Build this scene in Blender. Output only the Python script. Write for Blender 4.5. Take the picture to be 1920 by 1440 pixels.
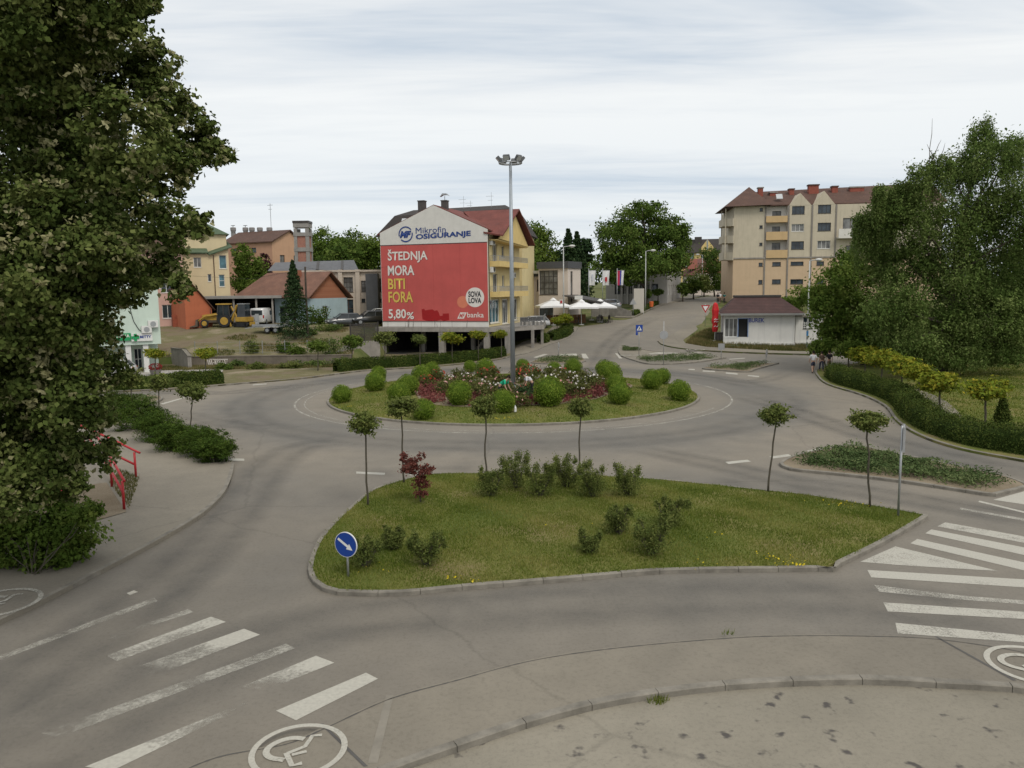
import bpy, bmesh, math, random
import numpy as np
from mathutils import Vector, Matrix
from mathutils.geometry import delaunay_2d_cdt
random.seed(7); RNG = np.random.default_rng(7)
for o in list(bpy.data.objects): bpy.data.objects.remove(o)
SC = bpy.context.scene
COL = SC.collection
R = math.radians
# ------------------------------------------------------------ camera
F_PX, YH, ROLL, CAM_H = 1480.0, 541.0, 0.012, 7.2
PITCH = math.atan((720 - YH) / F_PX)
cR0 = Vector((1, 0, 0)); cF = Vector((0, math.cos(PITCH), -math.sin(PITCH))); cU0 = Vector((0, math.sin(PITCH), math.cos(PITCH)))
cR = cR0 * math.cos(ROLL) - cU0 * math.sin(ROLL)
cU = cR0 * math.sin(ROLL) + cU0 * math.cos(ROLL)
cam_d = bpy.data.cameras.new('camera'); cam = bpy.data.objects.new('camera', cam_d); COL.objects.link(cam)
cam_d.sensor_width = 36; cam_d.lens = F_PX / 1920 * 36; cam_d.clip_end = 6000; cam_d.clip_start = 0.1
cam.matrix_world = Matrix(((cR.x, cU.x, -cF.x, 0), (cR.y, cU.y, -cF.y, 0), (cR.z, cU.z, -cF.z, CAM_H), (0, 0, 0, 1)))
SC.camera = cam
SC.view_settings.view_transform = 'Standard'; SC.view_settings.look = 'None'
SC.view_settings.exposure = 0.17; SC.view_settings.gamma = 1.0; SC.view_settings.use_curve_mapping = False
# ------------------------------------------------------------ world: veiled, layered cloud over a pale sky
W = bpy.data.worlds.new('World'); SC.world = W; W.use_nodes = True
SUN_EL, SUN_AZ = R(52), R(150)     # sun behind the camera to the right, veiled
nt = W.node_tree; N = nt.nodes; L = nt.links; N.clear()
wo = N.new('ShaderNodeOutputWorld'); bg = N.new('ShaderNodeBackground'); bg.inputs['Strength'].default_value = 0.1
L.new(bg.outputs[0], wo.inputs[0])
sky = N.new('ShaderNodeTexSky'); sky.sky_type = 'NISHITA'; sky.sun_disc = False
sky.sun_elevation = SUN_EL; sky.sun_rotation = SUN_AZ; sky.air_density = 1.0; sky.dust_density = 2.0
tc = N.new('ShaderNodeTexCoord'); sep = N.new('ShaderNodeSeparateXYZ'); L.new(tc.outputs['Generated'], sep.inputs[0])
zz = N.new('ShaderNodeMath'); zz.operation = 'MAXIMUM'; L.new(sep.outputs['Z'], zz.inputs[0]); zz.inputs[1].default_value = 0.0
za = N.new('ShaderNodeMath'); za.operation = 'ADD'; L.new(zz.outputs[0], za.inputs[0]); za.inputs[1].default_value = 0.07
dx = N.new('ShaderNodeMath'); dx.operation = 'DIVIDE'; L.new(sep.outputs['X'], dx.inputs[0]); L.new(za.outputs[0], dx.inputs[1])
dy = N.new('ShaderNodeMath'); dy.operation = 'DIVIDE'; L.new(sep.outputs['Y'], dy.inputs[0]); L.new(za.outputs[0], dy.inputs[1])
cmb = N.new('ShaderNodeCombineXYZ'); L.new(dx.outputs[0], cmb.inputs[0]); L.new(dy.outputs[0], cmb.inputs[1])
def wnoise(scale, sx, sy, detail, rough, off):
    mp = N.new('ShaderNodeMapping'); mp.inputs['Scale'].default_value = (sx, sy, 1); mp.inputs['Location'].default_value = (off, off * .7, 0)
    mp.inputs['Rotation'].default_value = (0, 0, R(7))
    L.new(cmb.outputs[0], mp.inputs[0]); n = N.new('ShaderNodeTexNoise'); n.inputs['Scale'].default_value = scale
    n.inputs['Detail'].default_value = detail; n.inputs['Roughness'].default_value = rough; n.inputs['Distortion'].default_value = .5
    L.new(mp.outputs[0], n.inputs['Vector']); return n.outputs['Fac']
n1 = wnoise(1.0, 0.16, 0.62, 6, .55, 3.3); n2 = wnoise(1.0, 0.55, 2.2, 5, .6, 11.0)
mx = N.new('ShaderNodeMath'); mx.operation = 'MULTIPLY_ADD'; L.new(n2, mx.inputs[0]); mx.inputs[1].default_value = .45; L.new(n1, mx.inputs[2])
cr = N.new('ShaderNodeValToRGB'); L.new(mx.outputs[0], cr.inputs[0])
e = cr.color_ramp.elements; e[0].position = .55; e[0].color = (.50, .575, .66, 1); e[1].position = .84; e[1].color = (.93, .93, .905, 1)
x = e.new(.655); x.color = (.715, .75, .78, 1); x = e.new(.745); x.color = (.845, .855, .85, 1)
hz = N.new('ShaderNodeMapRange'); L.new(zz.outputs[0], hz.inputs[0]); hz.inputs[1].default_value = .08; hz.inputs[2].default_value = .36; hz.inputs[3].default_value = .5; hz.inputs[4].default_value = 0.0; hz.interpolation_type = 'SMOOTHSTEP'
hm = N.new('ShaderNodeMix'); hm.data_type = 'RGBA'; L.new(hz.outputs[0], hm.inputs['Factor']); L.new(cr.outputs[0], hm.inputs['A']); hm.inputs['B'].default_value = (.63, .70, .765, 1)   # longer path through thin cloud near the horizon
k10 = N.new('ShaderNodeVectorMath'); k10.operation = 'SCALE'; k10.inputs['Scale'].default_value = 10.0; L.new(hm.outputs['Result'], k10.inputs[0])
ms = N.new('ShaderNodeMix'); ms.data_type = 'RGBA'; ms.inputs['Factor'].default_value = 0.93
L.new(sky.outputs[0], ms.inputs['A']); L.new(k10.outputs[0], ms.inputs['B']); L.new(ms.outputs['Result'], bg.inputs['Color'])
# ------------------------------------------------------------ sun behind thin cloud
sd = bpy.data.lights.new('sun', 'SUN'); sd.energy = 1.5; sd.angle = R(20); sd.color = (1, .94, .84)
so = bpy.data.objects.new('sun', sd); COL.objects.link(so)
sdir = Vector((math.sin(SUN_AZ) * math.cos(SUN_EL), math.cos(SUN_AZ) * math.cos(SUN_EL), math.sin(SUN_EL)))
so.rotation_euler = sdir.to_track_quat('Z', 'Y').to_euler(); so.location = (0, -30, 60)

# ------------------------------------------------------------ terrain height, pixel -> place helpers
_gy = np.array([-2000, 80, 84, 90, 97, 105, 115, 127, 160, 220, 400, 900, 5000.])
_gz = np.array([0, 0, .2, 1.0, 2.05, 2.9, 3.6, 4.2, 5.0, 5.8, 8, 13, 30.])
_ly = np.array([-2000, 75.9, 76.15, 84, 92, 105, 160, 220, 400, 900, 5000.])
_lz = np.array([0, 0, .95, 2.2, 3.25, 3.5, 5.0, 5.8, 8, 13, 30.])
def zt(X, Y):
    X = np.asarray(X, float); Y = np.asarray(Y, float)
    g = (np.interp(Y - 1.5, _gy, _gz) + np.interp(Y, _gy, _gz) + np.interp(Y + 1.5, _gy, _gz)) / 3
    l = np.interp(Y, _ly, _lz)
    w = np.clip((X + 15.2) / 1.2, 0, 1)
    v = l * (1 - w) + g * w
    # level floor of the garage under the poster building's deck
    f = np.clip((.8 - X) / 2.0, 0, 1) * w * np.clip((98.5 - Y) / 1.5, 0, 1)
    return v * (1 - f)
def ztf(x, y): return float(zt(x, y))
def ray(px, py):
    return (cR * (px - 960) + cU * (720 - py) + cF * F_PX) / F_PX      # depth along camera axis = 1
CAMP = Vector((0, 0, CAM_H))
def at(px, py, dz=0.0, tmin=5.0, tmax=700.0):
    d = ray(px, py)
    ts = np.concatenate([np.arange(tmin, 140, .5), np.arange(140, tmax, 3)])
    h = CAM_H + d.z * ts - zt(d.x * ts, d.y * ts) - dz
    i = np.argmax(h <= 0)
    if h[i] > 0: t = tmax
    elif i == 0: t = ts[0]
    else:
        a, b = ts[i - 1], ts[i]
        for _ in range(30):
            m = (a + b) / 2
            if CAM_H + d.z * m - ztf(d.x * m, d.y * m) - dz > 0: a = m
            else: b = m
        t = (a + b) / 2
    return CAMP + d * t
def deep(px, py, Y):
    d = ray(px, py); return CAMP + d * (Y / d.y)
def pxm(n, Y): return n * Y / F_PX          # n photo pixels at distance Y, in metres

# ------------------------------------------------------------ object helpers
def link(name, me, parent=None, loc=None):
    o = bpy.data.objects.new(name, me); COL.objects.link(o)
    if parent is not None: o.parent = parent
    if loc is not None: o.location = loc
    return o
def tag(o, label, cat, group=None):
    o['label'] = label; o['category'] = cat
    if group: o['group'] = group
    return o
def thing(name, label, cat, loc=(0, 0, 0), rz=0.0, group=None):
    o = bpy.data.objects.new(name, None); COL.objects.link(o); o.location = loc; o.rotation_euler = (0, 0, rz); o.empty_display_size = .3
    return tag(o, label, cat, group)
def struct(o): o['kind'] = 'structure'; return o
def stuff(o): o['kind'] = 'stuff'; return o
class MB:
    def __init__(s): s.v = []; s.f = []; s.m = []; s.k = 0
    def add(s, vs, fs):
        b = len(s.v); s.v += [tuple(p) for p in vs]; s.f += [tuple(i + b for i in f) for f in fs]; s.m += [s.k] * len(fs); return s
    def box(s, x0, y0, z0, x1, y1, z1):
        return s.add([(x0, y0, z0), (x1, y0, z0), (x1, y1, z0), (x0, y1, z0), (x0, y0, z1), (x1, y0, z1), (x1, y1, z1), (x0, y1, z1)],
                     [(0, 3, 2, 1), (4, 5, 6, 7), (0, 1, 5, 4), (1, 2, 6, 5), (2, 3, 7, 6), (3, 0, 4, 7)])
    def hexa(s, b4, t4):
        return s.add(list(b4) + list(t4), [(0, 3, 2, 1), (4, 5, 6, 7), (0, 1, 5, 4), (1, 2, 6, 5), (2, 3, 7, 6), (3, 0, 4, 7)])
    def obox(s, c, u, v, w):       # centre, half vectors
        c, u, v, w = map(Vector, (c, u, v, w))
        return s.hexa([c - u - v - w, c + u - v - w, c + u + v - w, c - u + v - w], [c - u - v + w, c + u - v + w, c + u + v + w, c - u + v + w])
    def bar(s, a, b, w, h=None):   # square bar between two points
        a, b = Vector(a), Vector(b); d = b - a; h = h or w
        n = d.cross(Vector((0, 0, 1)))
        if n.length < 1e-6: n = Vector((1, 0, 0))
        n.normalize(); u = n.cross(d).normalized()
        return s.obox((a + b) / 2, d / 2, n * (w / 2), u * (h / 2))
    def prism(s, pts, off):        # polygon (3d pts) extruded by vector
        n = len(pts); p = [Vector(q) for q in pts]; off = Vector(off); q = [a + off for a in p]
        return s.add(p + q, [tuple(range(n))[::-1], tuple(range(n, 2 * n))] + [(i, (i + 1) % n, n + (i + 1) % n, n + i) for i in range(n)])
    def tube(s, pts, rad, n=8, cap=True):
        pts = [Vector(p) for p in pts]; rad = rad if hasattr(rad, '__len__') else [rad] * len(pts)
        base = len(s.v); vs = []; fs = []; pu = None
        for i, p in enumerate(pts):
            d = (pts[min(i + 1, len(pts) - 1)] - pts[max(i - 1, 0)])
            d = d.normalized() if d.length > 1e-9 else Vector((0, 0, 1))
            if pu is None: pu = d.orthogonal().normalized()
            u = (pu - d * pu.dot(d)); u = u.normalized() if u.length > 1e-6 else d.orthogonal().normalized(); pu = u
            w = d.cross(u)
            for k in range(n):
                a = 2 * math.pi * k / n; vs.append(p + (u * math.cos(a) + w * math.sin(a)) * rad[i])
        for i in range(len(pts) - 1):
            for k in range(n): fs.append((i * n + k, i * n + (k + 1) % n, (i + 1) * n + (k + 1) % n, (i + 1) * n + k))
        if cap: fs.append(tuple(range(n))[::-1]); fs.append(tuple(range((len(pts) - 1) * n, len(pts) * n)))
        return s.add(vs, fs)
    def lathe(s, prof, n=12, c=(0, 0, 0), sx=1, sy=1):
        vs = []; fs = []
        for r_, z_ in prof:
            for k in range(n):
                a = 2 * math.pi * k / n; vs.append((c[0] + r_ * math.cos(a) * sx, c[1] + r_ * math.sin(a) * sy, c[2] + z_))
        m = len(prof)
        for i in range(m - 1):
            for k in range(n): fs.append((i * n + k, i * n + (k + 1) % n, (i + 1) * n + (k + 1) % n, (i + 1) * n + k))
        fs.append(tuple(range(n))[::-1]); fs.append(tuple(range((m - 1) * n, m * n)))
        return s.add(vs, fs)
    def mesh(s, name, mats, smooth=False):
        me = bpy.data.meshes.new(name); me.from_pydata(s.v, [], s.f)
        for m in (mats if isinstance(mats, (list, tuple)) else [mats]): me.materials.append(m)
        if any(s.m): me.polygons.foreach_set('material_index', s.m)
        if smooth: me.polygons.foreach_set('use_smooth', [True] * len(s.f))
        me.update(); return me
    def build(s, name, mats, parent=None, loc=None, smooth=False, bevel=0):
        me = s.mesh(name, mats, smooth)
        if bevel:
            bm = bmesh.new(); bm.from_mesh(me); bmesh.ops.remove_doubles(bm, verts=bm.verts, dist=1e-5)
            bmesh.ops.bevel(bm, geom=[e for e in bm.edges if e.is_manifold and e.calc_face_angle(0) > .6], offset=bevel, segments=2, affect='EDGES', clamp_overlap=True)
            bm.to_mesh(me); bm.free()
        return link(name, me, parent, loc)
def copy_tree(o, parent=None):
    c = o.copy(); COL.objects.link(c); c.parent = parent
    for ch in o.children: copy_tree(ch, c)
    return c
def np_mesh(name, V, Fq, mats, var=None, smooth=False, midx=None):
    me = bpy.data.meshes.new(name); nv = len(V); nf, k = Fq.shape
    me.vertices.add(nv); me.vertices.foreach_set('co', np.ascontiguousarray(V, np.float32).ravel())
    me.loops.add(nf * k); me.loops.foreach_set('vertex_index', np.ascontiguousarray(Fq, np.int32).ravel())
    me.polygons.add(nf); me.polygons.foreach_set('loop_start', np.arange(0, nf * k, k, dtype=np.int32))
    try: me.polygons.foreach_set('loop_total', np.full(nf, k, np.int32))
    except Exception: pass
    for m in (mats if isinstance(mats, (list, tuple)) else [mats]): me.materials.append(m)
    if midx is not None: me.polygons.foreach_set('material_index', np.ascontiguousarray(midx, np.int32))
    if smooth: me.polygons.foreach_set('use_smooth', np.ones(nf, bool))
    me.update(calc_edges=True)
    if var is not None:
        a = me.attributes.new('var', 'FLOAT', 'FACE'); a.data.foreach_set('value', np.ascontiguousarray(var, np.float32))
    return me

# ------------------------------------------------------------ materials
def newmat(name):
    m = bpy.data.materials.new(name); m.use_nodes = True; t = m.node_tree; b = t.nodes['Principled BSDF']; return m, t, b
def tex(t, kind, scale, vec, **kw):
    n = t.nodes.new(kind); n.inputs['Scale'].default_value = scale
    for k, v in kw.items():
        if k in n.inputs: n.inputs[k].default_value = v
        else: setattr(n, k, v)
    t.links.new(vec, n.inputs['Vector']); return n
def ramp(t, fac, stops):
    r = t.nodes.new('ShaderNodeValToRGB'); t.links.new(fac, r.inputs[0]); el = r.color_ramp.elements
    el[0].position = stops[0][0]; el[0].color = (*stops[0][1], 1); el[1].position = stops[-1][0]; el[1].color = (*stops[-1][1], 1)
    for p, c in stops[1:-1]: x = el.new(p); x.color = (*c, 1)
    return r.outputs[0]
def mixc(t, fac, a, b, mode='MIX'):
    n = t.nodes.new('ShaderNodeMix'); n.data_type = 'RGBA'; n.blend_type = mode
    for sock, val in ((n.inputs['Factor'], fac), (n.inputs['A'], a), (n.inputs['B'], b)):
        if hasattr(val, 'is_output') or hasattr(val, 'links'): t.links.new(val, sock)
        elif isinstance(val, (tuple, list)): sock.default_value = (*val[:3], 1)
        else: sock.default_value = val
    return n.outputs['Result']
def mul(c, k): return tuple(min(1, x * k) for x in c)
_mc = {}
def pm(name, col, rough=.75, var=.18, scale=2.0, bump=.0, bscale=40, metal=0.0, streak=0.0, spec=.35):
    """plain surface: base colour with soft mottling, optional rain streaks and fine relief"""
    if name in _mc: return _mc[name]
    m, t, b = newmat(name); tcn = t.nodes.new('ShaderNodeTexCoord'); vec = tcn.outputs['Object']
    n = tex(t, 'ShaderNodeTexNoise', scale, vec, Detail=6.0, Roughness=.65)
    c = ramp(t, n.outputs['Fac'], [(.3, mul(col, 1 - var)), (.55, col), (.75, mul(col, 1 + var * .7))])
    if streak:
        mp = t.nodes.new('ShaderNodeMapping'); mp.inputs['Scale'].default_value = (2.2, 2.2, .16); t.links.new(vec, mp.inputs[0])
        n2 = tex(t, 'ShaderNodeTexNoise', 1.4, mp.outputs[0], Detail=5.0, Roughness=.6)
        f = ramp(t, n2.outputs['Fac'], [(.5, (0, 0, 0)), (.72, (streak,) * 3)])
        c = mixc(t, f, c, mul(col, .55))
    t.links.new(c, b.inputs['Base Color']); b.inputs['Roughness'].default_value = rough; b.inputs['Metallic'].default_value = metal
    b.inputs['Specular IOR Level'].default_value = spec
    if bump:
        n3 = tex(t, 'ShaderNodeTexNoise', bscale, vec, Detail=4.0); bp = t.nodes.new('ShaderNodeBump'); bp.inputs['Strength'].default_value = bump; bp.inputs['Distance'].default_value = .02
        t.links.new(n3.outputs['Fac'], bp.inputs['Height']); t.links.new(bp.outputs[0], b.inputs['Normal'])
    _mc[name] = m; return m
def leafm(name, dark, mid, light, trans=.25, rough=.55):
    if name in _mc: return _mc[name]
    m, t, b = newmat(name); a = t.nodes.new('ShaderNodeAttribute'); a.attribute_name = 'var'
    c = ramp(t, a.outputs['Fac'], [(0, dark), (.5, mid), (1, light)])
    t.links.new(c, b.inputs['Base Color']); b.inputs['Roughness'].default_value = .8; b.inputs['Specular IOR Level'].default_value = .06
    tr = t.nodes.new('ShaderNodeBsdfTranslucent'); t.links.new(mixc(t, .5, c, (.25, .3, .04), 'MULTIPLY') if False else c, tr.inputs['Color'])
    mxs = t.nodes.new('ShaderNodeMixShader'); mxs.inputs[0].default_value = trans
    t.links.new(b.outputs[0], mxs.inputs[1]); t.links.new(tr.outputs[0], mxs.inputs[2])
    t.links.new(mxs.outputs[0], t.nodes['Material Output'].inputs['Surface'])
    _mc[name] = m; return m
def glassm(name, col=(.03, .04, .05), rough=.06):
    if name in _mc: return _mc[name]
    m, t, b = newmat(name); tcn = t.nodes.new('ShaderNodeTexCoord')
    n = tex(t, 'ShaderNodeTexNoise', .9, tcn.outputs['Object'], Detail=2.0)
    c = ramp(t, n.outputs['Fac'], [(.35, mul(col, .6)), (.65, mul(col, 1.6))]); t.links.new(c, b.inputs['Base Color'])
    b.inputs['Roughness'].default_value = rough; b.inputs['Specular IOR Level'].default_value = .5; _mc[name] = m; return m
def asphaltm(name, base, dust, radial=False, stains=0.0):
    m, t, b = newmat(name); tcn = t.nodes.new('ShaderNodeTexCoord'); vec = tcn.outputs['Object']
    big = tex(t, 'ShaderNodeTexNoise', .11, vec, Detail=5.0, Roughness=.6, Distortion=.4)
    med = tex(t, 'ShaderNodeTexNoise', .9, vec, Detail=6.0, Roughness=.65)
    fine = tex(t, 'ShaderNodeTexNoise', 60.0, vec, Detail=3.0, Roughness=.7)
    f = ramp(t, big.outputs['Fac'], [(.38, (0, 0, 0)), (.64, (1, 1, 1))])
    if radial:      # tyre-polished lanes round the island, grit swept to the edges
        sp = t.nodes.new('ShaderNodeVectorMath'); sp.operation = 'DISTANCE'; sp.inputs[1].default_value = (0.07, 53.4, 0); t.links.new(vec, sp.inputs[0])
        ad = t.nodes.new('ShaderNodeMath'); ad.operation = 'MULTIPLY_ADD'; t.links.new(med.outputs['Fac'], ad.inputs[0]); ad.inputs[1].default_value = 1.6; t.links.new(sp.outputs['Value'], ad.inputs[2])
        dv = t.nodes.new('ShaderNodeMath'); dv.operation = 'DIVIDE'; t.links.new(ad.outputs[0], dv.inputs[0]); dv.inputs[1].default_value = 60.0
        rr = ramp(t, dv.outputs[0], [(.0, (1, 1, 1)), (14.4 / 60, (.8, .8, .8)), (15.6 / 60, (.12, .12, .12)), (19.4 / 60, (.05, .05, .05)), (21.2 / 60, (.75, .75, .75)), (23.5 / 60, (.95, .95, .95)), (25.5 / 60, (.4, .4, .4)), (28.5 / 60, (.1, .1, .1)), (31 / 60, (.55, .55, .55)), (34 / 60, (.3, .3, .3)), (42 / 60, (.6, .6, .6))])
        f = mixc(t, .62, f, rr)
    c = mixc(t, f, base, dust)
    c = mixc(t, .55, c, ramp(t, med.outputs['Fac'], [(.3, (.74, .74, .74)), (.7, (1.0, 1.0, 1.0))]), 'MULTIPLY')
    c = mixc(t, .35, c, ramp(t, fine.outputs['Fac'], [(.3, (.7, .7, .7)), (.7, (1.0, 1.0, 1.0))]), 'MULTIPLY')
    # fine cracks
    vd = mixc(t, 1.0, vec, tex(t, 'ShaderNodeTexNoise', .5, vec, Detail=8.0, Roughness=.7).outputs['Color'], 'ADD')
    vo = t.nodes.new('ShaderNodeTexVoronoi'); vo.feature = 'DISTANCE_TO_EDGE'; vo.inputs['Scale'].default_value = .06; t.links.new(vd, vo.inputs['Vector'])
    ck = ramp(t, vo.outputs['Distance'], [(.0, (.6, .6, .6)), (.0011, (.8, .8, .8)), (.0022, (1, 1, 1))])
    c = mixc(t, .38, c, ck, 'MULTIPLY')
    sp_ = tex(t, 'ShaderNodeTexNoise', 11.0, vec, Detail=4.0, Roughness=.8)
    c = mixc(t, .5, c, ramp(t, sp_.outputs['Fac'], [(.34, (.66, .66, .66)), (.5, (.97, .97, .97)), (.68, (1.0, 1.0, 1.0))]), 'MULTIPLY')
    if stains:
        st = tex(t, 'ShaderNodeTexNoise', 2.3, vec, Detail=3.0, Roughness=.5)
        c = mixc(t, ramp(t, st.outputs['Fac'], [(.625, (0, 0, 0)), (.69, (stains,) * 3)]), c, (.05, .045, .045))
    t.links.new(c, b.inputs['Base Color']); b.inputs['Roughness'].default_value = .85; b.inputs['Specular IOR Level'].default_value = .25
    bp = t.nodes.new('ShaderNodeBump'); bp.inputs['Strength'].default_value = .25; bp.inputs['Distance'].default_value = .01
    t.links.new(fine.outputs['Fac'], bp.inputs['Height']); t.links.new(bp.outputs[0], b.inputs['Normal']); return m
def soilm(name, stops, s1=.35, s2=4.0):
    if name in _mc: return _mc[name]
    m, t, b = newmat(name); tcn = t.nodes.new('ShaderNodeTexCoord'); vec = tcn.outputs['Object']
    a = tex(t, 'ShaderNodeTexNoise', s1, vec, Detail=8.0, Roughness=.62); d = tex(t, 'ShaderNodeTexNoise', s2 * 6, vec, Detail=4.0)
    mm = t.nodes.new('ShaderNodeMath'); mm.operation = 'MULTIPLY_ADD'; t.links.new(d.outputs['Fac'], mm.inputs[0]); mm.inputs[1].default_value = .35; t.links.new(a.outputs['Fac'], mm.inputs[2])
    c = ramp(t, mm.outputs[0], stops); t.links.new(c, b.inputs['Base Color']); b.inputs['Roughness'].default_value = .95; b.inputs['Specular IOR Level'].default_value = .1
    bp = t.nodes.new('ShaderNodeBump'); bp.inputs['Strength'].default_value = .6; bp.inputs['Distance'].default_value = .05
    t.links.new(d.outputs['Fac'], bp.inputs['Height']); t.links.new(bp.outputs[0], b.inputs['Normal']); _mc[name] = m; return m
def paintm(name, cover, col=(.47, .45, .39)):
    """worn road paint: flakes missing where the noise says so"""
    if name in _mc: return _mc[name]
    m, t, b = newmat(name); tcn = t.nodes.new('ShaderNodeTexCoord'); vec = tcn.outputs['Object']
    a = tex(t, 'ShaderNodeTexNoise', 1.3, vec, Detail=9.0, Roughness=.75); g = tex(t, 'ShaderNodeTexNoise', 26.0, vec, Detail=3.0)
    s = t.nodes.new('ShaderNodeMath'); s.operation = 'MULTIPLY_ADD'; t.links.new(g.outputs['Fac'], s.inputs[0]); s.inputs[1].default_value = .5; t.links.new(a.outputs['Fac'], s.inputs[2])
    lo = 1.02 - cover * .62
    f = ramp(t, s.outputs[0], [(lo - .2, (.06, .06, .06)), (lo + .2, (.9, .9, .9))])
    t.links.new(ramp(t, g.outputs['Fac'], [(.3, mul(col, .8)), (.7, col)]), b.inputs['Base Color']); b.inputs['Roughness'].default_value = .7
    tr = t.nodes.new('ShaderNodeBsdfTransparent'); mxs = t.nodes.new('ShaderNodeMixShader')
    t.links.new(f, mxs.inputs[0]); t.links.new(tr.outputs[0], mxs.inputs[1]); t.links.new(b.outputs[0], mxs.inputs[2])
    t.links.new(mxs.outputs[0], t.nodes['Material Output'].inputs['Surface']); _mc[name] = m; return m
M_ROAD = asphaltm('worn_asphalt', (.160, .151, .135), (.262, .230, .184), radial=True)
M_WALK = asphaltm('pavement_asphalt', (.198, .178, .145), (.262, .234, .187))
M_LOT = asphaltm('stained_parking_asphalt', (.232, .211, .168), (.305, .277, .222), stains=.85)
M_KERB = pm('kerb_concrete', (.205, .188, .158), .9, .38, 2.2, .4, 40)
M_CONC = pm('weathered_concrete', (.27, .25, .225), .9, .25, 1.2, .2, 30, streak=.45)
M_LAWN = soilm('lawn_soil', [(.42, (.060, .085, .020)), (.58, (.098, .122, .028)), (.72, (.15, .150, .045)), (.85, (.20, .165, .08))])
M_SOIL = soilm('dry_soil', [(.4, (.10, .078, .052)), (.6, (.17, .135, .092)), (.8, (.235, .195, .14))])
M_DIRT = soilm('trampled_dirt', [(.4, (.115, .09, .06)), (.58, (.175, .14, .095)), (.68, (.12, .115, .05)), (.82, (.26, .215, .155))], .22, 3)
M_FIELD = soilm('rough_grass', [(.4, (.045, .065, .02)), (.6, (.08, .10, .03)), (.8, (.14, .13, .06))])
def stripem():
    m, t, b = newmat('crossing_paint'); tcn = t.nodes.new('ShaderNodeTexCoord'); vec = tcn.outputs['Object']; at_ = t.nodes.new('ShaderNodeAttribute'); at_.attribute_name = 'cover'
    a = tex(t, 'ShaderNodeTexNoise', 1.1, vec, Detail=9.0, Roughness=.68); g = tex(t, 'ShaderNodeTexNoise', 14.0, vec, Detail=4.0)
    s = t.nodes.new('ShaderNodeMath'); s.operation = 'MULTIPLY_ADD'; t.links.new(g.outputs['Fac'], s.inputs[0]); s.inputs[1].default_value = .3; t.links.new(a.outputs['Fac'], s.inputs[2])
    d = t.nodes.new('ShaderNodeMath'); d.operation = 'MULTIPLY_ADD'; t.links.new(at_.outputs['Fac'], d.inputs[0]); d.inputs[1].default_value = .62; t.links.new(s.outputs[0], d.inputs[2])
    f = ramp(t, d.outputs[0], [(.74, (0, 0, 0)), (.98, (.55, .55, .55)), (1.0, (.6, .6, .6))]); mr = t.nodes.new('ShaderNodeMapRange'); t.links.new(d.outputs[0], mr.inputs[0]); mr.inputs[1].default_value = .78; mr.inputs[2].default_value = 1.16; mr.inputs[3].default_value = .0; mr.inputs[4].default_value = .93
    col = (.47, .45, .39); t.links.new(ramp(t, g.outputs['Fac'], [(.3, mul(col, .82)), (.7, col)]), b.inputs['Base Color']); b.inputs['Roughness'].default_value = .75
    tr = t.nodes.new('ShaderNodeBsdfTransparent'); mxs = t.nodes.new('ShaderNodeMixShader'); t.links.new(mr.outputs[0], mxs.inputs[0]); t.links.new(tr.outputs[0], mxs.inputs[1]); t.links.new(b.outputs[0], mxs.inputs[2])
    t.links.new(mxs.outputs[0], t.nodes['Material Output'].inputs['Surface']); return m
M_STRIPE = stripem()
M_PAINT = paintm('road_paint', .84); M_PAINTW = paintm('worn_road_paint', .62); M_PAINTF = paintm('faded_road_paint', .44)
M_STEEL = pm('galvanised_steel', (.36, .37, .38), .45, .1, 4, metal=.6)
M_WHITE = pm('white_paint', (.62, .62, .60), .6, .06, 2)
M_RED = pm('red_paint', (.42, .025, .03), .45, .15, 5)
M_BLACK = pm('black_rubber', (.018, .018, .02), .7, .2, 5)
M_DARK = pm('dark_interior', (.02, .02, .02), .9, .2, 1)  # near-black colour stands in for the shade inside open rooms
# ============================================================ GROUND, ROADS, PAVEMENTS
def inpoly(P, X, Y):
    P = np.asarray(P); r = np.zeros(len(X), bool); n = len(P); j = n - 1
    for i in range(n):
        xi, yi = P[i]; xj, yj = P[j]
        if yi != yj:
            r ^= ((yi > Y) != (yj > Y)) & (X < (xj - xi) * (Y - yi) / (yj - yi) + xi)
        j = i
    return r
def smooth(pts, k=5, closed=True):
    """Catmull-Rom; a point given twice stays a corner"""
    p = [Vector((q[0], q[1])) for q in pts]; n = len(p); out = []
    for i in range(n if closed else n - 1):
        a = p[(i - 1) % n] if closed or i else p[0]; b = p[i]; c = p[(i + 1) % n]; d = p[(i + 2) % n] if closed or i + 2 < n else p[-1]
        if (b - c).length < 1e-4: continue
        if (a - b).length < 1e-4: a = b + (b - c)
        if (c - d).length < 1e-4: d = c + (c - b)
        for s in range(k):
            t = s / k
            out.append(.5 * ((2 * b) + (c - a) * t + (2 * a - 5 * b + 4 * c - d) * t * t + (3 * b - a - 3 * c + d) * t ** 3))
    if not closed: out.append(p[-1])
    return [(q.x, q.y) for q in out]
def area(P): return sum(P[i][0] * P[(i + 1) % len(P)][1] - P[(i + 1) % len(P)][0] * P[i][1] for i in range(len(P))) / 2
def inset(P, d):
    n = len(P); s = 1 if area(P) > 0 else -1; out = []
    for i in range(n):
        a = Vector(P[i - 1]); b = Vector(P[i]); c = Vector(P[(i + 1) % n])
        e1 = (b - a); e2 = (c - b)
        n1 = Vector((-e1.y, e1.x)); n2 = Vector((-e2.y, e2.x))
        m = (n1.normalized() + n2.normalized()) if n1.length > 1e-6 and n2.length > 1e-6 else n2
        if m.length < 1e-5: m = n2
        m.normalize(); k = max(.45, m.dot(n2.normalized()) if n2.length > 1e-6 else 1)
        q = b + m * (s * d / k); out.append((q.x, q.y))
    return out
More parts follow.
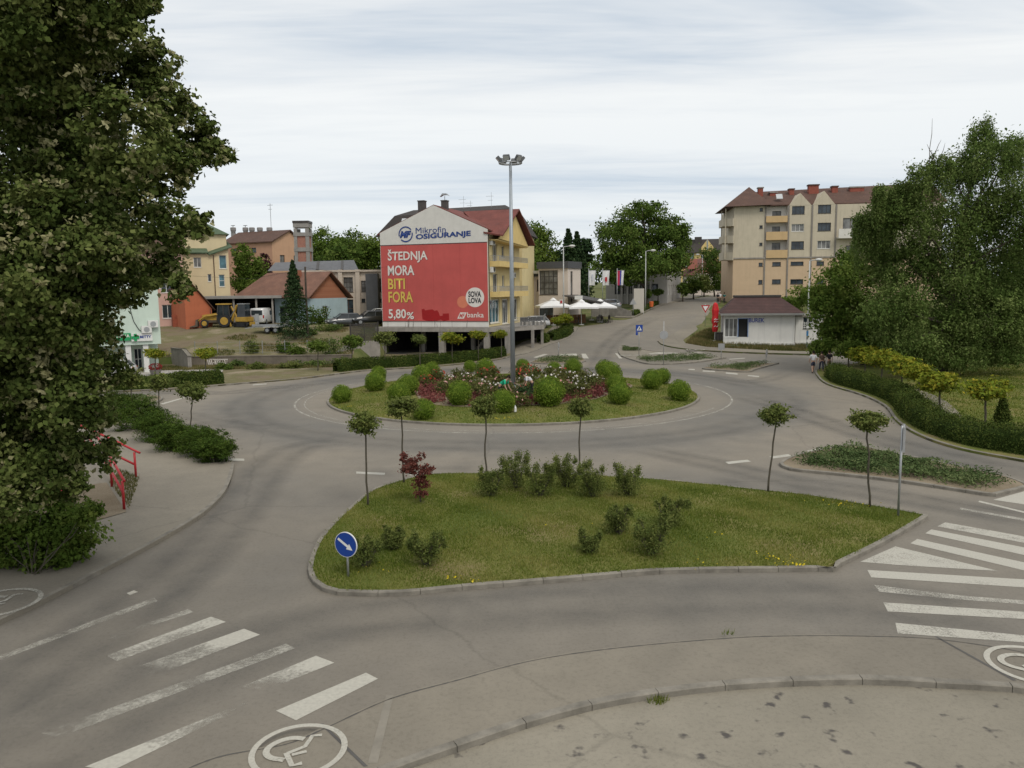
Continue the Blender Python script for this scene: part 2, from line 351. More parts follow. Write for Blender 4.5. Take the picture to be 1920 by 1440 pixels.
def drape(name, P, mat, dz, step=2.0, zf=None, skirt=0.0):
    P = [tuple(p[:2]) for p in P]; A = np.array(P)
    gx = np.arange(A[:, 0].min(), A[:, 0].max(), step); gy = np.arange(A[:, 1].min(), A[:, 1].max(), step)
    X, Y = np.meshgrid(gx, gy); X = X.ravel() + .01; Y = Y.ravel() + .013
    ins = inpoly(A, X, Y)
    try: 
        I = np.array(inset(P, step * .35)); ins &= inpoly(I, X, Y)
    except Exception: pass
    vs = [Vector(p) for p in P] + [Vector((a, b)) for a, b in zip(X[ins], Y[ins])]
    n = len(P); es = [(i, (i + 1) % n) for i in range(n)]
    r = delaunay_2d_cdt(vs, es, [], 1, 1e-4)
    V = [(v.x, v.y, (zf(v.x, v.y) if zf else 0) + ztf(v.x, v.y) + dz) for v in r[0]]
    Fs = [tuple(f) if area([V[i] for i in f]) > 0 else tuple(f)[::-1] for f in r[2]]
    if skirt:
        b = len(V); V += [(p[0], p[1], ztf(*p) + dz - skirt) for p in P]; T = [(p[0], p[1], ztf(*p) + dz + (zf(*p) if zf else 0)) for p in P]
        c = len(V); V += T; s = area(P) > 0
        for i in range(n):
            q = (b + i, b + (i + 1) % n, c + (i + 1) % n, c + i); Fs.append(q if s else q[::-1])
    me = bpy.data.meshes.new(name); me.from_pydata(V, [], Fs); me.materials.append(mat); me.update()
    o = bpy.data.objects.new(name, me); COL.objects.link(o); return o
def kerb(parent, P, closed=True, w=.14, h=.12, ln=1.0, inward=1):
    """separate kerbstones laid along a path; inward = +1 when the raised ground lies left of the path direction"""
    p = [Vector((a[0], a[1], 0)) for a in P]
    if closed: p.append(p[0])
    cum = [0]
    for a, b in zip(p, p[1:]): cum.append(cum[-1] + (b - a).length)
    T = cum[-1]; n = max(1, round(T / ln)); cumA = np.array(cum); xs = np.array([q.x for q in p]); ys = np.array([q.y for q in p])
    def P_at(s): return Vector((np.interp(s, cumA, xs), np.interp(s, cumA, ys), 0))
    for i in range(n):
        s0 = T * i / n + .006; s1 = T * (i + 1) / n - .006; mb = MB(); pts = []
        kk = 2; up = random.uniform(-.006, .006)
        for j in range(kk + 1):
            s = s0 + (s1 - s0) * j / kk; a = P_at(s); d = (P_at(min(T, s + .05)) - P_at(max(0, s - .05))).normalized(); nrm = Vector((-d.y, d.x, 0)) * inward
            z = ztf(a.x, a.y); zt_ = z + h + up
            b_ = a + nrm * w
            pts.append([(a.x, a.y, z - .06), (a.x, a.y, zt_ - .018), tuple((a + nrm * .018).to_2d()) + (zt_,), (b_.x, b_.y, zt_), (b_.x, b_.y, z - .06)])
        vs = [q for r_ in pts for q in r_]; fs = []
        for j in range(kk):
            for k in range(4): fs.append((j * 5 + k, (j + 1) * 5 + k, (j + 1) * 5 + k + 1, j * 5 + k + 1))
        fs += [(0, 1, 2, 3, 4), tuple(range(kk * 5, kk * 5 + 5))[::-1]]
        if inward > 0: fs = [f[::-1] for f in fs]
        mb.add(vs, fs); mb.build('kerbstone', M_KERB, parent)
def world(pl, dz=0.0): return [tuple(at(*p, dz).to_2d()) for p in pl]
def island(name, pl, fill, dome=.0, pts=None, h=.12, sm=5, ln=1.0):
    P = pts if pts else smooth(world(pl), sm)
    if area(P) < 0: P = P[::-1]
    I = [q for q in inset(P, .135) if min(math.hypot(q[0] - a, q[1] - b) for a, b in P) > .1]; ok = inpoly(np.array(P), np.array([q[0] for q in I]), np.array([q[1] for q in I])); I = [q for q, k in zip(I, ok) if k]
    def zf(x, y):
        if not dome: return 0
        d = min(math.hypot(x - a, y - b) for a, b in I[::2]); return dome * (1 - math.exp(-d / 2.5)) + .03 * math.sin(x * 1.3) * math.sin(y * 1.7) * min(1, d)
    o = struct(drape(name, I, fill, h - .025, 1.0, zf, skirt=.1))
    kerb(o, P, True, h=h, ln=ln); o['_poly'] = 0
    return o, I, zf
M_BL = leafm('grass_blades', (.085, .128, .020), (.158, .195, .036), (.30, .275, .09), .4, .7)
def grass(name, P, n, h, mat, dz, zf=None, keep=None, lean=.6, w=.012):
    A = np.array(P); m = int(n * 2.5)
    X = RNG.uniform(A[:, 0].min(), A[:, 0].max(), m); Y = RNG.uniform(A[:, 1].min(), A[:, 1].max(), m)
    k = inpoly(A, X, Y)
    if keep is not None: k &= keep(X, Y)
    X, Y = X[k][:n], Y[k][:n]; n = len(X)
    Z = zt(X, Y) + dz + (np.array([zf(a, b) for a, b in zip(X, Y)]) if zf else 0)
    hh = h * RNG.uniform(.45, 1.25, n); an = RNG.uniform(0, 6.283, n); la = RNG.uniform(0, 6.283, n); ll = hh * RNG.uniform(.1, lean, n); ww = w * RNG.uniform(.6, 1.5, n)
    V = np.zeros((n, 3, 3)); V[:, 0] = np.stack([X - np.cos(an) * ww, Y - np.sin(an) * ww, Z - .01], 1); V[:, 1] = np.stack([X + np.cos(an) * ww, Y + np.sin(an) * ww, Z - .01], 1)
    V[:, 2] = np.stack([X + np.cos(la) * ll, Y + np.sin(la) * ll, Z + hh], 1)
    # patches of drier and greener grass
    pt = .5 + .22 * np.sin(X * .9 + 1.3 * np.sin(Y * .55)) * np.cos(Y * .8 + np.sin(X * .4)) + .15 * np.sin(X * 2.7 + Y * 1.9)
    var = np.clip(pt + RNG.normal(0, .2, n), 0, 1)
    o = link(name, np_mesh(name, V.reshape(-1, 3), np.arange(n * 3).reshape(-1, 3), mat, var)); return stuff(o)

# --- terrain: one sheet to the horizon, the asphalt of the junction cut out of it
def axis(a, b, fine, lo, hi):
    x = [a]; 
    while x[-1] < b:
        d = 0 if a <= x[-1] < b and lo <= x[-1] <= hi else max(lo - x[-1], x[-1] - hi)
        x.append(x[-1] + fine + d * .12)
    return np.array(x)
gx = np.concatenate([-axis(80, 2600, 2, 0, 80)[::-1], np.arange(-78, 80, 2.0), axis(80, 2600, 2, 0, 80)])
gy = np.concatenate([-axis(20, 400, 2, 0, 20)[::-1], np.arange(-18, 76, 2.0), [75.9, 76.15], np.arange(77, 230, 1.5), axis(230, 3500, 2, 0, 230)])
gx = np.unique(np.concatenate([gx, [-15.2, -14.0]])); gy = np.unique(gy)
GX, GY = np.meshgrid(gx, gy); GZ = zt(GX, GY)
nx, ny = len(gx), len(gy); idx = np.arange(nx * ny).reshape(ny, nx)
Fq = np.stack([idx[:-1, :-1], idx[:-1, 1:], idx[1:, 1:], idx[1:, :-1]], -1).reshape(-1, 4)
cx = ((GX[:-1, :-1] + GX[1:, 1:]) / 2).ravel(); cy = ((GY[:-1, :-1] + GY[1:, 1:]) / 2).ravel()
isroad = (np.abs(cx) < 80) & (cy < 84) & (cy > -20) & ~((cy > 75.9) & (cx < -14))
Vg = np.stack([GX, GY, GZ], -1).reshape(-1, 3)
def sub(fm):
    f = Fq[fm]; u, inv = np.unique(f, return_inverse=True); return Vg[u], inv.reshape(-1, 4)
road = struct(link('road', np_mesh('road', *sub(isroad), M_ROAD)))
ground = struct(link('ground', np_mesh('ground', *sub(~isroad), M_FIELD)))

# --- the street climbing away
ST_L = [(959, 669), (995, 661.6), (1028, 648), (1063, 636), (1077, 625), (1085, 614), (1133, 607), (1143, 601), (1187, 597), (1239, 574), (1285, 563), (1335, 553)]
ST_R = [(1233, 641), (1262, 628), (1290, 610), (1308, 594), (1318, 580), (1341, 563), (1353, 553)]
WL = world(ST_L); WR = world(ST_R)
WL += [(WL[-1][0] + 8, WL[-1][1] + 60), (WL[-1][0] + 30, WL[-1][1] + 140)]; WR += [(WR[-1][0] + 8, WR[-1][1] + 60), (WR[-1][0] + 30, WR[-1][1] + 140)]
street = struct(drape('street', [(-3, 82.5)] + smooth(WL[1:], 4, False) + smooth(WR, 4, False)[::-1] + [(60, WR[0][1]), (60, 82.5)], M_ROAD, .035, 1.6))

# --- the round island
CX, CY, RI = .07, 53.4, 12.4
circ = [(CX + RI * math.cos(a), CY + RI * math.sin(a)) for a in np.linspace(0, 2 * math.pi, 120, endpoint=False)]
isl, islP, islZ0 = island('roundabout_island', None, M_LAWN, 0, circ)
def islz(x, y): return .42 * max(0, 1 - (math.hypot(x - CX, y - CY) / 12.3) ** 2) ** .8
me = isl.data; bpy.data.objects.remove(isl, do_unlink=False) if False else None
for v in isl.data.vertices:
    if v.co.z > .05: v.co.z += islz(v.co.x, v.co.y)
def bedr(a): return 7.6 + .7 * math.sin(3 * a + .6) + .4 * math.sin(5 * a)
grass('roundabout_grass', islP, 60000, .075, M_BL, .09, islz, lambda X, Y: np.hypot(X - CX, Y - CY) > 7.2, w=.02)

# --- near island, splitter islands
NEAR = [(577, 1073), (588, 1098), (615.5, 1113.6), (657, 1118), (754, 1118), (849, 1109), (1032, 1094), (1195, 1080), (1290, 1075), (1545.6, 1072), (1562, 1069.5), (1578, 1062), (1660, 1020.6), (1728, 981), (1740, 972), (1722, 967), (1630, 951), (1514, 932), (1440, 924), (1290, 908), (1212, 901), (1050, 893), (888, 891), (810, 892.5), (754, 904), (699, 922), (665.6, 947), (629, 980), (601.7, 1010), (585, 1041)]
nisl, nearP, nearZ = island('traffic_island_lawn', NEAR, M_LAWN, .14)
grass('island_grass', nearP, 150000, .068, M_BL, .09, nearZ)
grass('island_edge_grass', inset(nearP, -.07), 16000, .085, M_BL, .1, None, lambda X, Y: (~inpoly(np.array(inset(nearP, .22)), X, Y)) & (np.sin(X * 2.1 + 3 * np.sin(Y * 1.3)) + np.sin(X * .7) > -.2), lean=1.1)
SPL_R = [(1461, 872), (1476, 881), (1495, 885), (1570, 892), (1682, 905), (1795, 922), (1862, 933), (1862, 933), (1935, 915), (1935, 915), (1870, 893), (1700, 858), (1625, 842), (1590, 838), (1540, 846), (1490, 857)]
spr, sprP, sprZ = island('splitter_island_right', SPL_R, M_SOIL, .05)
SPL_L = [(306, 749), (294, 756), (264, 764), (238, 767), (180, 768), (120, 768), (120, 750), (222, 746), (264, 743), (298, 744)]
spl, splP, splZ = island('splitter_island_left', SPL_L, M_SOIL, .05)
BR1 = [(1169, 649), (1159, 657), (1164, 667.5), (1184, 675.5), (1212, 683), (1246, 684), (1306, 680.5), (1362, 672), (1362, 672), (1310, 667), (1262, 663.5), (1212, 658)]
br1, br1P, _ = island('splitter_island_street', BR1, M_WALK, 0)
BR2 = [(1316, 692), (1362, 696.5), (1404, 698.5), (1420, 693), (1462, 682), (1462, 682), (1437, 683), (1409, 682.5), (1344, 688)]
br2, br2P, br2Z = island('splitter_island_kiosk', BR2, M_SOIL, .04)
BR3 = [(995, 681), (1030, 683.5), (1066, 683), (1093, 680), (1098, 676), (1084, 670), (1051, 669), (1016, 673)]
br3, br3P, br3Z = island('splitter_island_deck', BR3, M_SOIL, .04)

# --- pavements
def pavement(name, edge, back, mat, h=.12, inward=1, edgek=True, sm=4, ln=1.2, dzm=0):
    e = smooth(world(edge), sm, False); P = e + back
    o = struct(drape(name, P, mat, h - .006, 2.0, skirt=.12 + dzm))
    if edgek: kerb(o, e, False, h=h, ln=ln, inward=inward)
    return o, e
# foreground pavement between road and car park (drops to the car park on the near side)
K_near = [(560, 1510), (736, 1440), (887, 1388), (1002, 1350), (1152, 1312), (1358, 1284), (1595, 1273), (1754, 1279), (1920, 1289), (2060, 1312)]
K_far = [(2100, 1262), (1920, 1217), (1754, 1192), (1620, 1186), (1477, 1185.5), (1358, 1190), (1152, 1208), (990, 1232), (847, 1269), (724, 1303), (602, 1357), (530, 1386), (400, 1411), (260, 1470)]
kn = smooth(world(K_near, .12), 5, False); kf = smooth(world(K_far, .12), 5, False)
fp = struct(drape('pavement_front', inset(kn + kf, .1), M_WALK, .114, 1.0, skirt=.1)); kerb(fp, kn, False, h=.125, ln=1.25, w=.16)
lotP = [(p[0] * 1.0, p[1] - .0) for p in kn] + [(kn[-1][0] + 6, kn[-1][1] - 3), (14, 2), (-12, 2), (kn[0][0] - 3, kn[0][1] - 2)]
carpark = struct(drape('car_park', lotP, M_LOT, .004, 2.0))
def seam(parent, e_, w, dz):
    V = []
    for i, q in enumerate(e_):
        d = (Vector(e_[min(i + 1, len(e_) - 1)]) - Vector(e_[max(i - 1, 0)])).normalized(); k = w * random.uniform(.4, 1.3)
        for s_ in (-1, 1): V.append((q[0] - d.y * s_ * k, q[1] + d.x * s_ * k, ztf(*q) + dz))
    mb = MB(); mb.add(V, [(2 * i + 1, 2 * i, 2 * i + 2, 2 * i + 3)[::-1] for i in range(len(e_) - 1)]); mb.build('joint_seam', pm('seam_dark', (.09, .085, .08), .9, .2, 2), parent)
seam(fp, smooth(inset(kn + kf, .16)[len(kn) + 2:-2], 3, False), .016, .119)
# left pavement with the railing
K_left = [(440, 872), (436, 893), (421, 928), (383, 966), (325, 1003), (250, 1045), (167, 1088), (90, 1128), (0, 1172), (-140, 1235)]
lp, lpe = pavement('pavement_left', K_left, world([(-500, 1200), (-500, 700), (0, 740), (190, 757), (300, 800), (400, 850)]), M_WALK, inward=-1)
# right: hedge, footpath, park lawn
K_right = [(1548, 688), (1530, 695), (1531, 705), (1551, 722), (1615, 742), (1658, 763), (1679, 790), (1720, 817), (1795, 843), (1920, 867), (2100, 896)]
wr = world(K_right)
pk = struct(drape('park_lawn', smooth(wr, 4, False) + [(wr[-1][0] + 25, wr[-1][1] + 8), (78, 60), (78, 80), (48, 80)], M_LAWN, .10, 2.0, skirt=.1))
kerb(pk, smooth(wr, 4, False), False, inward=1, ln=1.3)
struct(drape('footpath', smooth(world([(1640, 712), (1690, 726), (1735, 738), (1775, 757), (1812, 790), (1850, 805), (1930, 822), (2080, 850), (2080, 880), (1930, 848), (1850, 832), (1790, 810), (1740, 772), (1690, 745), (1640, 727)]), 4), M_WALK, .125, 1.5))
# far side pavements
K_back = [(60, 741), (233, 735), (337, 730), (427, 722.5), (556, 712), (633, 702.5), (694.6, 695.5), (788, 690), (860, 684), (922, 677), (957, 669.5)]
kb = smooth(world(K_back), 4, False)
bp1 = struct(drape('pavement_back', kb + [(kb[-1][0] + .2, 88), (-14, 88), (-15.3, 75.95), (-27, 75.95), (-60, 76)], M_DIRT, .10, 2.0, skirt=.1)); kerb(bp1, kb, False, inward=1, ln=1.2)
def strip(name, edge, w, mat, dz, side=1):
    e = smooth(edge, 3, False); o = []
    for i, q in enumerate(e):
        d = (Vector(e[min(i + 1, len(e) - 1)]) - Vector(e[max(i - 1, 0)])).normalized(); n_ = Vector((-d.y, d.x)) * side * w
        o.append((q[0] + n_.x, q[1] + n_.y))
    return struct(drape(name, e + o[::-1], mat, dz, 1.2, skirt=.12))
kw = world([(1, 668), (233, 735), (337, 730), (427, 722.5)]); 
struct(drape('pharmacy_forecourt', world([(60, 738), (233, 732), (337, 727), (400, 722)]) + [(-27.5, 75.8), (-60, 75.8)], pm('forecourt_concrete', (.34, .32, .29), .9, .2, 1), .125, 2.0))
bp2 = strip('pavement_deck', [(p[0] - .05, p[1]) for p in WL[:6]], 3.2, M_WALK, .12, 1)
kerb(bp2, smooth(WL[:6], 4, False), False, inward=1, ln=1.3)
K_kiosk = [(1233, 641), (1242, 648), (1269, 654), (1325, 659.5), (1460, 665), (1545, 667), (1640, 668)]
wk = smooth(world(K_kiosk), 4, False)
kp = struct(drape('kiosk_ground', wk + [(60, 84), (60, 100), (34, 100), (29, 112)] + [tuple(p) for p in WR[1:6]][::-1], M_FIELD, .13, 1.6, skirt=.2)); kerb(kp, wk, False, inward=1, ln=1.4)
def between(a, b, t): return (a[0] + (b[0] - a[0]) * t, a[1] + (b[1] - a[1]) * t)
struct(drape('pavement_kiosk', smooth(world(K_kiosk[:2]), 3, False)[:1] + wk[1:] + world([(1640, 664), (1460, 660.5), (1325, 653), (1285, 646), (1281, 640), (1306, 622), (1321, 602), (1330, 588), (1350, 568)]) + [tuple(p) for p in WR[1:6]][::-1], M_WALK, .16, 1.6))
strip('pavement_street', WL[8:12], 2.6, M_WALK, .15, 1)
dirt = struct(drape('dirt_lot', [(-62, 76.3), (-15.4, 76.3), (-15.4, 100), (-62, 104)], M_DIRT, .03, 1.5))

# --- painted markings (sheets just above the asphalt, parts of the road)
def mark(name, pl, mat, dz=.006, parent=None, pts=None):
    P = pts if pts else world(pl, dz)
    if area(P) < 0: P = P[::-1]
    o = drape(name, P, mat, dz, 2.5); o.parent = parent or road; return o
c4 = lambda l: [(x * .375, 1040 + y * .375) for x, y in l]
c3 = lambda l: [(1420 + x * .375, 700 + y * .375) for x, y in l]
def stripe(q, c0, c1, dz=.006):
    """one painted bar, worn unevenly from its right end (cover c0) to its left end (c1)"""
    a, b, c, d = [Vector(p) for p in world(q, dz)]; n = 24; V = []; al = []
    for i in range(n + 1):
        t_ = i / n; p = a.lerp(d, t_); r_ = b.lerp(c, t_)
        for k in range(4): v = p.lerp(r_, k / 3); V.append((v.x, v.y, ztf(v.x, v.y) + dz)); al.append(c0 + (c1 - c0) * t_)
    mb = MB(); f = [(i * 4 + k, i * 4 + k + 1, (i + 1) * 4 + k + 1, (i + 1) * 4 + k) for i in range(n) for k in range(3)]
    e1, e2 = Vector(V[1]) - Vector(V[0]), Vector(V[4]) - Vector(V[0])
    if e1.cross(e2).z < 0: f = [x[::-1] for x in f]
    mb.add(V, f); o = mb.build('crossing_stripe', M_STRIPE, road); at_ = o.data.attributes.new('cover', 'FLOAT', 'POINT'); at_.data.foreach_set('value', al)
for l, c0, c1_ in (([(770, 215), (790, 232), (-400, 678), (-400, 655)], .52, .46), ([(940, 272), (967, 287), (565, 418), (550, 405)], .55, .12), ([(1055, 310), (1130, 336), (585, 532), (530, 505)], .95, .42),
                   ([(1220, 370), (1300, 400), (760, 612), (640, 575)], 1.0, .16), ([(1430, 445), (1475, 468), (300, 912), (200, 895)], .58, .34), ([(1580, 505), (1672, 540), (1310, 686), (1180, 672)], 1.0, .05),
                   ([(1830, 590), (1890, 620), (1480, 828), (1380, 780)], .86, 1.15), ([(1290, 712), (1250, 750), (560, 1080), (425, 1060)], .12, 1.1), ([(670, 178), (690, 186), (650, 202), (634, 192)], .6, .6)):
    stripe(c4(l), c0, c1_)
def ext(l):   # carry a stripe on past the picture's edge
    return l
M_PAINTR = paintm('zebra_paint', .9); M_PAINTRW = paintm('worn_zebra_paint', .74)
for l, m in (([(940, 745), (1333, 815), (1620, 866), (1620, 902), (1333, 847), (900, 765)], M_PAINTW), ([(870, 780), (1333, 870), (1620, 925), (1620, 968), (1333, 908), (840, 800)], M_PAINT),
             ([(800, 828), (1333, 945), (1620, 1008), (1620, 1050), (1333, 985), (765, 850)], M_PAINT), ([(690, 865), (1205, 988), (700, 958), (515, 942)], M_PAINTW),
             ([(550, 983), (1333, 1030), (1640, 1048), (1640, 1092), (1333, 1070), (570, 1020)], M_PAINT), ([(585, 1058), (1030, 1112), (1333, 1135), (1333, 1155), (1030, 1132), (610, 1092)], M_PAINTF),
             ([(630, 1145), (1333, 1192), (1640, 1212), (1640, 1250), (1333, 1228), (652, 1190)], M_PAINTW), ([(690, 1247), (1333, 1310), (1640, 1340), (1640, 1376), (1333, 1345), (702, 1300)], M_PAINTW),
             ([(1110, 636), (1333, 690), (1640, 760), (1640, 768), (1333, 698), (1105, 643)], M_PAINTW), ([(1015, 672), (1333, 725), (1640, 775), (1640, 785), (1333, 737), (1012, 680)], M_PAINTF),
             ([(1180, 632), (1333, 590), (1500, 620), (1500, 668), (1333, 655)], M_PAINT)):
    mark('crossing_stripe', c3(l), {M_PAINT: M_PAINTR, M_PAINTW: M_PAINTRW}.get(m, m))
for a in ([(425, 859), (458, 860), (458, 864), (425, 864)], [(668, 884), (722, 886.5), (721, 890.5), (668, 888)], [(1360, 866), (1401, 862), (1409, 865.5), (1366, 870)], [(1443, 856), (1478, 851.5), (1484, 855), (1450, 859.5)],
          [(1512, 845), (1545, 839), (1552, 842), (1522, 848)], [(770, 886), (806, 889), (800, 893), (768, 891)], [(1318, 694.5), (1340, 695.5), (1341, 697.5), (1317, 696.5)], [(1361, 698), (1383, 700), (1383, 702.5), (1361, 700.5)], [(1402, 703), (1424, 705), (1422, 707), (1402, 705)], [(1292, 691.5), (1303, 692), (1302, 694), (1290, 693)],
          [(1090, 663), (1098, 663), (1104, 672), (1093, 672)], [(1153, 662), (1157, 662), (1167, 672), (1161, 672)], [(1000, 670), (1022, 663), (1030, 663), (1008, 671)], [(1366, 673), (1395, 671), (1398, 672), (1369, 674)], [(248, 768), (275, 767), (275, 769.5), (248, 771)], [(300, 757), (352, 743), (354, 744), (306, 758)], [(474, 721), (500, 719), (500, 720.5), (474, 722.5)],
          [(1050, 663.5), (1080, 662), (1084, 668.5), (1048, 668.5)], [(1168, 724), (1190, 721), (1192, 723), (1170, 726)]):
    mark('lane_marking', a, M_PAINT)
# stop line bits on the street island crossing
for a in ([(1216, 663), (1252, 661), (1254, 662.5), (1220, 664.5)], [(1222, 660.5), (1270, 661.5), (1272, 663), (1240, 662.5)]): mark('crossing_stripe', a, M_PAINT, .135, br1)
for a in ([(1250, 656), (1300, 661.5), (1322, 661.5), (1278, 656.5)],): mark('crossing_stripe', a, M_PAINT)
def ring(r0, r1, mat, a0=0, a1=2 * math.pi, name='lane_line', n=140):
    th = np.linspace(a0, a1, n); V = [(CX + r * math.cos(a), CY + r * math.sin(a), .006) for a in th for r in (r0, r1)]
    mb = MB(); mb.add(V, [(2 * i, 2 * i + 1, 2 * i + 3, 2 * i + 2) for i in range(n - 1)]); mb.build(name, mat, road)
ring(14.33, 14.45, M_PAINTF); ring(13.75, 13.83, paintm('ghost_road_paint', .36), R(130), R(330))
ring(14.33, 14.46, M_PAINT, R(-72), R(-69), n=5)
# wheelchair symbols on the dropped kerbs
_k5 = lambda l: [(400 + x * .3958, 1140 + y * .3958) for x, y in l]
_wc = at(560, 1406, .122)
_WST = [([(w[0] - _wc.x, w[1] - _wc.y) for w in world(_k5(l), .122)], wd) for l, wd in (([(515, 602), (470, 606), (435, 656), (350, 690)], .075), ([(442, 680), (372, 697)], .07), ([(345, 688), (372, 748), (420, 736)], .085), ([(432, 622), (380, 617), (320, 630), (268, 658), (250, 688), (272, 711), (335, 722)], .105))]
def wheelchair(cpx, rot, s, parent=None, dz=.122, mat=None):
    c = at(*cpx, dz); mb = MB(); cnt = [0]
    def sweep(pts, w, closed=False):
        L_ = []; R_ = []; n = len(pts); z = ztf(c.x, c.y) + dz + .004 + .0012 * cnt[0]; cnt[0] += 1
        for i, p in enumerate(pts):
            a = Vector(pts[(i - 1) % n] if closed else pts[max(0, i - 1)]); b = Vector(pts[(i + 1) % n] if closed else pts[min(n - 1, i + 1)]); d = (b - a).normalized(); n_ = Vector((-d.y, d.x)) * w / 2
            for q, Q in ((Vector(p) + n_, L_), (Vector(p) - n_, R_)): Q.append((c.x + s * (q.x * math.cos(rot) - q.y * math.sin(rot)), c.y + s * (q.x * math.sin(rot) + q.y * math.cos(rot)), z))
        m_ = n if closed else n - 1; mb.add(L_ + R_, [(i, (i + 1) % n, n + (i + 1) % n, n + i)[::-1] for i in range(m_)])
    sweep([(.70 * math.cos(a), .70 * math.sin(a)) for a in np.linspace(0, 2 * math.pi, 44, endpoint=False)], .095, True)
    for pts, w in _WST: sweep(smooth(pts, 4, False) if len(pts) > 5 else pts, w)
    return mb.build('wheelchair_symbol', mat or M_PAINTR, parent or road)
wheelchair((560, 1406), 0, 1.0, fp); wheelchair((1940, 1247), R(-25), 1.1, fp); wheelchair((-2, 1130), R(10), 1.2, lp, mat=M_PAINTW)
wheelchair((1180, 666), 0, 1.25, br1); wheelchair((1304, 655.5), 0, 1.3, kp, .17)
# seams of the ramp slabs on the foreground pavement
for a, m in (([(724, 1303), (738, 1303), (708, 1430), (690, 1430)], pm('ramp_concrete', (.225, .205, .17), .9, .2, 2)), ([(600, 1357), (606, 1356), (690, 1436), (682, 1437)], pm('seam_dark', (.09, .085, .08), .9, .2, 2)), ([(1752, 1193), (1757, 1193), (1906, 1275), (1900, 1276)], _mc['seam_dark'])):
    P = world(a, .122); o = drape('ramp_seam', P, m, .119, 3); o.parent = fp

# --- tyre-darkened lanes: thin worn films along the driving lines
def lane_mat():
    m, t, b = newmat('tyre_film'); tcn = t.nodes.new('ShaderNodeTexCoord'); a = t.nodes.new('ShaderNodeAttribute'); a.attribute_name = 'film'
    n = tex(t, 'ShaderNodeTexNoise', .7, tcn.outputs['Object'], Detail=7.0, Roughness=.7); b.inputs['Base Color'].default_value = (.085, .085, .084, 1); b.inputs['Roughness'].default_value = .8; b.inputs['Specular IOR Level'].default_value = .25
    k = t.nodes.new('ShaderNodeMath'); k.operation = 'MULTIPLY'; t.links.new(a.outputs['Fac'], k.inputs[0]); t.links.new(ramp(t, n.outputs['Fac'], [(.3, (.25, .25, .25)), (.65, (1, 1, 1))]), k.inputs[1])
    tr = t.nodes.new('ShaderNodeBsdfTransparent'); mxs = t.nodes.new('ShaderNodeMixShader'); t.links.new(k.outputs[0], mxs.inputs[0]); t.links.new(tr.outputs[0], mxs.inputs[1]); t.links.new(b.outputs[0], mxs.inputs[2]); t.links.new(mxs.outputs[0], t.nodes['Material Output'].inputs['Surface']); return m
M_FILM = lane_mat()
def film(pl, w, k=.45, pts=None):
    e_ = pts or smooth(world(pl), 6, False); n = len(e_); V = []; al = []; prof = ((-1, 0), (-.75, .5), (-.45, 1), (-.1, .45), (.1, .45), (.45, 1), (.75, .5), (1, 0))
    for i, q in enumerate(e_):
        d = (Vector(e_[min(i + 1, n - 1)]) - Vector(e_[max(i - 1, 0)])).normalized(); fade = min(1, i / 4, (n - 1 - i) / 4)
        for u_, a_ in prof: x, y = q[0] - d.y * u_ * w / 2, q[1] + d.x * u_ * w / 2; V.append((x, y, ztf(x, y) + .0035 + (.036 if y > 83 else 0))); al.append(a_ * k * fade)
    m_ = len(prof); mb = MB(); mb.add(V, [(i * m_ + j, i * m_ + j + 1, (i + 1) * m_ + j + 1, (i + 1) * m_ + j) for i in range(n - 1) for j in range(m_ - 1)]); o = mb.build('tyre_wear', M_FILM, road); a = o.data.attributes.new('film', 'FLOAT', 'POINT'); a.data.foreach_set('value', al)
film([(-160, 1420), (60, 1270), (220, 1160), (350, 1060), (440, 960), (500, 880), (560, 840), (650, 826)], 2.6, 0.31)
film([(-200, 1560), (130, 1380), (420, 1230), (640, 1165), (900, 1140), (1200, 1125), (1500, 1120), (1700, 1135), (1950, 1175)], 3.0, 0.26)
film([(1180, 838), (1330, 868), (1480, 902), (1640, 925), (1800, 952), (1990, 985)], 2.4, 0.31)
film([(1370, 738), (1470, 765), (1570, 800), (1680, 832), (1800, 862), (1990, 900)], 2.6, 0.31)
film([(600, 722), (500, 728), (420, 737), (330, 735), (200, 742), (60, 748)], 2.4, 0.28)
film([(1085, 715), (1115, 690), (1130, 665), (1150, 640), (1185, 615), (1240, 592)], 2.6, 0.25)
film([(1240, 690), (1340, 706), (1420, 715), (1500, 690)], 2.2, 0.22)
film([(520, 800), (470, 800), (400, 790), (330, 775), (250, 778)], 2.2, 0.19)
film(None, 3.0, .2, [(CX + 17.6 * math.cos(a), CY + 17.6 * math.sin(a)) for a in np.linspace(0, 2 * math.pi, 110)])
# ============================================================ VEGETATION
ORD = ['first', 'second', 'third', 'fourth', 'fifth', 'sixth', 'seventh', 'eighth', 'ninth', 'tenth', 'eleventh', 'twelfth', 'thirteenth', 'fourteenth', 'fifteenth', 'sixteenth', 'seventeenth', 'eighteenth', 'nineteenth', 'twentieth', 'twenty-first', 'twenty-second', 'twenty-third', 'twenty-fourth', 'twenty-fifth', 'twenty-sixth', 'twenty-seventh', 'twenty-eighth', 'twenty-ninth', 'thirtieth']
G_LINDEN = leafm('linden_leaves', (0.034, 0.056, 0.013), (0.08, 0.108, 0.027), (0.185, 0.205, 0.07), .16)
G_BRACT = leafm('linden_blossom', (0.15, 0.155, 0.065), (0.29, 0.28, 0.14), (0.45, 0.43, 0.25), .3)
G_DEEP = leafm('deep_green_leaves', (0.036, 0.07, 0.013), (0.078, 0.125, 0.024), (0.14, 0.18, 0.042), .22)
G_MID = leafm('mid_green_leaves', (0.05, 0.09, 0.014), (0.095, 0.148, 0.026), (0.17, 0.21, 0.045), .25)
G_OLIVE = leafm('olive_leaves', (0.06, 0.085, 0.022), (0.115, 0.145, 0.038), (0.21, 0.22, 0.068), .22)
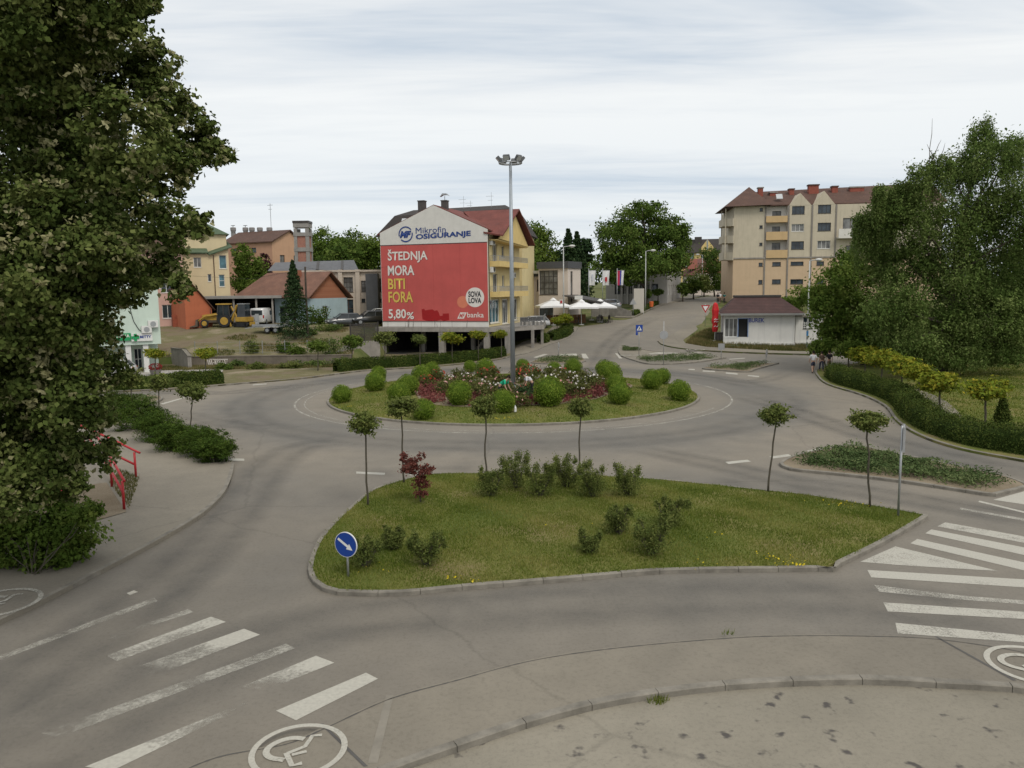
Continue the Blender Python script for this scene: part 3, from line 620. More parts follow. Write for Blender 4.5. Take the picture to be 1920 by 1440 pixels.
G_BIRCH = leafm('birch_leaves', (0.052, 0.092, 0.02), (0.108, 0.16, 0.04), (0.195, 0.235, 0.08), .25)
G_GLOBE = leafm('clipped_thuja', (0.07, 0.12, 0.014), (0.13, 0.195, 0.024), (0.215, 0.275, 0.042), .2)
G_HEDGE = leafm('hedge_leaves', (0.026, 0.044, 0.009), (0.054, 0.08, 0.016), (0.105, 0.125, 0.028), .15)
G_JUN = leafm('juniper_needles', (0.022, 0.046, 0.008), (0.05, 0.086, 0.014), (0.1, 0.14, 0.026), .12)
G_GCOV = leafm('groundcover_juniper', (0.045, 0.075, 0.026), (0.085, 0.125, 0.045), (0.15, 0.18, 0.075), .15)
G_GOLD = leafm('golden_leaves', (0.085, 0.14, 0.018), (0.19, 0.225, 0.026), (0.4, 0.33, 0.04), .3)
G_MAPLE = leafm('purple_maple_leaves', (0.075, 0.024, 0.02), (0.155, 0.055, 0.044), (0.27, 0.11, 0.085), .3)
G_CONIF = leafm('spruce_needles', (0.014, 0.031, 0.013), (0.031, 0.059, 0.022), (0.067, 0.101, 0.042), .08)
G_WEED = leafm('weed_leaves', (0.046, 0.085, 0.023), (0.098, 0.143, 0.039), (0.195, 0.221, 0.065), .25)
G_COLEUS = leafm('red_bedding_leaves', (0.1, 0.03, 0.03), (0.19, 0.062, 0.058), (0.28, 0.12, 0.095), .2)
G_ROSE = leafm('rose_leaves', (0.05, 0.065, 0.02), (0.095, 0.11, 0.032), (0.18, 0.155, 0.06), .2)
M_BARK = pm('bark', (.075, .062, .048), .95, .35, 6, .6, 14)
M_BIRCHBARK = pm('birch_bark', (.36, .34, .30), .9, .45, 3, .3, 12)
M_TWIG = pm('young_bark', (.085, .075, .055), .9, .3, 8)
def unit(n):
    v = RNG.normal(size=(n, 3)); return v / np.linalg.norm(v, axis=1)[:, None]
def leafV(P, size, out=None, bias=.8, asp=.55, up=0.0, droop=0.0):
    n = len(P); r = unit(n)
    nm = r if out is None else out * bias + r
    nm = nm + np.array([0, 0, up]); nm /= np.linalg.norm(nm, axis=1)[:, None] + 1e-9
    t = np.cross(nm, unit(n) + (np.array([0, 0, -droop]) if droop else 0)); 
    if droop:
        t = unit(n) * .6 + np.array([0, 0, -droop]); t -= nm * (t * nm).sum(1)[:, None]
    t /= np.linalg.norm(t, axis=1)[:, None] + 1e-9; b = np.cross(nm, t)
    s = (size * RNG.uniform(.65, 1.35, n))[:, None]
    V = np.empty((n, 4, 3)); V[:, 0] = P - t * s * .5; V[:, 1] = P + b * s * asp * .5 - t * s * .08 + nm * s * .06; V[:, 2] = P + t * s * .5; V[:, 3] = P - b * s * asp * .5 - t * s * .08 + nm * s * .06
    return V.reshape(-1, 3), np.arange(n * 4).reshape(-1, 4)
def crown_pts(lobes, n, clumps=26, sig=.20, shell=(.55, 1.0), flat=.8):
    """leaf points gathered in clumps through the shells of overlapping lobes"""
    w = np.array([l[1][0] * l[1][1] + l[1][2] * l[1][0] for l in lobes]); w = w / w.sum(); out = []; nor = []; var = []
    for (c, r), f in zip(lobes, w):
        m = int(n * f); k = max(6, int(clumps)); d = unit(k); rad = RNG.uniform(shell[0], shell[1], k) ** .7
        cc = d * rad[:, None]; cv = RNG.uniform(.25, .75, k); cs = RNG.uniform(.6, 1.5, k)
        i = RNG.integers(0, k, m); g = RNG.normal(size=(m, 3)) * sig * cs[i][:, None]; g[:, 2] *= flat
        p = cc[i] + g; q = np.array(c) + p * np.array(r); out.append(q); nn = p / (np.linalg.norm(p, axis=1)[:, None] + 1e-6); nor.append(nn)
        var.append(np.clip(cv[i] + RNG.normal(0, .13, m), 0, 1))
    return np.concatenate(out), np.concatenate(nor), np.concatenate(var)
def jit_path(a, b, k, amp):
    a, b = Vector(a), Vector(b); L_ = (b - a).length
    return [a.lerp(b, i / k) + (Vector((random.uniform(-1, 1), random.uniform(-1, 1), random.uniform(-.4, .4))) * amp * L_ if 0 < i < k else Vector()) for i in range(k + 1)]
def trunk_mesh(base, top, r0, r1, targets, lr, k=6, twigs=0, n=8):
    mb = MB(); path = jit_path(base, top, k, .018); mb.tube(path, [r0 * 1.25] + [r0 + (r1 - r0) * i / k for i in range(1, k + 1)], n)
    for c in targets:
        c = Vector(c); f = min(.92, max(.25, (c.z - base[2]) / max(.1, (top[2] - base[2])) * .62)); j = f * k; p = path[int(j)].lerp(path[min(k, int(j) + 1)], j - int(j))
        lp_ = jit_path(p, c, 4, .06); rr = lr * random.uniform(.7, 1.2); mb.tube(lp_, [rr, rr * .8, rr * .6, rr * .42, rr * .2], 6)
        for _ in range(twigs):
            s = lp_[random.choice((2, 3))]; e_ = s + Vector((random.uniform(-1, 1), random.uniform(-1, 1), random.uniform(-.2, .9))) * (c - p).length * .2
            mb.tube(jit_path(s, e_, 3, .08), [rr * .35, rr * .25, rr * .18, rr * .08], 5)
    return mb
def pxlobes(L_, Y, depth, sc=.9):
    """lobes given in the photo (x, y, rx[, ry]) stand at distance Y, staggered in depth"""
    o = []
    for l in L_:
        px, py, rx = l[:3]; ry = l[3] if len(l) > 3 and l[3] else rx; yy = Y + (l[4] if len(l) > 4 else random.uniform(-depth, depth))
        c = deep(px, py, yy); o.append((c, (pxm(rx, yy) * sc, pxm(rx, yy) * .95 * sc, pxm(ry, yy) * sc)))
    return o
def tree(name, label, lobes, base, mat, n, size, r0=.25, bark=None, group=None, clumps=26, sig=.2, up=.25, top=None, cat='tree', shell=(.55, 1.0), limbs=10, twigs=2, extra=None, asp=.6, flat=.8):
    base = Vector(base); t = thing(name, label, cat, base, 0, group)
    lc = [(Vector(c) - base, r) for c, r in lobes]
    zmax = max(c.z + r[2] for c, r in lc); mid = sum((c for c, r in lc), Vector()) / len(lc)
    tp = Vector(top) - base if top else Vector((mid.x * .8, mid.y * .8, zmax * .8))
    trunk_mesh((0, 0, -.15), tp, r0, r0 * .22, [c for c, r in sorted(lc, key=lambda q: -q[1][0])[:limbs]], r0 * .4, twigs=twigs).build('trunk', bark or M_BARK, t, smooth=True)
    P, Nn, va = crown_pts(lc, n, clumps, sig, shell, flat); V, Fc = leafV(P, size, Nn, .7, asp, up)
    link('crown', np_mesh('crown', V, Fc, mat, va), t)
    return t

# ---- near linden in flower, left edge of the picture
LB = at(-95, 1010); LY = 17.0
LL = [(40, 40, 170), (180, 20, 90), (255, 10, 45), (60, -160, 200), (160, -90, 90), (-150, 150, 260), (215, 120, 80), (285, 130, 62), (310, 195, 60), (360, 245, 52), (395, 287, 42, 36), (425, 293, 20, 18), (110, 220, 130), (230, 260, 95), (310, 320, 62), (340, 300, 40), (70, 380, 150), (230, 400, 95), (320, 420, 58), (372, 425, 30, 34), (300, 490, 62, 50), (335, 540, 30, 38), (120, 520, 130), (230, 530, 75, 55), (60, 640, 140), (175, 640, 60), (200, 690, 45), (130, 750, 90), (190, 780, 36), (40, 830, 120), (180, 850, 50, 46), (115, 905, 60, 48), (10, 930, 80, 60), (-140, 500, 260), (-140, 800, 190), (30, 150, 140), (150, 330, 100), (95, 600, 100), (105, 690, 90), (80, 780, 95), (90, 850, 80), (200, 470, 80), (120, 430, 110), (60, 520, 120), (20, 720, 120)]
lob = pxlobes(LL, LY, 2.2, .80)
lob += [(Vector((c.x - 3.0, c.y + 3.2, c.z)), r) for c, r in lob[:12:2]]
lind = tree('linden_tree', 'large flowering linden filling the left edge, closest tree to the camera', lob, LB, G_LINDEN, 295000, .108, .34, clumps=38, sig=.155, top=deep(-60, -60, 17), limbs=22, twigs=3, shell=(.3, 1.05), asp=.75, flat=.62, up=.5)
lc = [(Vector(c) - LB, (r[0] * 1.02, r[1] * 1.02, r[2] * 1.02)) for c, r in lob]
P, Nn, va = crown_pts(lc, 20000, 34, .06, (.85, 1.08), .7); V, Fc = leafV(P, .12, Nn, .5, .6, .5); link('blossom', np_mesh('blossom', V, Fc, G_BRACT, va), lind)
# undergrowth at its foot
def shrub(name, label, base, lobes, mat, n, size, cat='shrub', group=None, stems=8, r=.018, clumps=18, sig=.22, up=.2, bark=None, shell=(.35, 1.0), asp=.6):
    base = Vector(base); t = thing(name, label, cat, base, 0, group); lc = [(Vector(c) - base, q) for c, q in lobes]; mb = MB()
    for i in range(stems):
        c, q = lc[i % len(lc)]; e_ = c + Vector((random.uniform(-.7, .7) * q[0], random.uniform(-.7, .7) * q[1], random.uniform(-.2, .8) * q[2])); s = Vector((random.uniform(-.08, .08), random.uniform(-.08, .08), -.05)) 
        mb.tube(jit_path(s, e_, 3, .06), [r, r * .8, r * .6, r * .3], 5)
    mb.build('stem', bark or M_TWIG, t)
    P, Nn, va = crown_pts(lc, n, clumps, sig, shell); P[:, 2] = np.maximum(P[:, 2], .03); V, Fc = leafV(P, size, Nn, .5, asp, up); link('foliage', np_mesh('foliage', V, Fc, mat, va), t); return t
UB = at(60, 1085)
shrub('undergrowth_shrub', 'leafy green shrub at the foot of the linden', UB, pxlobes([(40, 1020, 70, 65), (120, 1000, 60, 55), (-60, 1040, 90, 70), (160, 965, 35, 30), (80, 960, 60, 40), (-20, 960, 80, 60), (100, 1050, 50, 35)], 20.2, .8), G_MID, 26000, .12, stems=14, up=.5)

# ---- clipped globe bushes on the roundabout
def globe_mesh(i, n=3400, size=.10, mat=None, rag=.035):
    u = unit(n); rr = 1 + RNG.normal(0, rag, n) - .12 * (RNG.random(n) < .3) ; P = u * rr[:, None]; P[:, 2] = np.maximum(P[:, 2], -.86)
    P += .04 * np.sin(P[:, [1, 2, 0]] * 6 + i)
    V, Fc = leafV(P, size, u, 1.1, .6, .15); va = np.clip(.5 + .22 * np.sin(u[:, 0] * 5 + i) * np.cos(u[:, 1] * 4 + u[:, 2] * 3) + RNG.normal(0, .22, n), 0, 1)
    mb = MB(); mb.lathe([(.05, -.86)] + [(.86 * math.cos(a), .86 * math.sin(a)) for a in np.linspace(-1.3, 1.5, 9)] + [(.02, .86)], 16); nb = len(V)
    V2 = np.concatenate([V, np.array(mb.v)]); fq = [list(f) for f in mb.f if len(f) == 4]; F2 = np.concatenate([Fc, np.array(fq) + nb]); va = np.concatenate([va, np.full(len(fq), .05)])
    return np_mesh('globe_bush', V2, F2, mat or G_GLOBE, va)
GM = [globe_mesh(i) for i in range(3)]
GB = [(640, 740, 18.5), (703, 717, 19.5), (709, 702, 15), (747.6, 738, 22), (764, 723, 21), (791, 705, 20), (810, 694, 14.6), (793, 769, 22), (861, 739, 24), (943, 754, 23.5), (1030, 736, 29.5), (1163, 739, 22), (1155, 721, 19), (1145, 701, 22), (1134, 692, 17), (1223, 713, 20), (1243, 706, 15.5), (1275, 734, 21), (881, 688, 12), (910, 692, 19), (980, 686, 13), (1039, 694, 14.6), (1075, 690, 17)]
GB.sort(); rowname = lambda y: 'near rim' if y > 730 else 'far rim' if y < 704 else 'middle'
for i, (x, y, r) in enumerate(GB):
    d0 = at(x, y + r * .88, .3).y; b = at(x, y + r * .85, islz(*at(x, y + r * .85, .25).to_2d()) + .1); rad = pxm(r, b.y + .6)
    o = link('globe_bush', GM[i % 3], None, (b.x, b.y + rad * .35, b.z + rad * .86)); o.scale = (rad, rad, rad * random.uniform(.93, 1.02)); o.rotation_euler = (0, 0, random.uniform(0, 6))
    tag(o, f'clipped green globe bush on the roundabout, {ORD[i]} of twenty-three counted from the left', 'bush', 'clipped globe bushes on the roundabout')

# ---- flower bed round the mast: red bedding plants, rose bushes
def inbed(X, Y): 
    a = np.arctan2(Y - CY, X - CX); return np.hypot(X - CX, Y - CY) < 7.6 + .6 * np.sin(3 * a + .6) + .35 * np.sin(5 * a)
n = 9000; a = RNG.uniform(0, 6.283, n); rr = 7.9 * np.sqrt(RNG.random(n)); X = CX + rr * np.cos(a); Y = CY + rr * np.sin(a); k = inbed(X, Y); X, Y, rr = X[k], Y[k], rr[k]
bedP = [(CX + (7.7 + .6 * math.sin(3 * t + .6) + .35 * math.sin(5 * t)) * math.cos(t), CY + (7.7 + .6 * math.sin(3 * t + .6) + .35 * math.sin(5 * t)) * math.sin(t)) for t in np.linspace(0, 2 * math.pi, 60, endpoint=False)]
struct(drape('flower_bed', bedP, M_SOIL, .125, 1.0, islz))
ctr = np.stack([X, Y], 1)[RNG.permutation(len(X))[:1500]]; keep = (np.hypot(ctr[:, 0] - CX, ctr[:, 1] - CY) > 3.6) & ~((np.abs(ctr[:, 0] - CX) < 3.2) & (ctr[:, 1] > CY))
ctr = ctr[keep]; i = RNG.integers(0, len(ctr), 26000); P = np.concatenate([ctr[i] + RNG.normal(0, .12, (len(i), 2)), RNG.gamma(2, .07, (len(i), 1))], 1)
cvar = np.clip(.45 + .3 * np.sin(ctr[:, 0] * 1.1) * np.cos(ctr[:, 1] * .9) + RNG.normal(0, .15, len(ctr)), 0, 1)
P[:, 2] += np.array([islz(a_, b_) for a_, b_ in P[:, :2]]) + .12
V, Fc = leafV(P, .12, None, 0, .6, .6); stuff(tag(link('red_bedding_plants', np_mesh('red_bedding_plants', V, Fc, G_COLEUS, np.clip(cvar[i] + RNG.normal(0, .15, len(i)), 0, 1))), 'dark red bedding plants covering the roundabout flower bed', 'plants'))
M_ROSEW = pm('white_rose_petals', (.70, .66, .62), .7, .12, 9); M_ROSER = pm('red_rose_petals', (.50, .07, .045), .7, .25, 9); M_ROSEP = pm('pink_rose_petals', (.62, .35, .33), .7, .2, 9)
def bloom(mb, c, s):
    c = Vector(c)
    for q in range(3):
        u = Vector((random.gauss(0, 1), random.gauss(0, 1), random.gauss(0, 1))).normalized(); t_ = u.orthogonal().normalized(); w = u.cross(t_); sc = s * (1 - .2 * q)
        mb.add([c + (t_ * math.cos(a) + w * math.sin(a)) * sc + u * (.3 * sc if j % 2 else 0) for j, a in enumerate(np.linspace(0, 6.283, 6, endpoint=False))], [(0, 1, 2, 3, 4, 5)])
RB = []
for px, py, c in [(800, 713, 'r'), (822, 706, 'r'), (842, 712, 'w'), (873, 708, 'w'), (862, 702, 'w'), (880, 718, 'g'), (900, 722, 'w'), (920, 714, 'g'), (850, 722, 'g'), (832, 728, 'g'), (905, 706, 'r'), (925, 703, 'r'), (940, 712, 'g'), (905, 735, 'p'), (925, 728, 'w'), (955, 735, 'g'), (975, 702, 'r'), (985, 695, 'r'), (990, 716, 'w'), (1003, 704, 'r'), (1002, 725, 'g'), (1018, 712, 'w'), (1030, 703, 'w'), (1040, 716, 'w'), (1050, 705, 'w'), (1060, 722, 'g'), (1055, 700, 'r'), (1075, 710, 'w'), (1082, 722, 'w'), (1095, 716, 'w'), (1108, 722, 'w'), (1088, 732, 'w'), (1065, 735, 'g'), (985, 738, 'd'), (972, 748, 'g'), (870, 730, 'g'), (1115, 712, 'w'), (1100, 706, 'g')]:
    RB.append((px, py, c))
RB.sort(); cn = {'w': ('white', M_ROSEW), 'r': ('red', M_ROSER), 'p': ('pink', M_ROSEP), 'g': ('few pale', M_ROSEP), 'd': ('few red', M_ROSER)}
for i, (px, py, c) in enumerate(RB):
    b0 = at(px, py + 12, .45); b = Vector((b0.x, b0.y, islz(b0.x, b0.y) + .12)); h = random.uniform(.6, .95); w = random.uniform(.5, .8)
    t = shrub('rose_bush', f'rose bush with {cn[c][0]} blooms in the bed, {ORD[i] if i < 30 else ORD[len(RB)-1-i] + " from the right" if False else ORD[len(RB) - 1 - i]} counted from the {"left" if i < 30 else "right"}', b, [(b + Vector((0, 0, h * .55)), (w, w, h * .5)), (b + Vector((random.uniform(-.3, .3), random.uniform(-.3, .3), h * .75)), (w * .6, w * .6, h * .35))], G_ROSE if c != 'd' else G_CONIF, 750, .13, 'rose bush', 'rose bushes round the mast', 5, .012, 14, .25)
    mb = MB(); nb_ = {'w': 12, 'r': 13, 'p': 14, 'g': 5, 'd': 2}[c]
    for q in range(nb_):
        a_ = random.uniform(0, 6.283); e_ = random.uniform(.15, 1.4); bloom(mb, (w * .95 * math.cos(a_) * math.cos(e_), w * .95 * math.sin(a_) * math.cos(e_), h * .5 + h * .62 * math.sin(e_)), random.uniform(.045, .085))
    stuff(mb.build('blossom', cn[c][1], t))

# ---- small standard trees (thin stem, ball crown)
def std_mesh(mat, n, size, k, flat=.85, sig=.2, clumps=30):
    P, Nn, va = crown_pts([(Vector((0, 0, 0)), (1, 1, flat))] + [(Vector((random.uniform(-.5, .5), random.uniform(-.5, .5), random.uniform(-.3, .35))), (.55, .55, .5)) for _ in range(4)], n, clumps, sig, (.35, .95)); V, Fc = leafV(P, size, Nn, .5, .5, .2, droop=.4); return np_mesh('crown', V, Fc, mat, va)
CR_OL = [std_mesh(G_OLIVE, 2600, .23, k) for k in range(3)]; CR_GO = [std_mesh(G_GOLD, 2400, .24, k, .7) for k in range(3)]; CR_DG = [std_mesh(G_MID, 2400, .22, k, .8) for k in range(2)]
def std_tree(bp, cp, r, meshes, label, group, name='standard_tree', ry=None, tr=.035, hang=0):
    b = at(*bp, .1) if len(bp) == 2 else Vector(bp); c = deep(cp[0], cp[1], b.y); t = thing(name, label, 'tree', b, 0, group); cl = c - b; rad = pxm(r, b.y)
    mb = MB(); mb.tube(jit_path((0, 0, -.1), (cl.x, cl.y, cl.z - rad * .2), 6, .012), [tr * 1.2, tr, tr * .95, tr * .9, tr * .85, tr * .8, tr * .7], 7)
    for q in range(6):
        a_ = q * 1.05 + random.random(); mb.tube([(cl.x, cl.y, cl.z - rad * .55), (cl.x + math.cos(a_) * rad * .4, cl.y + math.sin(a_) * rad * .4, cl.z - rad * .05), (cl.x + math.cos(a_) * rad * .65, cl.y + math.sin(a_) * rad * .65, cl.z + rad * .25)], [tr * .5, tr * .35, tr * .15], 5)
    mb.build('trunk', M_TWIG, t, smooth=True); o = link('crown', random.choice(meshes), t, cl); o.scale = (rad, rad, pxm(ry, b.y) if ry else rad); o.rotation_euler = (0, 0, random.uniform(0, 6.28)); return t
gp = 'young standard trees on the traffic island'
for bp_, cp_, r_, ry_, lb in (((690, 948), (685, 795), 27, 25, 'young standard tree nearest the keep-right sign'), ((758, 905), (752, 761), 31, 23, 'young standard tree just behind the purple maple'), ((911, 893), (910, 762), 27, 25, 'young standard tree in front of the globe bushes, left of the mast'), ((1084, 888), (1090, 762), 22, 22, 'young standard tree behind the back row of shrubs, right of the mast'), ((1440, 922), (1457, 776), 28, 23, 'young standard tree with bent stem near the right splitter island'), ((1631, 951), (1627, 790), 34, 24, 'young standard tree beside the grey sign seen from behind')):
    std_tree(bp_, cp_, r_, CR_OL, lb, gp, ry=ry_)
gp2 = 'young standard trees along the left juniper bed'
for bp_, cp_, r_, lb in (((299, 795), (297, 715), 24, 'middle of three young trees behind the left junipers'), ((356, 803), (361, 731), 26, 'rightmost of three young trees behind the left junipers'), ((248, 785), (246, 708), 24, 'leftmost of three young trees behind the left junipers, partly behind the linden')):
    std_tree(bp_, cp_, r_, CR_OL, lb, gp2, ry=r_ * .85)
gp3 = 'small ball-headed trees along the far pavement'
for bp_, cp_, r_, m_, lb in (((291, 706), (291, 663), 18, CR_GO, 'yellow-green ball tree in front of the pharmacy pillar'), ((385, 704), (385, 663), 19, CR_GO, 'yellow-green ball tree above the painted retaining wall'), ((596, 695), (596, 649), 18, CR_DG, 'dark ball tree above the weedy mound'), ((660, 692), (660, 641), 21, CR_DG, 'ball tree before the dark mesh fence'), ((722, 689), (722, 634), 19, CR_OL, 'ball tree at the left end of the garage'), ((787, 687), (787, 635), 14, CR_OL, 'small round ball tree before the open garage'), ((848, 681), (848, 634), 20, CR_GO, 'widest golden ball tree before the garage'), ((897, 676), (897, 628), 15, CR_GO, 'golden ball tree below the bank logo'), ((940, 671), (940, 626), 12, CR_GO, 'smallest golden ball tree, left of the mast'), ((1044, 634), (1045, 601), 12, CR_GO, 'left of two ball trees by the street lamp'), ((1066, 626), (1061, 597), 14, CR_GO, 'right of two ball trees by the street lamp')):
    std_tree(bp_, cp_, r_, m_, lb, gp3, ry=r_ * .78, tr=.05)
gp4 = 'golden ball trees along the right hedge'
for bp_, cp_, r_, lb in (((1622, 708), (1622, 664), 27, 'farthest golden ball tree behind the right hedge'), ((1652, 722), (1655, 672), 28, 'second golden ball tree along the right hedge from the far end'), ((1690, 742), (1692, 686), 30, 'third golden ball tree along the right hedge from the far end'), ((1722, 758), (1724, 698), 27, 'fourth golden ball tree along the right hedge from the far end'), ((1762, 785), (1763, 717), 34, 'golden ball tree standing by the footpath bend'), ((1849, 808), (1848, 731), 38, 'nearest golden ball tree, beside the dwarf conifer')):
    std_tree(bp_, cp_, r_, CR_GO, lb, gp4, ry=r_ * .75, tr=.06)
std_tree((1549, 692), (1541, 652), 24, CR_DG, 'dark ball tree above the three walkers', gp4, tr=.07)
std_tree((1590, 700), (1592, 655), 24, CR_DG, 'dark ball tree between the walkers and the birch', gp4, tr=.07)

# ---- shrubs on the traffic island
SHR = [(738, 1026, 46, 'feathery shrub, middle of the three near the keep-right sign'), (802, 1056, 70, 'tall feathery shrub, right of the three near the keep-right sign'), (686, 1060, 58, 'shrub partly behind the keep-right sign'), (1108, 1032, 46, 'small rounded shrub left of the centre group'), (1160, 1000, 58, 'dark shrub at the back of the centre group'), (1224, 1034, 76, 'largest shrub at the front of the centre group'), (1254, 985, 52, 'spreading shrub with an arm to the right, in the centre group'),
       (920, 929, 56, 'leftmost shrub of the back row on the traffic island'), (970, 914, 66, 'second shrub of the back row, with a tall shoot'), (1014, 930, 66, 'third shrub of the back row on the traffic island'), (1062, 912, 62, 'fourth shrub of the back row on the traffic island'), (1110, 930, 66, 'fifth shrub of the back row on the traffic island'), (1180, 928, 66, 'rightmost shrub of the back row on the traffic island')]
for i, (x, y, h, lb) in enumerate(SHR):
    b = at(x, y, .2); b.z = .1 + nearZ(b.x, b.y); H = pxm(h, b.y) * .9; w = H * (.48 if i < 7 else .46); lo = [(b + Vector((0, 0, H * .42)), (w * .8, w * .8, H * .38))]
    for q in range(9):
        a_ = random.uniform(0, 6.283); f_ = random.uniform(.7, 1.15); lo.append((b + Vector((math.cos(a_) * w * f_, math.sin(a_) * w * f_, H * random.uniform(.62, .98))), (w * .22, w * .22, H * random.uniform(.14, .24))))
    if 'arm' in lb: lo.append((b + Vector((w * 1.5, .1, H * .85)), (w * .45, .15, H * .2)))
    if i == 8: lo.append((b + Vector((.05, 0, H * 1.0)), (w * .3, w * .3, H * .25)))
    shrub('island_shrub', lb, b, lo, G_OLIVE, 5400, .058, 'shrub', 'shrubs on the traffic island', 34, .010, 18, .34, shell=(.1, 1.0), asp=.5)
b = at(789, 940, .2); b.z = .1 + nearZ(b.x, b.y); k = b.y
tree('purple_maple', 'slender purple-leaved maple sapling on the traffic island', pxlobes([(790, 925, 11, 10), (792, 908, 14, 10), (796, 888, 12, 9), (770, 880, 16, 11), (757, 860, 10, 10), (772, 866, 13, 9), (789, 856, 8, 8), (800, 878, 12, 9), (776, 872, 12, 10), (786, 900, 10, 8)], k, .25), b, G_MAPLE, 2600, .085, .03, group=None, clumps=10, sig=.3, limbs=8, twigs=1, bark=M_TWIG)

# ---- hedges and junipers
def hedge(name, label, path, w, h, mat, n, size, cat='hedge', group=None, rag=.06, bumpy=.0):
    p = np.array([(q[0], q[1]) for q in path], float); sg = np.hypot(*(np.diff(p, axis=0)).T); cum = np.concatenate([[0], np.cumsum(sg)]); T = cum[-1]
    base = Vector((p[0][0], p[0][1], ztf(*p[0]) + .1)); m = n
    s = RNG.uniform(0, T, m); cxy = np.stack([np.interp(s, cum, p[:, 0]), np.interp(s, cum, p[:, 1])], 1); e_ = .2; d = np.stack([np.interp(np.minimum(T, s + e_), cum, p[:, 0]) - np.interp(np.maximum(0, s - e_), cum, p[:, 0]), np.interp(np.minimum(T, s + e_), cum, p[:, 1]) - np.interp(np.maximum(0, s - e_), cum, p[:, 1])], 1); d /= np.linalg.norm(d, axis=1)[:, None] + 1e-9
    nn = np.stack([-d[:, 1], d[:, 0]], 1); th = RNG.uniform(-.1, math.pi + .1, m); c_, s_ = np.cos(th), np.sin(th); q = (np.abs(c_) ** 4 + np.abs(s_) ** 4) ** -.25
    hb = h * (1 + bumpy * np.sin(s * 1.3 + 1) * np.sin(s * .47)) ; rr = q * (1 + RNG.normal(0, rag, m) - .15 * (RNG.random(m) < .25))
    endf = np.clip(np.minimum(s, T - s) / (w * .5) + .55, 0, 1)
    Z0 = zt(cxy[:, 0], cxy[:, 1]) + .1; P = np.concatenate([cxy + nn * (c_ * rr * w / 2 * endf)[:, None], (Z0 + np.maximum(.02, s_ * rr * hb * endf))[:, None]], 1) - np.array(base)
    out = np.concatenate([nn * c_[:, None], s_[:, None]], 1); V, Fc = leafV(P, size, out, .9, .6, .2)
    va = np.clip(.5 + .2 * np.sin(s * 2.1) * np.sin(th * 3) + RNG.normal(0, .22, m), 0, 1)
    # added core shell in the darkest leaf tone blocks the view through
    ks = np.linspace(.1, T - .1, max(3, int(T / .8))); vv = []; ff = []; prof = [(-.42, 0), (-.42, .72), (-.25, .86), (.25, .86), (.42, .72), (.42, 0)]
    for j, kk in enumerate(ks):
        a_ = np.array([np.interp(kk, cum, p[:, 0]), np.interp(kk, cum, p[:, 1])]); b2 = np.array([np.interp(min(T, kk + .1), cum, p[:, 0]), np.interp(min(T, kk + .1), cum, p[:, 1])]); dd = b2 - np.array([np.interp(max(0, kk - .1), cum, p[:, 0]), np.interp(max(0, kk - .1), cum, p[:, 1])]); dd /= np.linalg.norm(dd) + 1e-9; n2 = np.array([-dd[1], dd[0]])
        hk = h * (1 + bumpy * math.sin(kk * 1.3 + 1) * math.sin(kk * .47)); z0 = ztf(*a_) + .08
        for u_, z_ in prof: vv.append((*(a_ + n2 * u_ * w - np.array(base)[:2]), z0 + z_ * hk - base.z))
        if j: ff += [(6 * (j - 1) + i_, 6 * (j - 1) + i_ + 1, 6 * j + i_ + 1, 6 * j + i_) for i_ in range(5)]
    nb = len(V); V2 = np.concatenate([V, np.array(vv)]); F2 = np.concatenate([Fc, np.array(ff) + nb]); va = np.concatenate([va, np.full(len(ff), .02)])
    return tag(link(name, np_mesh(name, V2, F2, mat, va), None, base), label, cat, group)
def offp(pl, off, k=4):
    e_ = smooth(world(pl) if len(pl[0]) == 2 and pl[0][0] > 90 else pl, k, False); o = []
    for i, q in enumerate(e_):
        d = (Vector(e_[min(i + 1, len(e_) - 1)]) - Vector(e_[max(i - 1, 0)])).normalized(); o.append((q[0] - d.y * off, q[1] + d.x * off))
    return o
hedge('clipped_hedge', 'long dark hedge in front of the open garage', offp([(640, 700), (694.6, 694), (788, 688.5), (860, 682.5), (922, 675.5), (955, 668.5)], .75), 1.1, .95, G_HEDGE, 16000, .12)
hedge('clipped_hedge', 'dark low hedge in front of the pharmacy and wall', offp([(205, 736), (300, 731), (360, 727), (425, 721.5)], .8), 1.3, .95, G_HEDGE, 9000, .13, bumpy=.15)
hedge('clipped_hedge', 'long dark hedge curving along the right pavement', offp([(1538, 707), (1560, 722), (1615, 738), (1660, 758), (1682, 787), (1722, 812), (1796, 838), (1920, 861), (2080, 888)], .95), 1.35, .95, G_HEDGE, 52000, .085, bumpy=.14, rag=.10)
hedge('street_hedge', 'rounded hedge by the street lamp beside the climbing street', offp([(1037, 641), (1062, 633), (1074, 622)], .5), 1.3, 1.0, G_HEDGE, 4500, .13, group='hedges beside the deck')
hedge('street_hedge', 'short round hedge below the terrace corner', offp([(1021, 646), (1033, 642)], .6), 1.2, .9, G_HEDGE, 2200, .13, group='hedges beside the deck')
hedge('street_hedge', 'low hedge strip along the left side of the climbing street', offp([(1190, 594), (1210, 584), (1236, 572)], .4), .9, .6, G_HEDGE, 3500, .16, group='hedges beside the deck')
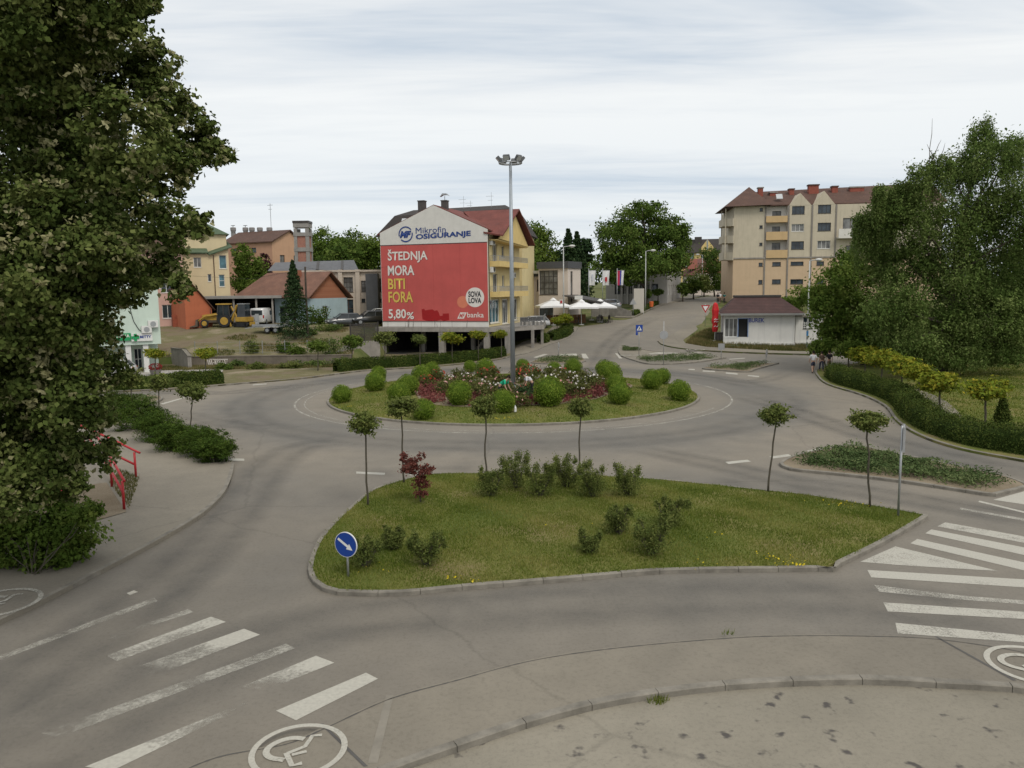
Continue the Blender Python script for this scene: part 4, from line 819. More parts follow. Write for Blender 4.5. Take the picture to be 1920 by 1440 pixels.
for i, (x, y, r_, lb) in enumerate(((212, 802, 50, 'spreading juniper farthest left in the bed behind the railing'), (252, 820, 50, 'spreading juniper, second from the left behind the railing'), (292, 840, 52, 'spreading juniper, third from the left behind the railing'), (332, 857, 52, 'spreading juniper, fourth from the left behind the railing'), (370, 871, 48, 'spreading juniper, second from the road-side tip of the bed'), (402, 881, 42, 'spreading juniper at the road-side tip of the bed'))):
    b = at(x, y - 14, .1); rad = pxm(r_, b.y) * 1.08; lo = [(b + Vector((random.uniform(-.5, .5) * rad, random.uniform(-.3, .5) * rad, rad * random.uniform(.4, .72))), (rad * .6, rad * .6, rad * .38)) for _ in range(7)] + [(b + Vector((0, .2, rad * .35)), (rad * .95, rad * .85, rad * .55))]
    shrub('spreading_juniper', lb, b, lo, G_JUN, 16000, .095, 'juniper', 'junipers behind the railing', 10, .03, 34, .12, .45, asp=.3)
def cover(name, label, P, n, h, parent=None, edge=.5, mat=None):
    A = np.array(inset(P, edge)); X = RNG.uniform(A[:, 0].min(), A[:, 0].max(), 500); Y = RNG.uniform(A[:, 1].min(), A[:, 1].max(), 500); k = inpoly(A, X, Y); c = np.stack([X[k], Y[k]], 1)[:70]
    i = RNG.integers(0, len(c), n); q = c[i] + RNG.normal(0, .38, (n, 2)); kk = inpoly(np.array(inset(P, .18)), q[:, 0], q[:, 1]); q = q[kk]; i = i[kk]; z = RNG.random(len(q)) ** .7 * h * (.6 + .4 * np.sin(q[:, 0] * 2) * np.cos(q[:, 1] * 2.3)) + .1
    Pp = np.concatenate([q, (z + zt(q[:, 0], q[:, 1]))[:, None]], 1); V, Fc = leafV(Pp, .13, None, 0, .35, .9); cv = RNG.uniform(.15, .85, len(c))
    return stuff(tag(link(name, np_mesh(name, V, Fc, mat or G_GCOV, np.clip(cv[i] + RNG.normal(0, .15, len(i)), 0, 1))), label, 'ground cover'))
cover('creeping_juniper', 'creeping juniper covering the right splitter island', sprP, 15000, .38, edge=.75)
cover('creeping_juniper', 'creeping juniper on the left splitter island', splP, 4500, .3)
cover('creeping_juniper', 'creeping juniper strip on the front of the crossing island', world([(1186, 674), (1212, 681), (1246, 682), (1306, 678.5), (1358, 672), (1320, 666.5), (1270, 667.5), (1225, 672)]), 6500, .45, edge=.3)
cover('creeping_juniper', 'small creeping juniper patch at the tip of the crossing island', world([(1163, 652), (1164, 660), (1200, 661), (1208, 659), (1190, 654)]), 2200, .4, edge=.2)
cover('creeping_juniper', 'creeping juniper on the island nearest the kiosk', br2P, 3000, .45)
cover('creeping_juniper', 'creeping juniper on the island below the deck', br3P, 3500, .4)

# weed tufts in the kerb joints, a gully, yellow flowers in the lawn
for px, py in ((1240, 1312), (1361, 1291), (1232, 1318), (1366, 1188)):
    c = at(px, py, .12 if py < 1280 else 0); grass('weed_tuft', [(c.x + .16 * math.cos(a), c.y + .1 * math.sin(a)) for a in np.linspace(0, 6.28, 9)[:-1]], 70 if py > 1280 else 30, .11, M_BL, .01 if py > 1280 else .12, w=.008)
g = at(1757, 1288); mb = MB(); mb.box(g.x - .14, g.y - .012, .015, g.x + .14, g.y + .02, .115); mb.build('gully_opening', pm('gully_black', (.02, .02, .02), .9, .2), fp)
M_YFL = leafm('yellow_flowers', (.40, .30, .015), (.52, .40, .02), (.62, .50, .05), .2)
for px, py, n_, w_ in ((1455, 1047, 36, .45), (1475, 1055, 26, .22), (1590, 944, 30, .5), (875, 1083, 18, .3), (725, 1068, 9, .5), (1340, 1010, 6, .6), (1300, 1055, 9, .5), (942, 786, 30, .35), (968, 785, 12, .3), (650, 763, 14, .25), (1060, 985, 5, .8)):
    c = at(px, py, .2); q = np.stack([c.x + RNG.normal(0, w_, n_), c.y + RNG.normal(0, w_ * .5, n_)], 1); z = (np.array([nearZ(a, b) for a, b in q]) if py > 850 else np.array([islz(a, b) for a, b in q])) + .17; V, Fc = leafV(np.concatenate([q, z[:, None]], 1), .055, None, 0, .9, 1.5); stuff(tag(link('yellow_flower_patch', np_mesh('yellow_flower_patch', V, Fc, M_YFL, RNG.random(n_))), 'patch of tiny yellow flowers in the lawn', 'flowers', 'yellow flower patches'))
# ============================================================ BUILDINGS
def tilem(name, col, rows=3.0):
    if name in _mc: return _mc[name]
    m, t, b = newmat(name); tcn = t.nodes.new('ShaderNodeTexCoord'); vec = tcn.outputs['Object']
    a = tex(t, 'ShaderNodeTexNoise', .8, vec, Detail=7.0, Roughness=.7); d = tex(t, 'ShaderNodeTexNoise', 9.0, vec, Detail=2.0)
    w = t.nodes.new('ShaderNodeTexWave'); w.wave_type = 'BANDS'; w.bands_direction = 'Z'; w.inputs['Scale'].default_value = rows; w.inputs['Distortion'].default_value = .3; t.links.new(vec, w.inputs['Vector'])
    c = ramp(t, a.outputs['Fac'], [(.3, mul(col, .7)), (.55, col), (.75, mul(col, 1.3))]); c = mixc(t, .5, c, ramp(t, d.outputs['Fac'], [(.35, (.6, .6, .6)), (.65, (1, 1, 1))]), 'MULTIPLY'); c = mixc(t, .35, c, w.outputs['Color'], 'MULTIPLY')
    t.links.new(c, b.inputs['Base Color']); b.inputs['Roughness'].default_value = .85
    bp = t.nodes.new('ShaderNodeBump'); bp.inputs['Strength'].default_value = .5; bp.inputs['Distance'].default_value = .05; t.links.new(w.outputs['Fac'], bp.inputs['Height']); t.links.new(bp.outputs[0], b.inputs['Normal']); _mc[name] = m; return m
def brickm(name, c1, c2, mortar, sc=4.0):
    if name in _mc: return _mc[name]
    m, t, b = newmat(name); tcn = t.nodes.new('ShaderNodeTexCoord'); mp = t.nodes.new('ShaderNodeMapping'); mp.inputs['Rotation'].default_value = (R(90), 0, 0); t.links.new(tcn.outputs['Object'], mp.inputs[0])
    br = t.nodes.new('ShaderNodeTexBrick'); br.inputs['Scale'].default_value = sc; br.inputs['Color1'].default_value = (*c1, 1); br.inputs['Color2'].default_value = (*c2, 1); br.inputs['Mortar'].default_value = (*mortar, 1); t.links.new(mp.outputs[0], br.inputs['Vector'])
    t.links.new(br.outputs['Color'], b.inputs['Base Color']); b.inputs['Roughness'].default_value = .9; _mc[name] = m; return m
GL = glassm('window_glass'); GLB = glassm('blue_glass', (.05, .12, .15)); GLC = glassm('curtained_glass', (.13, .13, .125), .15)
FR_DK = pm('dark_window_frame', (.05, .045, .042), .5, .1); FR_WH = pm('white_window_frame', (.66, .66, .64), .5, .05); FR_BR = pm('brown_window_frame', (.10, .06, .04), .6, .15)
class Fac:
    """a facade plane: origin, direction to the right as seen from outside"""
    def __init__(s, P0, u): s.P = Vector(P0); s.u = Vector((u[0], u[1], 0)).normalized(); s.n = Vector((s.u.y, -s.u.x, 0)); s.rz = math.atan2(s.u.y, s.u.x)
    def hit(s, px, py, dep=0.0):
        d = ray(px, py); t = (s.P - s.n * dep - CAMP).dot(s.n) / d.dot(s.n); Q = CAMP + d * t; return (Q - s.P).dot(s.u), Q.z - s.P.z
    def rect(s, x0, y0, x1, y1):
        a = s.hit(x0, y1); b = s.hit(x1, y0); c = s.hit(x0, y0); d = s.hit(x1, y1); return ((a[0] + c[0]) / 2, (a[1] + d[1]) / 2, (b[0] + d[0]) / 2, (b[1] + c[1]) / 2)
T_F = lambda s, d, z: (s, d, z)                       # front wall of a local box
def T_R(W): return lambda s, d, z: (W - d, s, z)      # right end wall, s runs backwards
def T_L(D): return lambda s, d, z: (d, D - s, z)      # left end wall
def T_B(W, D): return lambda s, d, z: (W - s, D - d, z)
def wall(mb, T, W, H, holes=(), dep=.2, x0=0, z0=0):
    xs = sorted({x0, x0 + W, *[h[0] for h in holes], *[h[2] for h in holes]}); zs = sorted({z0, z0 + H, *[h[1] for h in holes], *[h[3] for h in holes]})
    xs = [x for x in xs if x0 - 1e-6 <= x <= x0 + W + 1e-6]; zs = [z for z in zs if z0 - 1e-6 <= z <= z0 + H + 1e-6]
    for i in range(len(xs) - 1):
        for j in range(len(zs) - 1):
            cx_, cz_ = (xs[i] + xs[i + 1]) / 2, (zs[j] + zs[j + 1]) / 2
            if any(h[0] < cx_ < h[2] and h[1] < cz_ < h[3] for h in holes): continue
            mb.add([T(xs[i], 0, zs[j]), T(xs[i + 1], 0, zs[j]), T(xs[i + 1], 0, zs[j + 1]), T(xs[i], 0, zs[j + 1])], [(0, 1, 2, 3)])
    for a, b, c, d in holes:
        q = [(a, b), (c, b), (c, d), (a, d)]
        for k in range(4):
            p, r_ = q[k], q[(k + 1) % 4]; mb.add([T(p[0], 0, p[1]), T(r_[0], 0, r_[1]), T(r_[0], dep, r_[1]), T(p[0], dep, p[1])], [(0, 3, 2, 1)])
def tbox(mb, T, s0, d0, z0, s1, d1, z1):
    p = [T(s, d, z) for z in (z0, z1) for s, d in ((s0, d0), (s1, d0), (s1, d1), (s0, d1))]; mb.hexa(p[:4], p[4:])
def window(parent, T, r, nx=2, nz=1, frame=None, glass=None, dep=.2, bw=.06, name='window', sill=True, label=None):
    a, b, c, d = r; mb = MB(); f0, f1 = dep - .08, dep + .0; g = .004
    a, b, c, d = a + g, b + g, c - g, d - g
    tbox(mb, T, a, f0, b, a + bw, f1, d); tbox(mb, T, c - bw, f0, b, c, f1, d); tbox(mb, T, a + bw, f0, b, c - bw, f1, b + bw); tbox(mb, T, a + bw, f0, d - bw, c - bw, f1, d)
    for i in range(1, nx): x = a + (c - a) * i / nx; tbox(mb, T, x - bw * .45, f0 + .01, b + bw, x + bw * .45, f1 - .005, d - bw)
    for j in range(1, nz): z = b + (d - b) * j / nz; tbox(mb, T, a + bw, f0 + .015, z - bw * .4, c - bw, f1 - .01, z + bw * .4)
    if sill: tbox(mb, T, a - .05, -.05, b - .06, c + .05, f0 - .005, b - .012)
    w = mb.build(name, frame or FR_DK, parent)
    m2 = MB(); e_ = dep - .03; m2.add([T(a + bw * .5, e_, b + bw * .5), T(c - bw * .5, e_, b + bw * .5), T(c - bw * .5, e_, d - bw * .5), T(a + bw * .5, e_, d - bw * .5)], [(0, 1, 2, 3)]); m2.build('pane', glass or GL, w)
    if label: w['label'] = label
    return w
def gable(mb, W, D, z, h, ov=.4, th=.14, axis='x', xm=.5):
    """gable roof over a W x D box; ridge along axis"""
    def pl(p): mb.prism(p, (0, 0, th))
    if axis == 'x':
        m = D * xm; s1 = h / m; s2 = h / (D - m)
        pl([(-ov, -ov, z - ov * s1), (W + ov, -ov, z - ov * s1), (W + ov, m, z + h), (-ov, m, z + h)]); pl([(W + ov, D + ov, z - ov * s2), (-ov, D + ov, z - ov * s2), (-ov, m, z + h), (W + ov, m, z + h)])
    else:
        m = W * xm; s1 = h / m; s2 = h / (W - m)
        pl([(-ov, D + ov, z - ov * s1), (-ov, -ov, z - ov * s1), (m, -ov, z + h), (m, D + ov, z + h)]); pl([(W + ov, -ov, z - ov * s2), (W + ov, D + ov, z - ov * s2), (m, D + ov, z + h), (m, -ov, z + h)])
def hip(mb, W, D, z, h, ov=.5, run=None, th=.12):
    run = run or D / 2; a = [(-ov, -ov, z), (W + ov, -ov, z), (W + ov, D + ov, z), (-ov, D + ov, z)]; r0, r1 = (run, D / 2, z + h), (W - run, D / 2, z + h)
    mb.add(a + [r0, r1], [(0, 1, 5, 4), (1, 2, 5), (2, 3, 4, 5), (3, 0, 4), (3, 2, 1, 0)]); mb.box(-ov, -ov, z - th, W + ov, D + ov, z - .004)
def text(parent, T, s, r, mat, bold=0.0, d=-.012, name='lettering', slant=0.0, font_shear=0):
    """flat lettering fitted to a rectangle of a facade"""
    cu = bpy.data.curves.new(name, 'FONT'); cu.body = s; cu.size = 1; cu.offset = bold; cu.resolution_u = 3; cu.shear = font_shear
    o = bpy.data.objects.new(name, cu); COL.objects.link(o); dg = bpy.context.evaluated_depsgraph_get(); me = bpy.data.meshes.new_from_object(o.evaluated_get(dg)); bpy.data.objects.remove(o); bpy.data.curves.remove(cu)
    co = np.array([v.co for v in me.vertices]); lo, hi = co.min(0), co.max(0); a, b, c, e_ = r
    for v in me.vertices:
        x = (v.co.x - lo[0]) / (hi[0] - lo[0]); y = (v.co.y - lo[1]) / (hi[1] - lo[1]); v.co = T(a + (c - a) * x, d, b + (e_ - b) * y + slant * (c - a) * x)
    me.materials.clear(); me.materials.append(mat); return link(name, me, parent)
def flat(parent, T, pts, mat, name, d=-.01, sub=None):
    mb = MB(); mb.add([T(p[0], d, p[1]) for p in pts], [tuple(range(len(pts)))]); return mb.build(name, mat, parent)
def disc(c, r, n=24, ry=None): return [(c[0] + r * math.cos(a), c[1] + (ry or r) * math.sin(a)) for a in np.linspace(0, 2 * math.pi, n, endpoint=False)]
def rail(parent, pts, h, mat, gap=.13, r=.012, name='railing', top=.03):
    mb = MB()
    for a, b in zip(pts, pts[1:]):
        a, b = Vector(a), Vector(b); mb.bar(a + Vector((0, 0, h)), b + Vector((0, 0, h)), top); mb.bar(a + Vector((0, 0, .08)), b + Vector((0, 0, .08)), top * .8); k = max(1, int((b - a).length / gap))
        for i in range(k + 1): p = a.lerp(b, i / k); mb.bar(p + Vector((0, 0, .08)), p + Vector((0, 0, h)), r * 2)
    return mb.build(name, mat, parent)
def box_walls(mb, W, D, H, z0=0, front=(), right=(), left=(), back=(), dep=.2):
    wall(mb, T_F, W, H, front, dep, 0, z0); wall(mb, T_R(W), D, H, right, dep, 0, z0); wall(mb, T_L(D), D, H, left, dep, 0, z0); wall(mb, T_B(W, D), W, H, back, dep, 0, z0)
c1 = lambda x, y: (180 + x * .28125, 380 + y * .28125)
c2 = lambda x, y: (680 + x / 4, 340 + y / 4)
c3p = lambda x, y: (960 + x * .20833, 380 + y * .20833)
c4p = lambda x, y: (1280 + x / 4, 320 + y / 4)
def rc(F, c, x0, y0, x1, y1): a = c(x0, y0); b = c(x1, y1); return F.rect(a[0], a[1], b[0], b[1])

# ---------------- poster building
A = deep(917, 613, 85.0); th = R(18); uu = Vector((math.cos(th), -math.sin(th), 0)); F0 = Fac(A, uu); PW = -F0.hit(716, 560)[0]; P0 = A - uu * PW
FP = Fac(P0, uu); FS = Fac(A, (math.sin(th), math.cos(th))); PD = 11.2; GZ0 = -A.z       # local ground of the garage
pb = thing('poster_building', 'yellow three-storey building with red advertising wall and red gable roof', 'building', P0, FP.rz)
M_YEL = pm('yellow_render', (.62, .47, .20), .9, .1, 1.5, streak=.15); M_CREAMY = pm('pale_yellow_render', (.60, .50, .27), .9, .1, 1.5, streak=.2); M_WREND = pm('white_render', (.60, .585, .55), .9, .08, 1.2, streak=.12)
M_ROOFR = tilem('red_tiles', (.20, .055, .042)); M_ROOFB = tilem('brown_tiles', (.115, .058, .04)); M_ROOFD = tilem('dark_brown_sheet', (.045, .036, .032))
M_POST = pm('red_poster_vinyl', (.47, .085, .076), .55, .14, .35, streak=.12); M_POSTD = pm('repainted_red_patch', (.30, .006, .008), .6, .1, 1)
M_INK = pm('poster_white', (.66, .62, .58), .6, .08, 2); M_INKY = pm('poster_yellow', (.60, .43, .09), .6, .08, 2); M_INKB = pm('logo_blue', (.015, .045, .20), .6, .1, 2); M_INKK = pm('print_black', (.03, .03, .035), .6, .1); M_ORNG = pm('poster_orange', (.60, .19, .11), .6, .1)
EZ = 10.35; AZ = FP.hit(812.5, 384.5)[1]; AX = FP.hit(812.5, 384.5)[0]
side_doors = [rc(FS, c2, 1005, 480, 1045, 590), rc(FS, c2, 1003, 690, 1045, 815)]
sd_ = []
for fl in (3.35, 6.6): sd_ += [(1.5, fl + .1, 3.0, fl + 2.35), (4.6, fl + .9, 5.5, fl + 2.2), (7.6, fl + .1, 9.2, fl + 2.35)]
shop = [(.35, .35, 3.6, 2.9), (4.5, .1, 6.7, 2.9), (7.6, .35, 10.2, 2.9)]
mb = MB(); wall(mb, T_R(PW), PD, EZ, shop + sd_, .2); wall(mb, T_B(PW, PD), PW, EZ); wall(mb, T_L(PD), PD, EZ); mb.build('wall', M_CREAMY, pb)
mb = MB(); mb.add([(0, 0, 0), (PW, 0, 0), (PW, 0, EZ), (AX, 0, AZ), (0, 0, EZ), ], [(0, 1, 2, 3, 4)]); mb.build('gable_wall', M_WREND, pb); mb = MB(); mb.add([(0, PD, EZ), (AX, PD, AZ), (PW, PD, EZ)], [(0, 1, 2)]); mb.build('gable_wall', M_WREND, pb)
for i, r_ in enumerate(sd_): window(pb, T_R(PW), r_, 2 if i % 3 != 1 else 1, 1, FR_WH, [GL, GLC][i % 2], name='balcony_door' if i % 3 != 1 else 'window')
for i, r_ in enumerate(shop): window(pb, T_R(PW), r_, 3, 1, FR_WH, GLB if i == 0 else GL, name='shop_window', bw=.1)
flat_T = T_F
r_ = FP.rect(717, 461, 915.5, 601.5); poster = MB(); zl, zr = FP.hit(717, 461)[1], FP.hit(915, 454.5)[1]; zb = FP.hit(816, 602)[1]; x0, x1 = .06, PW - .08
poster.prism([(x0, -.03, zb), (x1, -.03, zb), (x1, -.03, zr), (x0, -.03, zl)], (0, .028, 0)); poster = poster.build('poster', M_POST, pb); poster['label'] = 'large red savings poster covering the end wall'
mb = MB(); mb.box(x0 - .03, -.05, zb - .05, x1 + .03, -.002, zb); mb.hexa([(x0 - .03, -.05, zl), (x1 + .03, -.05, zr), (x1 + .03, -.002, zr), (x0 - .03, -.002, zl)], [(x0 - .03, -.05, zl + .07), (x1 + .03, -.05, zr + .07), (x1 + .03, -.002, zr + .07), (x0 - .03, -.002, zl + .07)]); mb.build('poster_edge', FR_DK, pb)
def R2(x0, y0, x1, y1): return rc(FP, c2, x0, y0, x1, y1)
for s, r_, m_ in (('ŠTEDNJA', (189, 508, 487, 611), M_INK), ('MORA', (190, 630, 388, 706), M_INK), ('BITI', (192, 729, 318, 809), M_INKY), ('FORA', (195, 826, 378, 909), M_INKY), ('5,80', (195, 958, 327, 1040), M_INK), ('%', (332, 980, 386, 1034), M_INK)):
    sh = MB(); text(poster, T_F, s, R2(r_[0] + 3, r_[1] + 3, r_[2] + 3, r_[3] + 3), pm('poster_shadow', (.16, .012, .012), .6, .1), .022, -.036, slant=-.0); text(poster, T_F, s, R2(*r_), m_, .022, -.044)
for k_ in (1, 2, 3):
    mb = MB(); xq = x0 + (x1 - x0) * k_ / 4; mb.box(xq - .012, -.0335, zb + .02, xq + .012, -.0302, min(zl, zr) - .02); mb.build('poster_seam', pm('poster_seam_red', (.36, .055, .05), .6, .1), poster)
flat(poster, T_F, disc(FP.hit(*c2(751, 905)), pxm(11.2, 86)), M_ORNG, 'round_badge', -.038)
flat(poster, T_F, disc(FP.hit(*c2(843, 870)), pxm(18.2, 86), 32), M_INK, 'round_badge', -.044)
text(poster, T_F, 'SOVA', R2(793, 824, 890, 869), M_INKK, .04, -.05); text(poster, T_F, 'LOVA', R2(795, 873, 891, 915), M_INKK, .04, -.05)
text(poster, T_F, 'banka', R2(785, 982, 909, 1021), M_INK, .01, -.04)
q = [FP.hit(*c2(*p)) for p in ((711, 1030), (760, 1030), (781, 983), (732, 983))]; flat(poster, T_F, q, M_INK, 'bank_logo', -.04); text(poster, T_F, 'MF', R2(724, 992, 768, 1023), M_POST, .03, -.046, font_shear=.4)
pts = [(443, 960), (462, 955), (470, 968), (500, 962), (525, 960), (540, 972), (560, 966), (572, 985), (580, 1010), (600, 1008), (602, 992), (648, 990), (650, 1040), (610, 1048), (585, 1036), (560, 1046), (520, 1050), (480, 1046), (450, 1035), (446, 1000)]
flat(poster, T_F, [FP.hit(*c2(*p)) for p in pts][::-1], M_POSTD, 'paint_patch', -.036)
def arc(c, r0, r1, a0, a1, mat, parent, d, name, n=28):
    mb = MB(); th_ = np.linspace(a0, a1, n); mb.add([T_F(c[0] + r_ * math.cos(a), d, c[1] + r_ * math.sin(a)) for a in th_ for r_ in (r1, r0)], [(2 * i, 2 * i + 2, 2 * i + 3, 2 * i + 1) for i in range(n - 1)]); return mb.build(name, mat, parent)
lc_ = FP.hit(*c2(323, 397)); lr_ = pxm(14.6, 87)
arc(lc_, lr_ * .84, lr_, R(35), R(195), M_INKB, pb, -.03, 'round_logo'); arc(lc_, lr_ * .84, lr_, R(225), R(372), M_INKB, pb, -.03, 'round_logo')
text(pb, T_F, 'MF', R2(278, 372, 366, 424), M_INKB, .06, -.032, font_shear=.3); text(pb, T_F, 'Mikrofin', R2(398, 344, 624, 388), M_INKB, .0, -.03, slant=.012); text(pb, T_F, 'OSIGURANJE', R2(399, 390, 812, 440), M_INKB, .035, -.03, slant=.03)
# roofs
mb = MB()
mb.prism([(-.35, PD + .4, EZ - .25), (-.35, .03, EZ - .25), (AX, .03, AZ - .1), (AX, PD + .4, AZ - .1)], (0, 0, .16)); mb.prism([(PW + .35, .03, EZ - .22), (PW + .35, PD + .4, EZ - .22), (AX, PD + .4, AZ - .1), (AX, .03, AZ - .1)], (0, 0, .16))
rf = mb.build('roof', M_ROOFR, pb)
CZ = 12.75; CYL = 5.8; XR = PW + 1.75
mb = MB(); mb.prism([(XR, -.1, 9.55), (XR, CYL, CZ), (AX + 1.2, CYL, CZ), (PW - .4, -.1, 9.55 + .35)], (0, 0, .16)); mb.prism([(XR, CYL, CZ), (XR, PD + .7, 9.1), (PW - 1, PD + .7, 9.1), (AX + 1.2, CYL, CZ)], (0, 0, .16)); mb.build('cross_roof', M_ROOFR, pb)
mb = MB(); xg = PW + 1.15; mb.prism([(xg, .35, 9.35), (xg, PD + .0, 8.95), (xg, CYL, CZ - .25)], (-.12, 0, 0)); mb.prism([(xg - .12, .35, 9.3), (xg - .12, PD, 8.95), (PW, PD, 8.95), (PW, .35, 9.3)], (0, 0, -.12)); mb.build('gable_wall', M_YEL, pb)
text(pb, T_R(xg), 'F', (CYL - .8, CZ - 1.5, CYL - .4, CZ - .9), M_INKK, .02, -.02, 'gable_ornament')
for x, y, zt_, w_, cowl in ((FP.hit(*c2(445, 150), 1.2)[0], 1.2, FP.hit(*c2(445, 152), 1.2)[1], .36, 0), (FP.hit(*c2(616, 150), 1.4)[0], 1.4, FP.hit(*c2(616, 150), 1.4)[1], .31, 1)):
    mb = MB(); mb.box(x - w_, y - .35, EZ + 1, x + w_, y + .35, zt_); mb.box(x - w_ - .05, y - .4, zt_, x + w_ + .05, y + .4, zt_ + .1); ch = mb.build('chimney', pm('chimney_slate', (.075, .07, .068), .8, .2, 3), rf)
    if cowl: mb = MB(); mb.tube([(x, y, zt_ + .1), (x, y, zt_ + .55)], .04); mb.prism([(x - .5, y - .2, zt_ + .5), (x - .2, y - .2, zt_ + .85), (x + .25, y - .2, zt_ + .82), (x + .55, y - .2, zt_ + .55), (x + .2, y - .2, zt_ + .68), (x - .2, y - .2, zt_ + .66)], (0, .4, 0)); mb.build('chimney_cowl', M_STEEL, ch)
# balconies
for fl in (3.3, 6.55):
    mb = MB(); mb.box(PW, .55, fl - .12, PW + 1.1, PD - .05, fl + .08); mb.box(PW + 1.02, .55, fl + .083, PW + 1.1, PD - .05, fl + .45); mb.box(PW, .55, fl + .083, PW + 1.015, .63, fl + .45); b_ = mb.build('balcony', M_YEL, pb)
    rail(b_, [(PW + .05, .6, fl + .45), (PW + 1.06, .6, fl + .45), (PW + 1.06, PD - .1, fl + .45)], .6, M_STEEL, .16, .012)
for y_, z_ in ((.9, 9.0), (.9, 6.1), (8.2, 5.6)):
    mb = MB(); mb.box(PW + .01, y_ - .45, z_ - .3, PW + .36, y_ + .45, z_ + .3); ac = mb.build('air_conditioner', M_WHITE, pb, bevel=.03); mb = MB(); mb.tube([(PW + .362, y_ + .08, z_), (PW + .375, y_ + .08, z_)], .22, 14); mb.build('fan_grille', FR_DK, ac)
mb = MB(); mb.tube([(PW + .06, .12, .2), (PW + .06, .12, EZ - .6), (PW + .3, .05, EZ - .25)], .05); mb.build('downpipe', FR_DK, pb)
# deck over the garage
dk = [(-.4, -1.0), (PW + .6, -1.0), (0, 0), (0, 0), (PW + .6, PD + 1)]; L2 = lambda P: ((Vector(P) - P0).dot(uu), (Vector(P) - P0).dot(Vector((math.sin(th), math.cos(th), 0))))
cr_ = L2(deep(1020, 613, 88.5)); cr2 = L2(deep(1024, 612, 97)); fr_ = L2(deep(950, 613, 84.5)); fl_ = (-.5, -.9)
deck_pts = [fl_, (PW - .2, -.9), fr_, cr_, cr2, (PW + 1, PD + 3), (-.5, PD + 3)]
mb = MB(); mb.prism([(p[0], p[1], -.5) for p in deck_pts], (0, 0, .47)); dkk = mb.build('deck', M_CONC, pb)
rail(pb, [(fr_[0] + .4, fr_[1] + .3, -.03), (cr_[0] - .1, cr_[1] + .1, -.03), (cr2[0] - .1, cr2[1], -.03)], 1.0, M_STEEL, .16, .012)
for px_, w_, dpt in ((722, .3, -.6), (777, .22, 2.5), (833, .3, -.55), (869, .2, 3.0), (916, .28, -.5), (953, .28, None), (997, .14, None), (1020, .12, None)):
    mb = MB()
    if dpt is None:
        P = {953: (fr_[0] + .0, fr_[1] + .4), 997: ((fr_[0] + cr_[0]) / 2 + .6, (fr_[1] + cr_[1]) / 2 + .6), 1020: (cr_[0] - .25, cr_[1] + .1)}[px_]
    else: s_ = FP.hit(px_, 640)[0]; P = (s_ + dpt * .0, dpt)
    mb.box(P[0] - w_, P[1] - w_, GZ0 - .3, P[0] + w_, P[1] + w_, -.503); mb.build('column', M_CONC, pb)
mb = MB(); wall(mb, T_F, PW + 4, 2.9, (), .2, -.5, GZ0 - .2); 
for v in range(len(mb.v)): mb.v[v] = (mb.v[v][0], 8.5, mb.v[v][2])
mb.box(-.5, 2, GZ0 - .2, -.3, 8.5, -.51); mb.build('garage_wall', pm('shade_dark_concrete', (.028, .026, .024), .95, .3, 1), pb)  # shade under the deck is painted into this near-black wall colour
mb = MB(); mb.box(-.4, -.7, GZ0 - .25, PW + 2.2, 8.4, GZ0 + .16); mb.build('garage_floor', pm('garage_floor', (.035, .033, .031), .95, .3, 1), pb)  # floor colour also carries the garage's shade
mb = MB(); sx = FP.hit(865, 650)[0]
for k in range(9): mb.box(sx + k * .22, 3.5, GZ0 + k * .24, sx + .3 + k * .22, 4.8, GZ0 + .28 + k * .24)
mb.build('garage_stair', M_CONC, pb)
for i in range(16):
    s_ = random.choice([.9, 3.2, 3.5, 3.7, 4.0, 5.1, 6.7, 7.0, 7.3, 8.6, 9.8, 10.4]) + random.uniform(-.15, .15); mb = MB(); mb.tube([(s_, -.75, -.04), (s_ + random.uniform(-.08, .08), -.75, random.uniform(.35, 1.0))], .014, 5); mb.build('rebar', pm('rusty_rebar', (.06, .04, .03), .9, .3), pb)
# ---------------- brown mansard roofed building behind it
PB2 = deep(716, 560, 103); W2 = deep(950, 560, 100) - PB2; F2 = Fac(PB2, W2); bm_ = thing('mansard_building', 'building with dark brown mansard roof rising behind the poster building', 'building', (PB2.x, PB2.y, 3.4), F2.rz)
F2 = Fac((PB2.x, PB2.y, 3.4), W2); W2 = W2.length + 2; z1 = F2.hit(718, 444)[1]; z2 = F2.hit(740, 398)[1]
mb = MB(); box_walls(mb, W2, 10, z1); mb.build('wall', M_CREAMY, bm_)
mb = MB(); o_ = .5; b4 = [(-o_, -o_, z1), (W2 + o_, -o_, z1), (W2 + o_, 10.5, z1), (-o_, 10.5, z1)]; t4 = [(1.5, 1.6, z2 - .3), (W2 - 1.5, 1.6, z2 + .2), (W2 - 1.5, 8.4, z2 + .2), (1.5, 8.4, z2 - .3)]; mb.hexa(b4, t4); mb.add([t4[0], t4[1], (W2 - 3, 5, z2 + 1.0), (3, 5, z2 + .7)] + [t4[2], t4[3]], [(0, 1, 2, 3), (3, 2, 4, 5), (1, 4, 2), (0, 3, 5)]); rf2 = mb.build('roof', M_ROOFD, bm_)
for x in (3.3, 5.6, W2 - 5.2, W2 - 3.4):
    mb = MB(); za = z1 + 2.0; mb.obox((x, .35, za - .1), (.45, 0, 0), (0, .25, .35), (0, -.05, .04)); mb.build('skylight', pm('skylight_glass', (.45, .47, .48), .2, .1), rf2)
for x, h in ((W2 * .55, 2.2), (W2 * .75, 2.6), (W2 * .6, 1.6)):
    mb = MB(); mb.tube([(x, 4, z2), (x, 4, z2 + h)], .02, 5); mb.bar((x - .7, 4, z2 + h * .8), (x + .3, 4, z2 + h * .8), .03); mb.bar((x - .5, 4, z2 + h * .6), (x + .2, 4, z2 + h * .6), .03); mb.build('antenna', M_STEEL, rf2)

